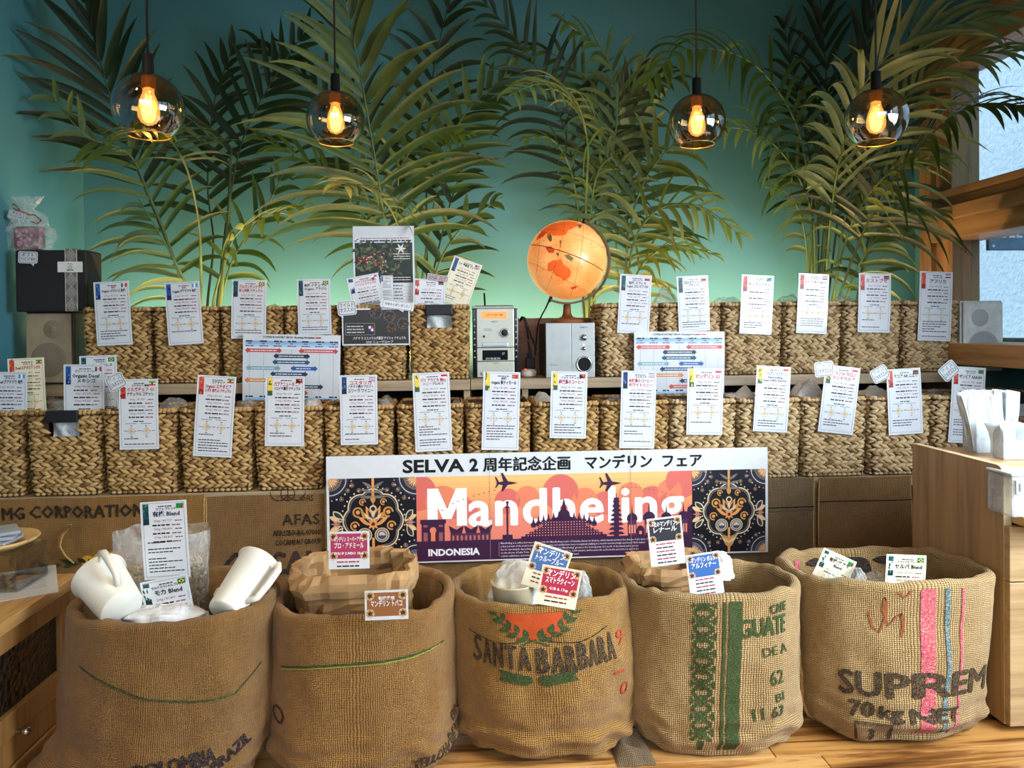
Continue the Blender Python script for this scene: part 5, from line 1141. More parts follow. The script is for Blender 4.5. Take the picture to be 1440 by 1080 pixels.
palm(1150, Yb, 'tall potted palm whose fronds arch over the window', [
 ([(1143, 425, 3.04), (1140, 300, 3.0), (1122, 180, 2.95), (1060, 90, 2.9), (970, 68, 2.8), (905, 120, 2.7)], .34, 24, dict(t0=.40, kind='m', droop=1.9, wd=.024, nrm=(0, -1, .9), ang=(70, 40))),
 ([(1146, 425, 3.02), (1142, 300, 2.98), (1100, 215, 2.9), (1040, 180, 2.8), (970, 195, 2.7)], .30, 15, dict(t0=.40, kind='y', droop=1.5, wd=.020, nrm=(0, -1, .8))),
 ([(1160, 425, 3.0), (1168, 310, 2.9), (1182, 220, 2.75), (1215, 120, 2.55), (1290, 50, 2.4), (1420, 20, 2.3)], .44, 19, dict(t0=.40, kind='p', droop=.8, wd=.026, ang=(45, 18))),
 ([(1178, 425, 3.0), (1222, 310, 2.85), (1290, 210, 2.6), (1365, 150, 2.4), (1450, 150, 2.25)], .42, 22, dict(t0=.40, kind='d', droop=1.5, wd=.024, nrm=(0, -1, .9), ang=(65, 30))),
 ([(1156, 425, 3.08), (1168, 260, 3.1), (1162, 110, 3.1), (1150, -40, 3.08)], .34, 14, dict(t0=.4, kind='d', droop=.6, wd=.028, ang=(45, 20))),
 ([(1188, 425, 3.02), (1215, 360, 2.95), (1262, 305, 2.9), (1325, 300, 2.8)], .26, 10, dict(t0=.4, kind='m', droop=1.2, wd=.022, nrm=(0, -1, .9))),
 ([(1164, 425, 3.05), (1186, 250, 3.05), (1212, 100, 3.0), (1235, -40, 2.95)], .34, 14, dict(t0=.40, kind='d', droop=.6, wd=.032, ang=(40, 18))),
 ([(1170, 425, 3.02), (1200, 310, 2.9), (1262, 235, 2.7), (1340, 225, 2.6)], .24, 13, dict(t0=.5, kind='y', droop=1.2, wd=.020, nrm=(0, -1, .9))),
 ([(1138, 425, 3.06), (1132, 330, 3.02), (1112, 275, 2.95), (1075, 262, 2.85)], .14, 7, dict(t0=.5, kind='y', droop=1.3, wd=.020)),
 ([(1150, 425, 3.08), (1148, 280, 3.1), (1120, 130, 3.1), (1100, 20, 3.05)], .30, 12, dict(t0=.45, kind='d', droop=.9, wd=.024)),
 ([(1172, 425, 3.0), (1190, 300, 2.9), (1240, 180, 2.7), (1330, 90, 2.5), (1440, 70, 2.35)], .42, 20, dict(t0=.45, kind='p', droop=1.2, wd=.022, nrm=(0, -1, .8), ang=(55, 25)))], 25,
 bare=[[(1150, 430, 3.0), (1162, 300, 2.98), (1166, 230, 2.96)], [(1132, 430, 3.0), (1140, 350, 2.98), (1144, 280, 2.96)]])
palm(1205, Yb+.02, 'small palm with low arching leaves next to the window corner', [
 ([(1212, 425, 3.0), (1222, 350, 2.95), (1250, 310, 2.9), (1290, 340, 2.85)], .20, 9, dict(t0=.4, kind='m', droop=1.3, wd=.022)),
 ([(1205, 425, 3.05), (1230, 300, 3.0), (1268, 180, 2.95), (1290, 60, 2.9)], .30, 13, dict(t0=.4, kind='d', droop=.9, wd=.026))], 26)

# ---------------------------------------------------------------- banner
BA, bw2, bh2, bfn = sheet('fair_banner', [(457, 643), (1075, 628), (1084, 777), (462, 795)], LY0-0.045, 'wide printed banner about Mandheling coffee taped across the front baskets', 'banner', None, WHITE, tilt=0.0, th=.0014, bend=.002)
p = Print(); X = lambda f: -bw2/2+bw2*f; Yy = lambda f: bh2/2-bh2*f
T0 = .205; B1 = .985; PL0, PL1, PR0, PR1 = .006, .197, .822, .994
p.heavy('SELVA', X(.168), Yy(.162), bh2*.118, (14, 14, 14), 2, .0009, bold=.02, align='l', res=3, width=bw2*.136, xs=1.3)
p.heavy('2', X(.316), Yy(.16), bh2*.115, (14, 14, 14), 2, bold=.025, align='l', res=3)
p.heavy('周年記念企画', X(.347), Yy(.158), bh2*.100, (14, 14, 14), 2, .0017, bold=0, align='l', res=3, width=bw2*.195)
p.heavy('マンデリン', X(.577), Yy(.158), bh2*.100, (14, 14, 14), 2, .0019, bold=0, align='l', res=3, width=bw2*.152); p.heavy('フェア', X(.755), Yy(.158), bh2*.098, (14, 14, 14), 2, .0019, bold=0, align='l', res=3, width=bw2*.09)
def ornate(p, x0, x1, y0, y1):
    w_, h_ = x1-x0, y1-y0; cx = (x0+x1)/2; k = w_/10
    p.rect(x0, y0, x1, y1, (24, 24, 32), 1)
    Gd, Lt, Or, Bl, Pk, Gy = (196, 140, 70), (216, 196, 160), (222, 150, 84), (62, 74, 112), (190, 128, 110), (120, 112, 106)
    U = lambda x, y: (cx+x*k, y0+h_*y)
    def sc(fn):
        for s_ in (-1, 1): fn(s_)
    # scalloped medallion outline
    for rr_, c, wd in ((1.0, Lt, .16), (.93, Gy, .10)):
        pts = []
        for i in range(97):
            a_ = 2*PI*i/96; r_ = (3.0+.35*abs(math.cos(4*a_)))*rr_; pts.append((cx+r_*k*math.cos(a_)*1.03, y0+h_*.50+r_*k*math.sin(a_)*1.1))
        p.line(pts, wd*k, c, 2)
    for i in range(40):
        a_ = 2*PI*i/40; r_ = 3.55; p.disc(cx+r_*k*math.cos(a_)*1.03, y0+h_*.50+r_*k*math.sin(a_)*1.1, .10*k, Lt, 2, 6)
    # lotus
    for i in range(-3, 4):
        a_ = PI/2+i*.36; p.petal(*U(0, .45), k*(2.6-.2*abs(i)), k*.75, a_, Gd if i % 2 == 0 else Or, 3+abs(i) % 2, 8); p.petal(*U(0, .47), k*(1.9-.2*abs(i)), k*.4, a_, (60, 44, 50) if i % 2 else Lt, 5, 8)
    p.disc(*U(0, .64), .42*k, Lt, 6, 14); p.disc(*U(0, .64), .26*k, (40, 34, 40), 7, 12)
    for i in range(8): p.petal(*U(0, .46), k*.75, k*.3, i*PI/4, Or, 6, 6)
    p.disc(*U(0, .46), .22*k, (90, 40, 40), 7, 10)
    for s_ in (-1, 1):
        # curls beside the lotus
        for j, (ox, oy, r_) in enumerate(((1.75, .60, .62), (2.1, .44, .55), (1.2, .72, .4))):
            x, y = U(s_*ox, oy); p.disc(x, y, r_*k, Gd, 3, 20, r_*k*.68, 0 if s_ > 0 else 0, 1.6*PI); p.disc(x, y, r_*k*.4, Or, 3, 10)
        for j in range(2):
            x, y = U(s_*1.0, .33); p.disc(x, y, (.85-.25*j)*k, (Gy, Bl)[j], 3+j, 20); p.disc(x, y, (.85-.25*j)*k, Lt, 5+j, 20, (.76-.25*j)*k)
        for i in range(7): a_ = PI*i/6; x, y = U(s_*1.0, .33); p.petal(x, y, .5*k, .14*k, a_, Lt, 6, 4)
        # paisleys and leaves on the flank
        p.petal(*U(s_*4.6, .62), 1.7*k, .8*k, PI/2+s_*2.4, Lt, 3, 8, .15); p.petal(*U(s_*4.5, .61), 1.3*k, .5*k, PI/2+s_*2.4, (50, 54, 60), 4, 8, .15)
        p.petal(*U(s_*4.6, .30), 1.7*k, .8*k, PI/2+s_*.6, Lt, 3, 8, -.15); p.petal(*U(s_*4.5, .31), 1.3*k, .5*k, PI/2+s_*.6, (50, 54, 60), 4, 8, -.15)
        for yy in (.56, .38): p.petal(*U(s_*5.0, yy), 1.5*k, .55*k, PI-(PI if s_ < 0 else 0)+(.5 if yy > .5 else -.5)*s_, (226, 190, 140), 3, 8)
        for i in range(6): p.petal(*U(s_*4.3, .47), .6*k, .2*k, i*PI/3, Pk, 3, 5)
        # corner roses
        for yy, sy in ((1.0, -1), (0.0, 1)):
            for r_, c in ((2.3, (38, 44, 70)), (2.0, Lt), (1.9, (38, 44, 66)), (1.45, Gy), (1.3, Bl if sy > 0 else (110, 74, 60)), (.8, Pk), (.5, Gd)):
                a0 = {(-1, -1): -PI/2, (1, -1): PI, (-1, 1): 0, (1, 1): PI/2}[(s_, sy)]
                p.disc(*U(s_*5.0, yy), r_*k, c, 2+int((2.3-r_)*4), 14, None, a0, a0+PI/2)
            for i in range(7):
                a_ = {(-1, -1): -PI/2, (1, -1): PI, (-1, 1): 0, (1, 1): PI/2}[(s_, sy)]+PI/2*(i+.5)/7
                x, y = U(s_*5.0, yy); p.petal(x, y, 1.25*k, .22*k, a_, Lt if i % 2 else Or, 10, 5); p.disc(x+2.55*k*math.cos(a_), y+2.55*k*math.sin(a_), .11*k, Lt if i % 2 else Pk, 3, 6)
        for (ox, oy) in ((2.9, .86), (3.6, .76), (2.4, .92), (2.7, .12), (3.7, .2), (1.6, .86), (1.5, .12)):
            x, y = U(s_*ox, oy); p.disc(x, y, .26*k, Gy, 3, 10, .17*k); p.disc(x, y, .10*k, Or, 3, 6)
        for i in range(3): p.petal(*U(0, .88-.05*i), 1.5*k, .36*k, PI/2+s_*(1.0+.3*i), Gy, 3, 6); p.petal(*U(0, .06+.05*i), 1.3*k, .45*k, PI/2+s_*(.6+.3*i), Lt if i == 1 else Gd, 3, 6)
    p.line([U(0, .0), U(0, .30)], .3*k, Or, 3); p.line([U(0, .78), U(0, 1.0)], .3*k, Or, 3)
    p.petal(*U(0, .70), 1.3*k, .6*k, PI/2, Gd, 3, 6)
ornate(p, X(PL0), X(PL1), Yy(B1), Yy(T0)); ornate(p, X(PR0), X(PR1), Yy(B1), Yy(T0))
x0, x1 = X(PL1), X(PR0)
sky = [(244, 188, 118), (240, 172, 106), (236, 156, 102), (232, 142, 104), (226, 128, 108)]
for k in range(10):
    a_ = k/10; c0 = sky[min(4, k//2)]; c1 = sky[min(4, (k+1)//2)]; c = tuple((c0[i]+c1[i])//2 for i in range(3))
    p.rect(x0, Yy(T0+(k+1)*.053), x1, Yy(T0+k*.053), c, 1)
PK = (214, 108, 96); PK2 = (228, 130, 96); DP = (62, 34, 62); DP2 = (84, 48, 74)
def cdisc(f, g, r_, c, ly): # disc clipped to the picture
    pts = []
    for k in range(36):
        q = 2*PI*k/36; pts.append((min(max(X(f)+r_*bh2*math.cos(q), x0), x1), min(Yy(g)+r_*bh2*math.sin(q), Yy(T0))))
    p.poly([(min(max(X(f), x0), x1), Yy(g))]+pts, c, ly, [(0, k+1, (k+1) % 36+1) for k in range(36)])
for f, g, r_, c in ((.20, .35, .17, PK), (.255, .45, .16, PK2), (.30, .55, .14, PK), (.40, .45, .12, PK), (.445, .42, .11, PK2), (.52, .38, .17, PK), (.575, .46, .12, PK2), (.62, .50, .12, PK), (.68, .42, .12, PK2), (.73, .48, .14, PK), (.80, .30, .16, PK), (.77, .40, .12, PK2)): cdisc(f, g, r_, c, 2)
p.rect(x0, Yy(.80), x1, Yy(.60), (226, 128, 108), 2)
# the big title
TW = (240, 238, 236); m0, m1, mt, mb_ = X(.221), X(.309), Yy(.315), Yy(.665); st_ = (m1-m0)*.26; mc = (m0+m1)/2
for q in ([(m0, mb_), (m0+st_, mb_), (m0+st_, mt), (m0, mt)], [(m1-st_, mb_), (m1, mb_), (m1, mt), (m1-st_, mt)], [(m0+st_*.2, mt), (m0+st_*1.05, mt), (mc+st_*.42, mb_+.022), (mc-st_*.42, mb_+.022)], [(m1-st_*1.05, mt), (m1-st_*.2, mt), (mc+st_*.42, mb_+.022), (mc-st_*.42, mb_+.022)]): TWL = globals().get('TWL', 3.8)+.2; p.poly(q, TW, TWL)
p.heavy('andheling', X(.314), Yy(.665), bh2*.345, TW, 4, .0030, bold=.010, align='l', res=4, width=bw2*.487, xs=1.6, spacing=1.08)
# skyline
p.rect(x0, Yy(B1), x1, Yy(.80), DP, 6)
def R_(a, b, c, d, col=DP, ly=6): p.rect(X(a), Yy(d), X(b), Yy(c), col, ly)
R_(.205, .262, .60, .64); R_(.208, .259, .64, .80); R_(.2285, .238, .70, .80, PK2, 7); p.disc(X(.2333), Yy(.70), bh2*.03, PK2, 7, 12)
for a_ in (.212, .246): R_(a_, a_+.009, .72, .80, (150, 90, 90), 7); p.rect(X(a_), Yy(.67), X(a_+.009), Yy(.65), (150, 90, 90), 7)
for (a_, b_) in ((.268, .302), (.302, .334), (.334, .366)): p.poly([(X(a_), Yy(.66)), (X((a_+b_)/2), Yy(.70)), (X(b_), Yy(.66)), (X(b_-.005), Yy(.74)), (X(a_+.005), Yy(.74))], DP, 6)
R_(.272, .362, .735, .80, DP2); 
for k in range(9): R_(.276+.0095*k, .280+.0095*k, .755, .80, (190, 110, 100), 7)
R_(.3975, .4015, .46, .78); p.disc(X(.3995), Yy(.46), bh2*.014, DP, 6, 8); R_(.394, .405, .50, .51); R_(.388, .411, .76, .80)
tp = [(.43, .80)]
for k in range(9): tp += [(.43+.0095*k, .78-.021*k), (.4395+.0095*k, .78-.021*k)]
for k in range(9)[::-1]: tp += [(.625-.0095*k-.0095, .78-.021*k), (.625-.0095*k, .78-.021*k)]
tp += [(.625, .80)]; p.poly([(X(a_), Yy(b_)) for a_, b_ in tp], DP, 6)
for k in range(13): f = .458+.0115*k; g = .64-.02*(6-abs(6-k))/2; p.poly([(X(f-.005), Yy(g+.06)), (X(f), Yy(g-.04)), (X(f+.005), Yy(g+.06))], DP, 6); p.disc(X(f), Yy(g+.035), bh2*.026, DP, 6, 10)
p.poly([(X(.512), Yy(.62)), (X(.520), Yy(.56)), (X(.527), Yy(.43)), (X(.534), Yy(.56)), (X(.542), Yy(.62))], DP, 6); p.disc(X(.527), Yy(.59), bh2*.055, DP, 6, 16)
for r_ in range(6):
    for k in range(26-r_*2): f = .445+.0065*k+r_*.0065; R_(f, f+.0022, .64+.024*(5-r_)+.01, .650+.024*(5-r_)+.01, (236, 150, 130), 7)
for k in range(8):   # pagoda
    wd = .0085+.0016*k; g = .46+.043*k; p.poly([(X(.647-wd), Yy(g+.02)), (X(.647-wd*.6), Yy(g)), (X(.647+wd*.6), Yy(g)), (X(.647+wd), Yy(g+.02)), (X(.647+wd*.7), Yy(g+.026)), (X(.647-wd*.7), Yy(g+.026))], DP, 6)
R_(.641, .653, .44, .80); R_(.646, .648, .40, .46)
for (f, s_) in ((.683, 1.0), (.722, 1.15), (.762, 1.0), (.802, 1.1)):   # domed mosque
    g = .66-.02*s_; p.disc(X(f), Yy(g), bh2*.05*s_, DP, 6, 18, None, 0, PI); p.poly([(X(f-.002), Yy(g-.04)), (X(f), Yy(g-.13*s_)), (X(f+.002), Yy(g-.04))], DP, 6); R_(f-.012*s_, f+.012*s_, g, g+.02); R_(f-.010, f+.010, g, .80, DP2)
    for j in (-1, 0, 1): R_(f+j*.006-.0018, f+j*.006+.0018, .70, .78, (236, 140, 110), 7)
for f in (.702, .742, .782): p.disc(X(f), Yy(.74), bh2*.032, DP, 6, 12, None, 0, PI); R_(f-.009, f+.009, .74, .80); R_(f-.003, f+.003, .76, .79, (236, 140, 110), 7)
p.poly([(X(.80), Yy(.80)), (X(.812), Yy(.55)), (X(PR0), Yy(.52)), (X(PR0), Yy(.80))], DP, 6)
for (f, g, sx) in ((.396, .27, 1), (.632, .295, 1)):       # two airliners
    p.petal(X(f-.022*sx), Yy(g+.01), bw2*.050, bh2*.035, .0, DP, 8, 8)
    for s_ in (1, -1): p.poly([(X(f+.002), Yy(g)), (X(f-.004), Yy(g)), (X(f-.010), Yy(g+s_*.085)), (X(f-.006), Yy(g+s_*.085)), (X(f+.008), Yy(g+.01))], DP, 8); p.poly([(X(f-.018), Yy(g+.01)), (X(f-.024), Yy(g+s_*.05)), (X(f-.021), Yy(g+s_*.05)), (X(f-.013), Yy(g+.01))], DP, 8)
for (f0, g0, f1, g1) in ((.24, .60, .38, .33), (.66, .34, .78, .44)):
    for k in range(12): t_ = k/12; a_ = f0+(f1-f0)*t_; b_ = g0+(g1-g0)*(t_**.45 if f0 < .5 else t_**2); R_(a_, a_+.005, b_, b_+.006, (150, 90, 84), 8)
p.text('INDONESIA', X(.222), Yy(.935), bh2*.062, (236, 232, 236), 8, bold=.04, align='l', res=2, width=bw2*.115, xs=1.2)
R_(.3795, .3805, .83, .96, (150, 130, 150), 8)
for k, s_ in enumerate(('Mandheling is a coffee that was cultivated by the Mandheling people of Sumatra, based on Arabica, which barely survived the disease of the time. Only', 'a few percent of the total in Indonesia, but its rarity and quality have been recognized, making it a world-renowned high-end brand. Each maker', 'has its own brands depending on the region, such as "Linton Mandheling" grown in the Lintong area. It is north of the island and is grown', 'on the shores of Lake Toba. The estates are at an altitude of 1,000 to 1,500 meters, and because the soil is fertile and rich it is said to be', 'organic cultivation, and strictly selected by removing defective beans by hand.')):
    p.text(s_, X(.384), Yy(.845+.03*k), bh2*.017, (214, 204, 214), 8, bold=.012, align='l', width=bw2*(.40 if k < 4 else .23))
for f in (.36, .68): R_(f, f+.0008, .0, .985, (150, 130, 124), 12)     # fold creases
p.build('printed_picture', BA, bfn)

# ---------------------------------------------------------------- burlap cloths hanging in front of the low shelf
BUR = {'o': burlap('burlap_ochre', (184, 138, 76), (138, 96, 46)), 'b': burlap('burlap_brown', (166, 128, 80), (120, 86, 48), .0034), 'g': burlap('burlap_grey', (150, 128, 96), (106, 86, 60), .0040),
       'p': burlap('burlap_pale', (204, 172, 118), (162, 126, 74), .0042), 'y': burlap('burlap_yellow', (194, 148, 80), (146, 104, 48), .0036), 'f': burlap('burlap_fine', (172, 128, 72), (130, 92, 46), .0028)}
INKC = sack_ink('ink_charcoal', (40, 38, 38), (130, 100, 60), lo=.44, hi=.72); INKB = sack_ink('ink_black', (26, 24, 26)); INKN = sack_ink('ink_navy', (34, 34, 46)); INKG = sack_ink('ink_green', (44, 70, 40), (120, 104, 62), lo=.47, hi=.76); INKR = sack_ink('ink_red', (176, 60, 44)); INKO = sack_ink('ink_orange_red', (196, 74, 34), lo=.46, hi=.75)
INKY = sack_ink('ink_yellow', (226, 176, 50)); INKK = sack_ink('ink_pink', (182, 58, 88), (206, 178, 140), lo=.46, hi=.74); INKT = sack_ink('ink_teal', (50, 98, 112), (200, 176, 140), lo=.46, hi=.74); INKW = sack_ink('ink_worn_black', (54, 46, 44), lo=.45, hi=.66); INKP = sack_ink('ink_faded_red', (178, 78, 56), lo=.38, hi=.58)
def refine(vs, fs, mx):
    bm = bmesh.new(); V = [bm.verts.new(v) for v in vs]
    for f in fs:
        try: bm.faces.new([V[i] for i in f])
        except ValueError: pass
    bmesh.ops.triangulate(bm, faces=bm.faces[:])
    for it in range(5):
        es = [e for e in bm.edges if e.calc_length() > mx]
        if not es: break
        bmesh.ops.subdivide_edges(bm, edges=es, cuts=1); bmesh.ops.triangulate(bm, faces=[f for f in bm.faces if len(f.verts) > 3])
    bm.verts.index_update(); o = [tuple(v.co) for v in bm.verts]; g = [tuple(v.index for v in f.verts) for f in bm.faces]; bm.free(); return o, g
def surf_print(pr, name, parent, fn, mx=.02):
    vs, fs, ms = [], [], []
    for mi in range(len(pr.mats)):
        sel = [f for f, m_ in zip(pr.f, pr.m) if m_ == mi]
        idx = sorted({i for f in sel for i in f}); mp = {i: k for k, i in enumerate(idx)}
        v2, f2 = refine([pr.v[i] for i in idx], [tuple(mp[i] for i in f) for f in sel], mx)
        b = len(vs); vs += v2; fs += [tuple(b+i for i in f) for f in f2]; ms += [mi]*len(f2)
    me = bpy.data.meshes.new(name); me.from_pydata([fn(x, y, z) for x, y, z in vs], [], fs)
    for mt in pr.mats: me.materials.append(mt)
    me.polygons.foreach_set('material_index', ms); me.polygons.foreach_set('use_smooth', [True]*len(fs)); me.update()
    return link(name, me, parent)
def cloth(px0, px1, ytop, ybot, Y, mat, label, seed, amp=.006):
    a, b = at(px0, ytop, Y), at(px1, ytop, Y); zb = max(.03, at(px0, ybot, Y).z); W_, H_ = b.x-a.x, a.z-zb
    o = tag(empty('burlap_cloth', (a.x, Y, a.z)), label, 'burlap cloth', 'coffee sacks hung in front of the low shelf')
    sd = Vector((seed*2.3, 0, 0))
    def f(x, z): return amp*(noise.noise(Vector((x*7, z*3, 0))+sd)*1.6+noise.noise(Vector((x*16, z*9, 3))+sd)*.6)-amp*.6
    def fn(u, v): x, z = u*W_, -v*H_; return (x, f(x, z), z)
    mb = MB().grid(fn, 140, 60, uvf=lambda u, v: (u*W_, v*H_))
    mb.grid(lambda u, v: (u*W_, f(u*W_, -v*H_)+.0025, -v*H_), 60, 40, uvf=lambda u, v: (u*W_, v*H_))
    mb.build('cloth', mat, o)
    for s_ in (0, 1): MB().tube([(s_*W_, f(s_*W_, -H_*k/30)+.001, -H_*k/30) for k in range(31)], .0022, 6).build('edge_seam', STITCH, o)
    return o, W_, H_, (lambda x, y, z: (x, f(x, y)-.0024-z, y))
STITCH = plain('jute_yarn', (176, 136, 80), .9, noise_amt=.2, scale=200)
YC = LY0-.028
def loc_of(o, px, py): q = at(px, py, YC); return q.x-o.location.x, q.z-o.location.z
o, W_, H_, fn = cloth(-30, 288, 703, 1000, YC, BUR['o'], 'burlap sack cloth printed MG CORPORATION with a parrot, behind the plastic scoop', 1, .009)
p = Print(); x, z = loc_of(o, 6, 731); p.heavy('MG', x, z, .038, INKB, 1, .0018, bold=0, align='l', rot=.03, width=.060)
x, z = loc_of(o, 43, 729); p.heavy('CORPORATION', x, z, .038, INKB, 1, .0018, bold=0, align='l', width=.33)
x, z = loc_of(o, 16, 796); p.text('PRO', x, z, .050, sack_ink('ink_faint', (118, 92, 66), lo=.4, hi=.6), 1, bold=-.005, align='l')
x, z = loc_of(o, 128, 790); bx = x; bz_ = z    # parrot
for (dx_, dz_, L, W2, a_, c) in ((0, 0, .085, .035, .35, INKY), (.028, .010, .085, .028, .10, INKO), (.028, -.002, .09, .026, -.15, INKY), (.03, -.014, .09, .022, -.4, INKG), (-.03, -.004, .06, .016, 2.9, INKG), (.03, -.02, .09, .020, -.7, INKY)): p.petal(bx+dx_, bz_+dz_, L, W2, a_, c, 1, 8)
p.disc(bx-.004, bz_+.004, .019, INKY, 2, 16); p.petal(bx-.008, bz_+.002, .03, .012, 2.7, INKB, 3, 6); p.disc(bx, bz_+.008, .004, INKB, 3, 8)
for k in range(3): x, z = loc_of(o, 55+18*k, 797); p.petal(x, z, .03, .012, .3, INKG, 1, 6)
surf_print(p, 'printed_marks', o, fn)
pts = [(100, 738), (88, 752), (84, 768), (92, 782), (104, 792)]; tag(MB().tube([at(q[0], q[1], YC-.015) for q in pts], .003, 6).build('jute_string', STITCH), 'loose jute string hanging on the MG CORPORATION sack cloth', 'string')
o, W_, H_, fn = cloth(291, 458, 698, 1000, YC+.004, BUR['b'], 'brown burlap sack cloth printed AFAS and COCAM, between parrot cloth and banner', 2, .006)
p = Print()
x, z = loc_of(o, 424, 737); p.heavy('AFAS', x, z, .034, INKB, 1, .0009, bold=0, spacing=1.1)
x, z = loc_of(o, 419, 752); p.heavy('AFASSEO-BA-070001', x, z, .017, INKB, 1, .0005, bold=0, width=.145)
x, z = loc_of(o, 420, 765); p.heavy('COCAMEAU GROUP', x, z, .017, INKB, 1, .0005, bold=0, width=.135)
x, z = loc_of(o, 317, 809); p.heavy('COCAM', x, z, .072, INKN, 1, .003, bold=0, align='l', width=.30, xs=1.2)
x, z = loc_of(o, 405, 694); p.disc(x, z, .022, INKB, 1, 24, .019); p.line([(x, z-.02), (x, z+.02)], .003, INKB, 1); p.line([(x-.02, z-.005), (x+.02, z-.005)], .002, INKB, 1)
for s_ in (-1, 1): p.disc(x+s_*.026, z+.006, .028, INKB, 1, 20, .0255, PI, 2*PI)
x, z = loc_of(o, 432, 704); p.text('OAS', x, z, .020, INKB, 1, bold=.01, width=.04)
surf_print(p, 'printed_marks', o, fn)
o, W_, H_, fn = cloth(1020, 1144, 675, 1000, YC+.004, BUR['g'], 'grey burlap cloth hanging right beside the end of the banner', 3, .004)
p = Print(); 
for k in range(2): p.rect(0, -H_*.235-k*.012, W_, -H_*.235-k*.012+.004, INKB if k == 0 else sack_ink('ink_grey', (96, 84, 64)), 1)
surf_print(p, 'woven_stripe', o, fn)
o, W_, H_, fn = cloth(1151, 1281, 672, 1000, YC+.002, BUR['b'], 'brown burlap cloth with dark woven stripe, between grey cloth and wooden cabinet', 4, .006)
p = Print(); p.rect(0, -H_*.195, W_, -H_*.195+.004, INKN, 1); surf_print(p, 'woven_stripe', o, fn)
# plain cloth behind the banner
cloth(459, 1018, 690, 1000, YC+.006, BUR['b'], 'long brown burlap cloth hidden behind the banner', 5, .004)

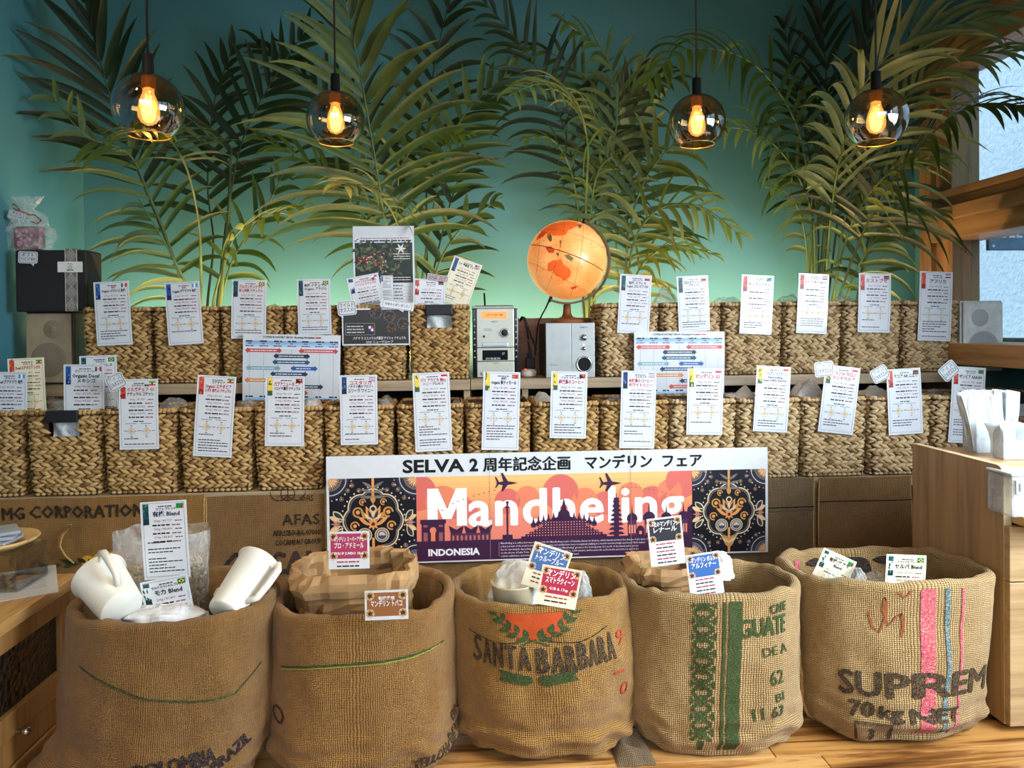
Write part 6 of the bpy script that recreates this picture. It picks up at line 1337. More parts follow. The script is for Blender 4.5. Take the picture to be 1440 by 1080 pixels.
# ---------------------------------------------------------------- coffee sacks
def fbm(x, y, s): return noise.noise(Vector((x, y, s)))+.5*noise.noise(Vector((x*2.1, y*2.1, s+4)))
def cf(th, k, y, s): return noise.noise(Vector((math.cos(th)*k+s*3.7, math.sin(th)*k, y)))+.5*noise.noise(Vector((math.cos(th)*k*2.1+s, math.sin(th)*k*2.1, y*2.1+4)))
class Sack:
    def __init__(s, pxl, pxr, pyf, pyb, Y, ryk, mat, label, seed, lean=(0, 0), bot=(1.0, 1.0), waviness=.006, inner='dark', wr=1.0, flare=0.0, belly=.03, boxy=2.3, zig=0.0):
        a, b = at(pxl, (pyf+pyb)/2, Y), at(pxr, (pyf+pyb)/2, Y)
        s.rx = (b.x-a.x)/2; s.ry = s.rx*ryk; s.c = Vector(((a.x+b.x)/2, Y, 0)); s.seed = seed
        px = (pxl+pxr)/2; s.hf = at(px, pyf, Y-s.ry).z-.012; s.hb = at(px, pyb, Y+s.ry).z-.012
        s.lean, s.bot, s.wav, s.wr, s.flare, s.belly, s.boxy = lean, bot, waviness, wr, flare, belly, boxy
        s.o = tag(empty('coffee_sack', tuple(s.c)), label, 'sack', 'open burlap coffee sacks on the floor')
        def cyl(u, v): return s.P(2*PI*u-PI, v*s.H(2*PI*u-PI))
        per = 2*PI*(s.rx+s.ry)/2
        mb = MB(); mb.grid(cyl, 220, 110, uvf=lambda u, v: (u*per, v*s.hf))
        def roll(u, v):
            th = 2*PI*u-PI; q = s.P(th, s.H(th)); n = s.N(th); r_ = .013*(1+.35*cf(th, 3.5, 2, seed)); a_ = PI*v
            return q-n*(r_-r_*math.cos(a_))+Vector((0, 0, r_*math.sin(a_)))
        mb.grid(roll, 160, 8, uvf=lambda u, v: (u*per, s.hf+v*.04))
        def ins(u, v):
            th = 2*PI*u-PI; n = s.N(th); q = s.P(th, s.H(th)-v*.16); r_ = .013*(1+.35*cf(th, 3.5, 2, seed)); return q-n*(2*r_+.012*v+.006*cf(th, 1.5, v*2, seed+3))
        mb.grid(ins, 160, 16, uvf=lambda u, v: (u*per, s.hf+.04+v*.16))
        mb.build('sack', mat, s.o)
        s.per = per; s.zin = min(s.hf, s.hb)-.10
        def fill(u, v):
            th = 2*PI*u; q = s.P(th, s.zin)-s.N(th)*.03; c_ = Vector((s.lean[0]*.5, 0, s.zin))
            q = c_+(q-c_)*(1-v); return Vector((q.x, q.y, s.zin+.012*fbm(q.x*30, q.y*30, seed)))
        MB().grid(fill, 48, 10).build('bean_fill', FILLM, s.o)
    def H(s, th): return s.hf*(1+math.cos(th))/2+s.hb*(1-math.cos(th))/2+s.wav*fbm(math.sin(th)*2.2+5, math.cos(th)*2.2, s.seed)
    def N(s, th):
        v = Vector((math.sin(th)/s.rx, -math.cos(th)/s.ry, 0)); return v.normalized()
    def P(s, th, z):
        h = s.H(th); t = max(0, min(1.02, z/h)); sn, cs = math.sin(th), math.cos(th)
        e = 2/s.boxy; sx = math.copysign(abs(sn)**e, sn); cy = math.copysign(abs(cs)**e, cs)
        kx = s.bot[0]+(1-s.bot[0])*t+s.belly*math.sin(PI*t); ky = s.bot[1]+(1-s.bot[1])*t+s.belly*math.sin(PI*t)
        low = max(0, 1-t*6); r_in = -.045*low**2.2
        fold = s.wr*((.014*(1-t)+.006)*cf(th, 1.5, t*2.0, s.seed)+.003*cf(th, 4, t*6, s.seed+9)+.012*max(0, 1-t*3.0)*cf(th, 2.4, t*13, s.seed+20))
        # slow horizontal sag folds near the foot
        fold += s.wr*.007*max(0, 1-t*2.6)*math.sin(t*48+5*cf(th, 1.4, 0, s.seed))
        fold += s.flare*max(0, 1-t*3.0)**1.5*max(0, -sn)
        n = s.N(th); x = s.rx*kx*sx+s.lean[0]*(t-.5); y = -s.ry*ky*cy+s.lean[1]*(t-.5)
        return Vector((x, y, max(.001, z)))+n*(fold+r_in)
    def printer(s, th0):
        k = s.per/(2*PI)
        def fn(x, y, z): th = th0+x/k; y = min(y, s.H(th)-.0005); return s.P(th, y)+s.N(th)*(.0016+z)
        return fn
    def th_of(s, px):      # angle on the front whose point shows at this picture column
        best = min(range(-85, 86), key=lambda d: abs(s.pxof(R(d))-px)); return R(best)
    def pxof(s, th, z=None):
        q = s.c+s.P(th, s.hf*.6 if z is None else z)-Vector((0, 0, CAM_H)); return 720+F*q.dot(CR)/q.dot(_Fw)
    def z_of(s, px, py):
        th = s.th_of(px); lo_, hi_ = 0, s.hf
        for _ in range(24):
            m_ = (lo_+hi_)/2; q = s.c+s.P(th, m_)-Vector((0, 0, CAM_H)); yy = 540-F*(q.dot(CU)/q.dot(_Fw)-SHIFT*1440/F)
            if yy > py: lo_ = m_
            else: hi_ = m_
        return (lo_+hi_)/2
t = NT('green_beans_heap'); v1 = t.n('ShaderNodeTexVoronoi', i_Scale=110.0); t.l(t.coord(), v1.inputs[0]); t.base(t.ramp(v1.outputs['Distance'], [(.2, (150, 130, 90)), (.7, (70, 54, 34))])); t.bump(v1.outputs['Distance'], .8, .004); FILLM = t.m
def band(s, pts, wd, mat, name='woven_stripe', dash=None):
    """a stripe on the sack through picture points"""
    P = [(s.th_of(x), s.z_of(x, y)) for x, y in pts]; k = s.per/(2*PI); pr = Print(); out = []
    for i in range(len(P)-1):
        for j in range(8): f = j/8; out.append(((P[i][0]+(P[i+1][0]-P[i][0])*f)*k, P[i][1]+(P[i+1][1]-P[i][1])*f))
    out.append((P[-1][0]*k, P[-1][1])); pr.line(out, wd, mat, 0); return surf_print(pr, name, s.o, s.printer(0), .02)
def letters(s, items, name='printed_lettering'):
    """items: (text, px, py, height, ink, bold, width, rot)"""
    k = s.per/(2*PI)
    for (tx, px, py, h, ik, bo_, wd, rt) in items:
        pr = Print(); th = s.th_of(px); pr.heavy(tx, th*k, s.z_of(px, py), h, ik, 1, max(.0004, bo_*.045), bold=0, width=wd, rot=rt, res=2, xs=1.3)
        surf_print(pr, name, s.o, s.printer(0), .014)

# sack with the plastic scoops
s1 = Sack(97, 384, 878, 796, 1.60, .72, BUR['f'], 'wide brown burlap sack with thin green stitch line and two white plastic scoops in it', 3, lean=(.02, 0), bot=(1.02, .98), wr=.9, flare=.10, belly=.015, boxy=2.2)
band(s1, [(104, 936), (150, 962), (210, 984), (270, 987), (330, 975), (366, 930)], .0035, INKG)
letters(s1, [('BRAZIL', 336, 1062, .030, INKN, .03, .085, .5), ('COLOMBIA', 255, 1085, .030, INKN, .03, .12, .12)])
# sack with the kraft bag
s2 = Sack(383, 639, 869, 792, 1.64, .74, BUR['o'], 'brown burlap sack with green inner edge holding a crumpled kraft paper bag', 7, bot=(1.03, 1.0), wr=.7, belly=.02, boxy=2.4)
band(s2, [(396, 937), (440, 937), (520, 932), (580, 922), (625, 900)], .004, INKG); band(s2, [(396, 940), (440, 940), (520, 935), (580, 925), (620, 905)], .003, sack_ink('ink_olive', (150, 146, 60)))
letters(s2, [('YELLOW B', 614, 1068, .026, INKW, .03, .12, .12), ('NY', 634, 1032, .026, INKW, .02, .045, .4), ('BN', 637, 1003, .024, INKW, .02, .04, .4), ('O', 392, 1016, .040, INKW, .02, None, 0)])
pr = Print(); k_ = s2.per/(2*PI)
for (dth, dz_, L, W2, a_, mt) in ((-1.75, -.01, .07, .06, -1.2, INKG), (-1.55, -.03, .06, .05, -.4, INKG), (-1.9, -.05, .07, .05, -1.6, INKG)): pr.petal(dth*k_, s2.H(dth)+dz_, L, W2, a_, mt, 1, 8)
surf_print(pr, 'green_print', s2.o, s2.printer(0), .015)
# SANTA BARBARA sack
s3 = Sack(638, 886, 852, 787, 1.68, .76, BUR['y'], 'ochre burlap sack printed SANTA BARBARA with a red disc and green laurel', 11, lean=(-.02, 0), bot=(.98, .98), wr=1.15, belly=.075, boxy=2.2)
pr = Print(); k_ = s3.per/(2*PI); th = s3.th_of(752); zt_ = s3.H(th); cx = th*k_
pr.disc(cx, zt_+.002, .056, INKO, 1, 30, None, PI, 2*PI)
zc = s3.z_of(752, 893)
for s_ in (-1, 1):
    stem = [(cx+s_*(-.022), zc-.022), (cx+s_*.012, zc-.004), (cx+s_*.045, zc+.016), (cx+s_*.072, zc+.050), (cx+s_*.080, zc+.085)]; pr.line(stem, .003, INKG, 1)
    for k in range(7):
        f = .9+k*.46; i = min(3, int(f)); u_ = f-i; x = stem[i][0]+(stem[i+1][0]-stem[i][0])*u_; z = stem[i][1]+(stem[i+1][1]-stem[i][1])*u_; a_ = math.atan2(stem[i+1][1]-stem[i][1], stem[i+1][0]-stem[i][0])
        for q in (-.75, .75): pr.petal(x, z, .021, .011, a_+q, INKG, 2, 6)
    pr.line([(cx+s_*.022, zc-.014), (cx+s_*.07, zc-.018), (cx+s_*.135, zc-.004+(.006 if s_ > 0 else 0))], .0018, INKB, 1)
    for k in range(5):
        x = cx+s_*(.004+.010*k); z = s3.z_of(752, 956)+.0022*k
        for q in (-.5, .5): pr.petal(x, z, .022, .010, (0 if s_ > 0 else PI)+q*s_, INKG, 2, 6)
zs = s3.z_of(752, 943)
for i, ch in enumerate('SANTA'): pr.heavy(ch, cx-.110+.0235*i, zs+.010-.0022*i, .054-.001*i, INKC, 1, .0020, bold=0, width=.0175, res=2)
for i, ch in enumerate('BARBARA'): pr.heavy(ch, cx+.012+.0205*i, zs-.004+.0022*max(0, i-1), .052+.0008*i, INKC, 1, .0020, bold=0, width=.0155, res=2)
pr.clip(-9, 0, 9, zt_)
surf_print(pr, 'printed_emblem', s3.o, s3.printer(0), .012)
letters(s3, [('0', 878, 975, .030, INKR, -.004, None, 0), ('1', 876, 942, .030, INKR, -.004, None, 1.5), ('9', 878, 905, .032, INKR, -.004, None, 0)], 'handwritten_number')
# green patterned sack
s4 = Sack(872, 1111, 838, 784, 1.68, .78, BUR['p'], 'pale burlap sack with green diamond border and faded green GUATEMALA print', 17, lean=(.01, 0), bot=(.99, 1.0), wr=.85, belly=.015, boxy=2.5)
pr = Print(); k_ = s4.per/(2*PI); th = s4.th_of(988); cx = th*k_; h_ = s4.H(th)
z = .05; i = 0
while z < h_-.01:
    for s_ in (-1, 1):
        pr.line([(cx+s_*.017, z), (cx, z+.016), (cx-s_*.017, z+.032)], .0065, INKG, 1)
    pr.line([(cx, z+.004), (cx+.011, z+.016), (cx, z+.028), (cx-.011, z+.016), (cx, z+.004)], .004, INKG, 2)
    for s_ in (-1, 1): pr.poly([(cx+s_*.021, z+.006), (cx+s_*.021, z+.026), (cx+s_*.013, z+.016)], INKG, 1)
    z += .034
pr.rect(cx+.030, .02, cx+.034, h_, INKG, 1); pr.rect(cx+.037, .02, cx+.050, h_, INKG, 1); pr.rect(cx-.006, .02, cx+.004, .05, INKG, 1)
surf_print(pr, 'green_border', s4.o, s4.printer(0), .014)
letters(s4, [('CAFE', 1096, 860, .020, INKG, .02, .04, .1), ('GUATE', 1078, 893, .040, INKG, .04, .095, .03), ('DE A', 1092, 920, .020, INKG, .01, .055, .1), ('62', 1094, 962, .032, INKG, .01, .03, .1), ('11 63', 1084, 1010, .026, INKG, .02, .06, .1), ('BI', 1098, 985, .018, INKG, .01, None, .1)])
# SUPREMO sack
s5 = Sack(1102, 1371, 822, 766, 1.70, .74, BUR['p'], 'coarse burlap sack printed SUPREMO 70 kg with pink and blue woven stripes', 23, lean=(.0, 0), bot=(.90, .95), wr=.75, belly=.0, boxy=2.6, waviness=.010)
for px, w_, mt in ((1309, .014, INKK), (1333, .008, INKT), (1352, .006, INKK)): 
    band(s5, [(px, 826), (px, 880), (px+1, 940), (px-2, 990), (px-8, 1030)], w_, mt)
letters(s5, [('SUPREM', 1285, 981, .054, INKC, .07, .30, 0), ('70', 1209, 1006, .034, INKC, .06, .07, 0), ('kg', 1251, 1011, .028, INKC, .05, .042, .0), ('NET', 1324, 1016, .030, INKC, .05, .070, .0)])
pr = Print(); k_ = s5.per/(2*PI)
def scribble(pts, wd, mt): 
    Q = [(s5.th_of(x)*k_, s5.z_of(x, y)) for x, y in pts]; pr.line(Q, wd, mt, 1)
scribble([(1222, 860), (1228, 880), (1238, 889), (1246, 870), (1249, 845), (1244, 840), (1242, 858), (1250, 880), (1262, 866), (1268, 862), (1270, 880), (1268, 895)], .0045, INKP)
scribble([(1262, 830), (1270, 840), (1280, 836), (1282, 828)], .004, INKP)
x0_, x1_ = s5.th_of(1200)*k_, s5.th_of(1250)*k_; z1_ = s5.z_of(1225, 1018)
pr.line([(x0_, .012), (x0_, z1_), (x1_, z1_), (x1_, .012)], .008, INKW, 1); pr.text('3', (x0_+x1_)/2, .02, .026, INKW, 1, bold=.05)
surf_print(pr, 'printed_marks', s5.o, s5.printer(0), .014)
pr = Print()    # prints on the inner back wall of the same sack
def inner5(x, y, z): th = PI+x/k_; n = s5.N(th); q = s5.P(th, min(y, s5.H(th)-.001)); return q-n*(.031+z)
h_ = s5.H(PI)
for (a_, L) in ((-.9, .06), (-1.57, .065), (-2.25, .06)): pr.petal(.0, h_-.005, L, .035, a_, INKN, 1, 8)
pr.petal(-.09, h_-.012, .05, .02, 0, INKN, 1, 6); pr.petal(.05, h_-.012, .05, .02, 0, INKN, 1, 6); pr.rect(.13, h_-.10, .155, h_, INKK, 1)
surf_print(pr, 'inner_print', s5.o, inner5, .015)
MB().tube([s5.P(R(-78), s5.H(R(-78))*k/24)+s5.N(R(-78))*.003+Vector((0, .002*math.sin(k*2), 0)) for k in range(25)], .0045, 6).build('side_seam', STITCH, s5.o)
MB().tube([s4.P(R(84), s4.H(R(84))*k/24)+s4.N(R(84))*.002 for k in range(25)], .003, 6).build('side_seam', STITCH, s4.o)
# crumpled sack skirts on the floor
def crumple(px0, px1, py, Y, mat, label, seed, h=.03, dep=.09):
    a, b = at(px0, py, Y), at(px1, py, Y); sd = Vector((seed, 0, 0))
    def fn(u, v):
        x = (b.x-a.x)*u; y = (v-.5)*dep*2; e = (1-abs(2*v-1)**2)*(1-abs(2*u-1)**3)
        return (x, y+.01*noise.noise(Vector((x*20, v*3, 1))+sd), .002+e*h*(.7+.9*noise.noise(Vector((x*26, y*34, 2))+sd)) if e > 0 else .002)
    return tag(MB().grid(fn, 50, 18, uvf=lambda u, v: (u*(b.x-a.x), v*dep*2)).build('sack_skirt', mat, loc=(a.x, Y, 0)), label, 'burlap', 'loose burlap ends crumpled on the floor')
crumple(860, 912, 1040, 1.60, BUR['g'], 'crumpled burlap end lying on the planks between the laurel sack and the diamond border sack', 3, .03, .07)
crumple(62, 140, 1075, 1.52, BUR['f'], 'burlap skirt of the scoop sack spreading toward the wooden cabinet', 5, .05, .06)

# ---------------------------------------------------------------- what stands in the sacks
def inside(px, py, Y): return at(px, py, Y)
# clear bag of green beans
a, b = at(176, 740, 1.74), at(298, 740, 1.74); zt_ = a.z; zb_ = s1.zin
wx = (b.x-a.x)/2; cxx = (a.x+b.x)/2
bagm = tag(empty('bean_bag', (cxx, 1.70, zb_)), 'open clear plastic bag half full of green coffee beans in the scoop sack', 'plastic bag')
def bagf(u, v):
    th = 2*PI*u; z = v*(zt_-zb_); rx = wx*(.95+.10*v+.03*noise.noise(Vector((math.sin(th)*2, v*4, 1)))); ry = .065*(1.05-.25*v)
    e = .7; sx = math.copysign(abs(math.sin(th))**e, math.sin(th)); cy = math.copysign(abs(math.cos(th))**e, math.cos(th))
    return (rx*sx, -ry*cy, z*(1+.05*noise.noise(Vector((th*1.5, 0, 2)))))
MB().grid(bagf, 56, 22).build('film', FILM, bagm)
hz = (at(230, 810, 1.66).z-zb_)
mb = MB(); rb = random.Random(4)
def bean(mb, c, rr_):
    A = Matrix.Rotation(rr_.uniform(0, 6.3), 3, 'Z') @ Matrix.Rotation(rr_.uniform(-1, 1), 3, 'X')
    vs = []; 
    for (z, r_) in ((-.0052, .0), (-.0035, .0028), (0, .0038), (.0035, .0028), (.0052, 0)):
        for k in range(5): q = A @ Vector((r_*math.cos(k*1.2566), r_*.7*math.sin(k*1.2566), z)); vs.append(tuple(q+c))
    fs = [(i*5+k, i*5+(k+1) % 5, i*5+5+(k+1) % 5, i*5+5+k) for i in range(4) for k in range(5)]; mb.add(vs, fs, None, True)
for k in range(2400):
    th = rb.uniform(0, 2*PI); q = rb.uniform(.55, .93); z = rb.uniform(0, 1)*hz
    if rb.random() < .3: q = rb.uniform(0, .9); z = hz
    x, y, _ = bagf(th/(2*PI), z/(zt_-zb_)); bean(mb, Vector((x*q, y*q, z+rb.uniform(-.008, .008)+.012*math.sin(x*30))), rb)
bo_ = tag(mb.build('raw_coffee_beans', plain('raw_bean', (176, 154, 106), .5, noise_amt=.25, scale=70), loc=tuple(bagm.location)), 'pale green raw coffee beans inside the clear bag', 'beans', kind='stuff')
price_card([(200, 707), (263, 702), (267, 812), (200, 816)], 1.60, TT(('カフェ ブレンド', D, .45), ('有機 Blend', N, .95)), 'green', 'zambia', 'tall glossy price card headed Blend standing before the bean bag', 71, None, rows=6, charts=False)
price_card([(195, 821), (262, 806), (276, 862), (209, 874)], 1.545, TT(('セルバ スペシャル ブレンド', D, .45), ('モカ Blend', D, .95)), 'green', 'brazil', 'price card headed Mocha Blend in front of the tall Blend card', 72, None, rows=5, charts=False)
# white plastic scoops / measuring jugs
def jug(c, ax, r0, r1, L, label, hdir, spout=True):
    o = tag(empty('measuring_jug', tuple(c)), label, 'jug', 'milky plastic measuring jugs')
    z_ = Vector(ax).normalized(); x_ = (Vector(hdir)-z_*Vector(hdir).dot(z_)).normalized(); y_ = z_.cross(x_)
    M = Matrix.Identity(4)
    for i in range(3): M[i][0], M[i][1], M[i][2] = x_[i], y_[i], z_[i]
    mb = MB(); mb.lathe([(.001, 0), (r0*.96, 0), (r0, .004), (r1, L), (r1*1.10, L+.003), (r1*1.10, L+.005), (r1*.96, L+.001), (r0*.93, .008), (.001, .006)], (0, 0, 0), 44, M=M, cap=False)
    mb.build('cup', PLASW, o)
    hp = [(r1*1.02, 0, L*.93), (r1*1.35, 0, L*.97), (r1*1.52, 0, L*.86), (r1*1.45, 0, L*.55), (r1*1.32, 0, L*.30), (r0*1.0, 0, L*.22)]
    MB().tube([M @ Vector(q) for q in hp], [.007, .007, .0075, .0075, .007, .006], 10).build('handle', PLASW, o)
    return o
c0 = at(172, 856, 1.50); c1 = at(128, 822, 1.56)
jug(c0, (c1-c0)+Vector((-.012, .03, .028)), .040, .048, .105, 'milky white plastic jug tipped with its handle up, beside the wooden cabinet', (.35, -.5, .8))
c0 = at(316, 862, 1.52); c1 = at(360, 802, 1.60)
jug(c0, (c1-c0)+Vector((.0, .02, .01)), .036, .043, .125, 'cream plastic jug leaning on the sack rim near the kraft bag sack', (.8, -.4, .1))
c0 = at(318, 842, 1.60); tag(MB().lathe([(.018, 0), (.022, .01), (.016, .02), (.012, .022)], (0, 0, 0), 20).build('scoop_knob', plain('cream_plastic', (226, 210, 170), .35), loc=(c0.x-.01, 1.62, c0.z-.005)), 'small round cream plastic lid between bean bag and leaning jug', 'lid')
def puff(px0, px1, pyt, pyb, Y, label, seed, mat=FILM, dep=.05, name='plastic_bag', cat='plastic bag', k=1.0):
    a, b = at(px0, pyb, Y), at(px1, pyb, Y); h = at(px0, pyt, Y).z-a.z; hw = (b.x-a.x)/2; sd = Vector((seed*1.7, 0, 0))
    def fn(u, v):
        th = 2*PI*u; ph = PI*v/2*1.0; r_ = math.cos(ph)**.6 if v < 1 else 0
        n = noise.noise(Vector((math.cos(th)*2.2, math.sin(th)*2.2, v*3))+sd)*.30*k+noise.noise(Vector((math.cos(th)*6, math.sin(th)*6, v*8))+sd)*.12*k
        return (hw*r_*math.cos(th)*(1+n), dep*r_*math.sin(th)*(1+n), h*math.sin(ph)*(1+.4*n))
    return tag(MB().grid(fn, 48, 18, smooth=True).build(name, mat, loc=((a.x+b.x)/2, Y, a.z)), label, cat)
puff(165, 285, 853, 876, 1.54, 'flattened clear plastic bag lying at the front rim of the scoop sack', 2, FILMW, .05)
# kraft bags
def kraft(px0, px1, pyt, Y, zb_, dep, label, seed, fold=.045):
    a, b = at(px0, pyt, Y), at(px1, pyt, Y); wx = (b.x-a.x)/2; H_ = a.z-zb_; sd = Vector((seed, 0, 0))
    o = tag(empty('kraft_bag', ((a.x+b.x)/2, Y, zb_)), label, 'paper bag', 'crumpled kraft paper bags in the sacks')
    def base_(u, v, off, z):
        th = 2*PI*u; e = .62; sx = math.copysign(abs(math.sin(th))**e, math.sin(th)); cy = math.copysign(abs(math.cos(th))**e, math.cos(th))
        n = noise.noise(Vector((math.sin(th)*3, math.cos(th)*3, z*22))+sd)*.014+abs(noise.noise(Vector((math.sin(th)*6, math.cos(th)*6, z*50))+sd))*.018
        return Vector(((wx-.012+off+n)*sx, -(dep+off+n)*cy, z+.008*noise.noise(Vector((th*1.3, 0, 7))+sd)))
    MB().grid(lambda u, v: base_(u, v, 0, v*H_), 46, 12, smooth=False).build('bag', KRAFT, o)
    def cuff(u, v):
        if v < .35: z = H_-fold+fold*(v/.35); off = .008+.006*math.sin(v*9)
        elif v < .5: z = H_+.004; off = .008-.014*(v-.35)/.15
        else: z = H_-.06*(v-.5)/.5; off = -.007
        return base_(u, v, off, z)
    MB().grid(cuff, 46, 8, smooth=False).build('rolled_cuff', plain('kraft_pale', (168, 130, 84), .75, noise_amt=.08, scale=20), o); return o
kraft(415, 583, 794, 1.66, s2.zin, .085, 'crumpled kraft paper bag with rolled pale cuff filling the green-edged sack', 3)
kraft(884, 1004, 790, 1.74, s4.zin, .07, 'brown kraft paper bag in the diamond border sack beside white film', 6, .035)
puff(990, 1032, 778, 812, 1.74, 'scrunched white plastic film beside the smaller kraft bag', 5, FILMW, .03)
price_card([(463, 749), (520, 746), (519, 800), (461, 800)], 1.585, [], 'red', 'indonesia', 'price card with crimson patterned header standing on the kraft bag cuff', 73, None, rows=6, charts=False)
def fair_card(px, Y, hc, lines, label, rows=6, bodyc=BLK, sheetm=None):
    o, w_, h_, fn = sheet('fair_card', px, Y, label, 'price card', 'Mandheling fair price cards in the sacks', sheetm or CREAM)
    p = Print(); rr = random.Random(len(label)); W2, H2 = w_/2, h_/2; full = w_*1.75; hh = min(w_*.62, h_*.8)
    p.rect(-W2+w_*.05, H2-w_*.05-hh, W2-w_*.05, H2-w_*.05, hc, 1)
    for s_ in (-1, 1):
        for yy in (0, 1):
            cx_, cy_ = s_*(W2-w_*.12), H2-w_*.12-yy*(hh-w_*.14)
            for k in range(5): p.petal(cx_, cy_, w_*.12, w_*.05, k*1.256+yy, (214, 160, 92), 2, 5)
            p.disc(cx_, cy_, w_*.05, (60, 50, 60), 3, 10); p.disc(cx_, cy_, w_*.10, (226, 196, 150), 3, 14, w_*.085)
    for k, (s2_, sz) in enumerate(lines): p.text(s2_, 0, H2-w_*.05-hh*(.30+.27*k), w_*sz, (244, 240, 236), 4, bold=.02, width=w_*.72)
    y = H2-w_*.05-hh-w_*.10; k = 0
    while y > -H2+w_*.04 and k < rows:
        greek(p, -W2+w_*.2, W2-w_*.25, y, w_*.045, BLK if k % 2 else (176, 60, 60), rr, 1); y -= w_*.105; k += 1
    p.build('printed_text', o, fn); return o
bpy.data.objects.remove([o for o in bpy.data.objects if o.get('label', '').startswith('price card with crimson patterned')][0].children[1])
_c = [o for o in bpy.data.objects if o.get('label', '').startswith('price card with crimson patterned')][0]
for ch in list(_c.children): bpy.data.objects.remove(ch)
bpy.data.objects.remove(_c)
fair_card([(463, 749), (520, 746), (519, 800), (461, 800)], 1.585, (172, 56, 92), [('マンデリン スーパーアチェ', .10), ('プロ・アドミール', .12), ('SYRUP JUMBO 18up', .07)], 'card with crimson header standing at the back of the kraft bag', 8, sheetm=WHITE)
fair_card([(512, 831), (573, 829), (575, 870), (514, 873)], 1.46, (150, 96, 56), [('有機栽培', .07), ('マンデリン トバコ', .12)], 'card with bronze header half sunk behind the front rim of the kraft bag sack', 2, sheetm=WHITE)
fair_card([(752, 761), (805, 778), (786, 838), (733, 821)], 1.60, (76, 110, 160), [('マンデリン', .14), ('トゥルーブルー', .13)], 'tilted cream card with blue header behind the crimson one in the laurel sack', 4)
fair_card([(763, 793), (817, 803), (811, 858), (753, 849)], 1.53, (178, 48, 74), [('マンデリン', .14), ('スマトラクィーン', .13), ('G1B & 17up', .07)], 'cream card with crimson header in the SANTA BARBARA sack', 6)
fair_card([(903, 732), (950, 726), (972, 790), (922, 796)], 1.68, (52, 52, 58), [('「北のマンデリン」', .12), ('レナール', .13)], 'card with charcoal header rising from the smaller kraft bag', 8, sheetm=WHITE)
fair_card([(957, 784), (1003, 776), (1028, 838), (979, 845)], 1.57, (60, 104, 168), [('マンデリン ボルン', .12), ('アルフィナー', .13)], 'card with bright blue header leaning at the front rim of the diamond border sack', 7, sheetm=WHITE)
price_card([(1148, 768), (1194, 789), (1198, 832), (1152, 812)], 1.72, TT(('有機グアヤ', D, .9), ('Blend', D, .8)), 'green', 'zambia', 'cream card headed Blend leaning over in the SUPREMO sack', 81, 'cream Blend cards in the SUPREMO sack', CREAM, rows=4, charts=False)
price_card([(1246, 779), (1302, 781), (1300, 836), (1244, 834)], 1.66, TT(('スペシャル ブレンド', D, .45), ('セルバ Blend', D, .95)), 'green', 'brazil', 'upright cream card headed Blend near the pink stripe in the SUPREMO sack', 82, 'cream Blend cards in the SUPREMO sack', CREAM, rows=6, charts=False)
puff(690, 762, 792, 848, 1.66, 'crumpled clear plastic bag behind the cards in the laurel sack', 7, FILMW, .05)
puff(800, 832, 806, 846, 1.64, 'twist of clear plastic poking up beside the crimson card in the laurel sack', 9, FILM, .03)
tag(MB().lathe([(.001, 0), (.042, 0), (.048, .05), (.050, .055), (.046, .05), (.001, .04)], (0, 0, 0), 32).build('cream_tub', plain('cream_plastic', (226, 210, 170), .35), loc=tuple(at(722, 852, 1.64)-Vector((0, 0, .0)))), 'cream plastic tub lying inside the clear bag of the laurel sack', 'tub')
puff(1196, 1216, 800, 822, 1.70, 'small twist of clear film next to the leaning Blend card', 11, FILM, .02)
puff(1218, 1246, 806, 824, 1.70, 'low crumpled clear plastic between the two cream Blend cards', 12, FILM, .03)
puff(1150, 1175, 798, 818, 1.72, 'edge of clear plastic bag behind the leaning Blend card', 13, FILM, .03)

# ---------------------------------------------------------------- wooden cabinet at the near left
cb = at(100, 806, 1.78); XC = cb.x; ZT = cb.z
cy0 = 1.02; ca = tag(empty('wood_cabinet', (XC, 1.78, 0)), 'ochre wooden cabinet with ribbed glass door and small metal knob', 'cabinet')
Wc = XC-XL-.01
def cbx(name, x0, x1, y0, y1, z0, z1, mat, par=ca, bev=.002): return MB().box(x0, x1, y0, y1, z0, z1, bev=bev).build(name, mat, par)
cbx('top', -Wc, .02, cy0-1.78, .0, ZT-.025, ZT, CABT)
zc0 = atX(20, 1060, XC).z
for (nm, y0, y1, z0, z1) in (('post', -.045, -.005, .03, ZT-.026), ('post', -.76, -.70, .03, ZT-.026), ('rail', -.70, -.045, ZT-.075, ZT-.026), ('rail', -.70, -.045, .115, .165), ('rail', -.70, -.045, .03, .055)): cbx(nm, -.03, 0, y0, y1, z0, z1, CABW)
cbx('drawer_front', -.026, -.004, -.69, -.05, .058, .112, CABW)
t = NT('ribbed_smoked_glass'); wv = t.n('ShaderNodeTexVoronoi', i_Scale=70.0); t.l(t.coord(), wv.inputs[0]); t.base(t.ramp(wv.outputs['Distance'], [(.1, (40, 40, 38)), (.6, (16, 16, 16))])); t.bump(wv.outputs['Distance'], 1.0, .004); t.b.inputs['Roughness'].default_value = .2; RIB = t.m
cbx('door_pane', -.018, -.012, -.70, -.045, .16, ZT-.07, RIB, bev=0)
cbx('carcass', -Wc+.01, -.032, -.74, -.01, .03, ZT-.027, DARKW, bev=0)
kn = atX(22, 1029, XC); MB().lathe([(.004, 0), (.004, .016), (.008, .018), (.008, .030), (.0, .031)], (-.003, kn.y-1.78, kn.z), 18, 'x', cap=False).build('knob', CHROME, ca)
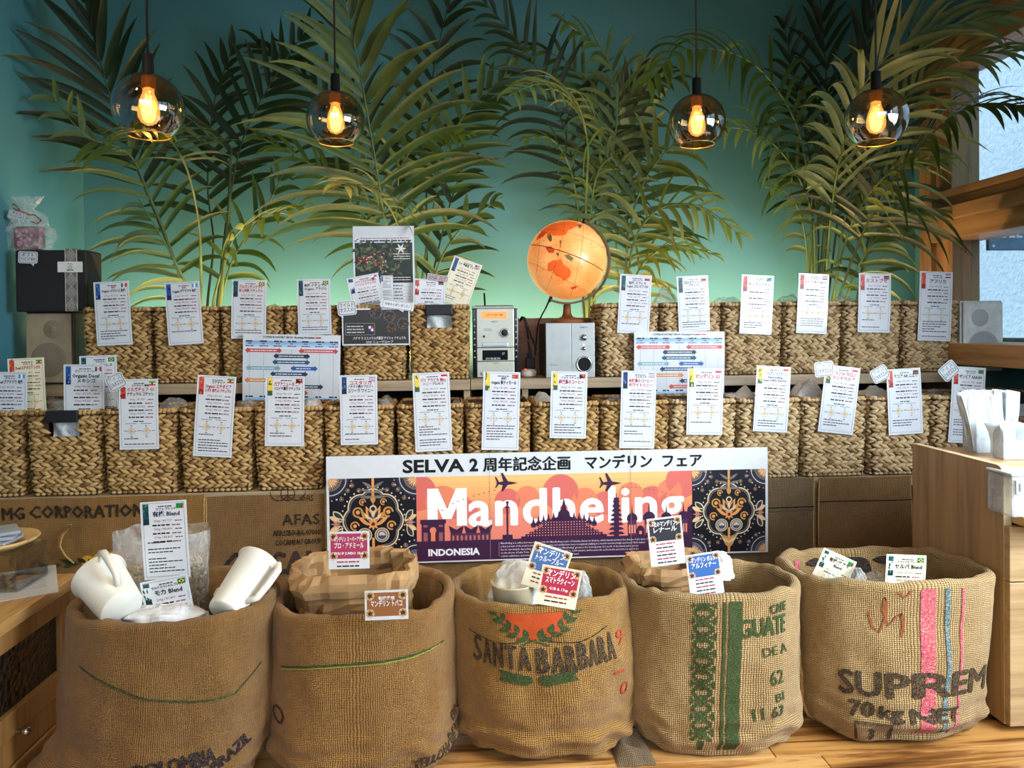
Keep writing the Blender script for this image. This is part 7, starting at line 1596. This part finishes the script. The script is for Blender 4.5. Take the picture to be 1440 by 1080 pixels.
# things on it: papers, acrylic stand, round wooden dish with packets
q = atZ(30, 822, ZT+.001); 
def paper(cx_, cy_, w_, h_, rot, z, label, seed):
    o = tag(empty('paper_sheet', (cx_, cy_, z)), label, 'paper', 'papers lying on the wooden cabinet'); o.rotation_euler = (0, 0, rot)
    MB().box(-w_/2, w_/2, -h_/2, h_/2, 0, .0012).build('sheet', WHITE, o); p = Print(); rr = random.Random(seed)
    for k in range(10): greek(p, -w_*.4, w_*.38, h_*(.38-.07*k), .003, (120, 120, 126), rr)
    p.build('printed_text', o, fn=lambda x, y, z_: (x, y, .0014+z_)); return o
paper(q.x-.02, q.y, .17, .22, .5, ZT+.0005, 'white printed sheet on the cabinet top nearest the sack', 1); paper(q.x-.10, q.y-.02, .16, .2, -.2, ZT+.002, 'second white sheet under the dish on the cabinet top', 2)
q = atZ(12, 826, ZT+.001)
ac = tag(empty('acrylic_stand', (q.x-.045, q.y+.02, ZT+.004)), 'clear acrylic stand under the round dish on the wooden cabinet', 'stand')
ACR = glass('acrylic', (232, 236, 238), .08, .6); hz_ = at(10, 776, q.y).z-ZT
MB().box(-.09, .085, -.06, .06, 0, .003).build('base', ACR, ac); MB().box(.082, .085, -.06, .06, .003, hz_-.003).build('side', ACR, ac); MB().box(-.09, -.087, -.06, .06, .003, hz_-.003).build('side', ACR, ac); MB().box(-.09, .085, -.06, .06, hz_-.003, hz_).build('shelf', ACR, ac)
ds = tag(MB().lathe([(.001, .0), (.06, .001), (.085, .012), (.092, .018), (.090, .021), (.083, .016), (.06, .006), (.001, .005)], (0, 0, 0), 44, cap=False).build('wooden_dish', wood('dish_wood', (206, 168, 108), (168, 124, 70), 0), loc=(q.x-.045, q.y+.02, ZT+.004+hz_+.0005)), 'round pale wooden dish on the acrylic stand', 'dish')
for k in range(3): 
    tag(MB().box(-.045+.006*k, .05, -.04, .035+.004*k, 0, .008, bev=.003).build('sachet', plain('silver_sachet', (168, 176, 186), .25, .3), M=Matrix.Translation((q.x-.045, q.y+.02, ZT+.004+hz_+.012+.009*k)) @ Matrix.Rotation(.3*k, 4, 'Z')), ('bottom', 'middle', 'topmost')[k]+' silvery sachet in the stack on the round wooden dish', 'sachet', 'sachets on the round dish')

# ---------------------------------------------------------------- oak counter at the near right
pf = at(1411, 656, 1.60); XO = pf.x; ZO = pf.z; pb = atX(1283, 634, XO); YOb = pb.y; YOf = 1.60; z0_ = at(1412, 1018, 1.60).z
oc = tag(empty('oak_counter', (XO, YOf, 0)), 'oak veneer counter cabinet with drawers beside the SUPREMO sack', 'cabinet')
mb = MB()
# side panel with a rounded top front corner
prof = [(0, z0_), (YOb-YOf, z0_), (YOb-YOf, ZO), (.022, ZO)]+[(.022-.022*math.sin(k*PI/12), ZO-.022+.022*math.cos(k*PI/12)) for k in range(1, 7)]
nP = len(prof); mb.add([(0, y, z) for y, z in prof]+[(.018, y, z) for y, z in prof], [tuple(range(nP)), tuple(range(2*nP-1, nP-1, -1))]+[(k, (k+1) % nP, nP+(k+1) % nP, nP+k) for k in range(nP)])
mb.build('side_panel', OAK, oc)
# pale edge banding along the rounded edge
e = [(y-.0006, z+.0006) for y, z in prof[2:]]+[(-.0008, z0_+.001)]
mb = MB(); vs = [];
for y, z in e: vs += [(-.0005, y, z), (.0185, y, z)]
mb.add(vs, [(2*k, 2*k+1, 2*k+3, 2*k+2) for k in range(len(e)-1)]); mb.build('edge_banding', plain('pale_edge', (222, 196, 150), .5), oc)
ztop = ZO-.012; zshelf = at(1430, 722, 1.60).z
MB().box(.018, .5, .10, YOb-YOf, ztop-.018, ztop, bev=.001).build('counter_top', OAKH, oc)
MB().box(.018, .5, .10, .112, zshelf, ztop-.018).build('tray_back', OAK, oc)
MB().box(.018, .5, -.075, .10, zshelf-.02, zshelf, bev=.001).build('tray_shelf', OAKH, oc)
MB().box(.018, .5, .02, YOb-YOf, z0_+.001, zshelf-.021).build('carcass', OAK, oc)
zd = [zshelf-.024, at(1430, 817, 1.59).z, z0_+.002]
for k in range(2): MB().box(.0, .5, -.019, -.001, zd[k+1]+.0015, zd[k]-.0015, bev=.0012).build('drawer_front', wood('oak_drawer', (176, 146, 104), (144, 112, 72), 0, 1.2), oc)
MB().box(.03, .5, .06, YOb-YOf, 0, z0_).build('plinth', DARKW, oc)
# clear container in the tray
q = at(1416, 716, 1.57)
bx_ = tag(empty('clear_container', (q.x+.004, 1.56, zshelf+.0008)), 'clear plastic container with white side clip in the counter tray', 'container')
hq = at(1420, 662, 1.56).z-zshelf
MB().box(0, .13, 0, .08, 0, hq*.86, bev=.006).build('box', film('container_plastic', (200, 212, 222), .6, .12), bx_)
MB().box(-.002, .132, -.002, .082, hq*.87, hq*.93, bev=.003).build('lid', plain('clear_lid', (214, 220, 224), .2), bx_)
MB().box(.006, .022, -.006, -.001, hq*.50, hq*.80, bev=.002).build('clip', PLASW, bx_)
MB().box(.011, .017, -.0075, -.005, hq*.56, hq*.74, bev=.001).build('clip_slot', plain('clip_grey', (110, 120, 130), .4), bx_)
# holders with a fan of white paper bags on the counter
ho = at(1384, 640, 1.86)
def holder(px, pyb, Y, w_, d_, h_, label, n, hb, seed):
    q = at(px, pyb, Y); zt_ = ztop+.0008; xx = max(q.x, XO+.03)
    o = tag(empty('bag_holder', (xx, Y, zt_)), label, 'holder', 'translucent plastic holders on the counter')
    PL = film('frosted_acrylic', (222, 230, 234), .55, .15)
    MB().box(0, w_, 0, d_, 0, .003).build('base', PL, o)
    mb = MB(); mb.add([(0, 0, .003), (w_, 0, .003), (w_, 0, h_*.62), (w_*.55, 0, h_*.62), (0, 0, h_)], [(0, 1, 2, 3, 4)]); mb.build('front', PL, o)
    MB().box(0, .003, .002, d_, .003, h_).build('side', PL, o); MB().box(w_-.003, w_, .002, d_, .003, h_).build('side', PL, o); MB().box(0, w_, d_-.003, d_, .003, h_*1.2).build('back', PL, o)
    rr = random.Random(seed)
    for k in range(n):
        f = k/(n-1)-.5; b_ = MB().grid(lambda u, v: ((u-.5)*.030*(1+.2*v)+.008*math.sin(v*3+k), .003*math.sin(u*9+k)+.006*v, v*hb*(.95+.05*math.sin(k*2.1))), 4, 8).build('paper_bag', plain('white_sleeve', (226, 234, 238), .35), M=Matrix.Translation((xx+w_/2+f*w_*.80, Y+d_*(.15+.7*rr.random()), zt_+.006)) @ Matrix.Rotation(f*.42+rr.uniform(-.05, .05), 4, 'Y') @ Matrix.Rotation(rr.uniform(-.7, .7), 4, 'Z'))
        me = b_.modifiers.new('thick', 'SOLIDIFY'); me.thickness = .0006
        tag(b_, 'slim translucent white straw sleeve fanned in the larger counter holder' if seed == 1 else 'folded white sleeve in the small counter holder', 'sleeve', 'straw sleeves in the larger holder' if seed == 1 else 'sleeves in the small holder')
    return o
holder(1374, 655, 1.84, .105, .055, .085, 'tall frosted holder full of white sleeves on the oak counter', 22, .155, 1)
holder(1412, 662, 1.74, .060, .04, .075, 'small frosted holder in front of the tall one on the counter', 4, .085, 2)
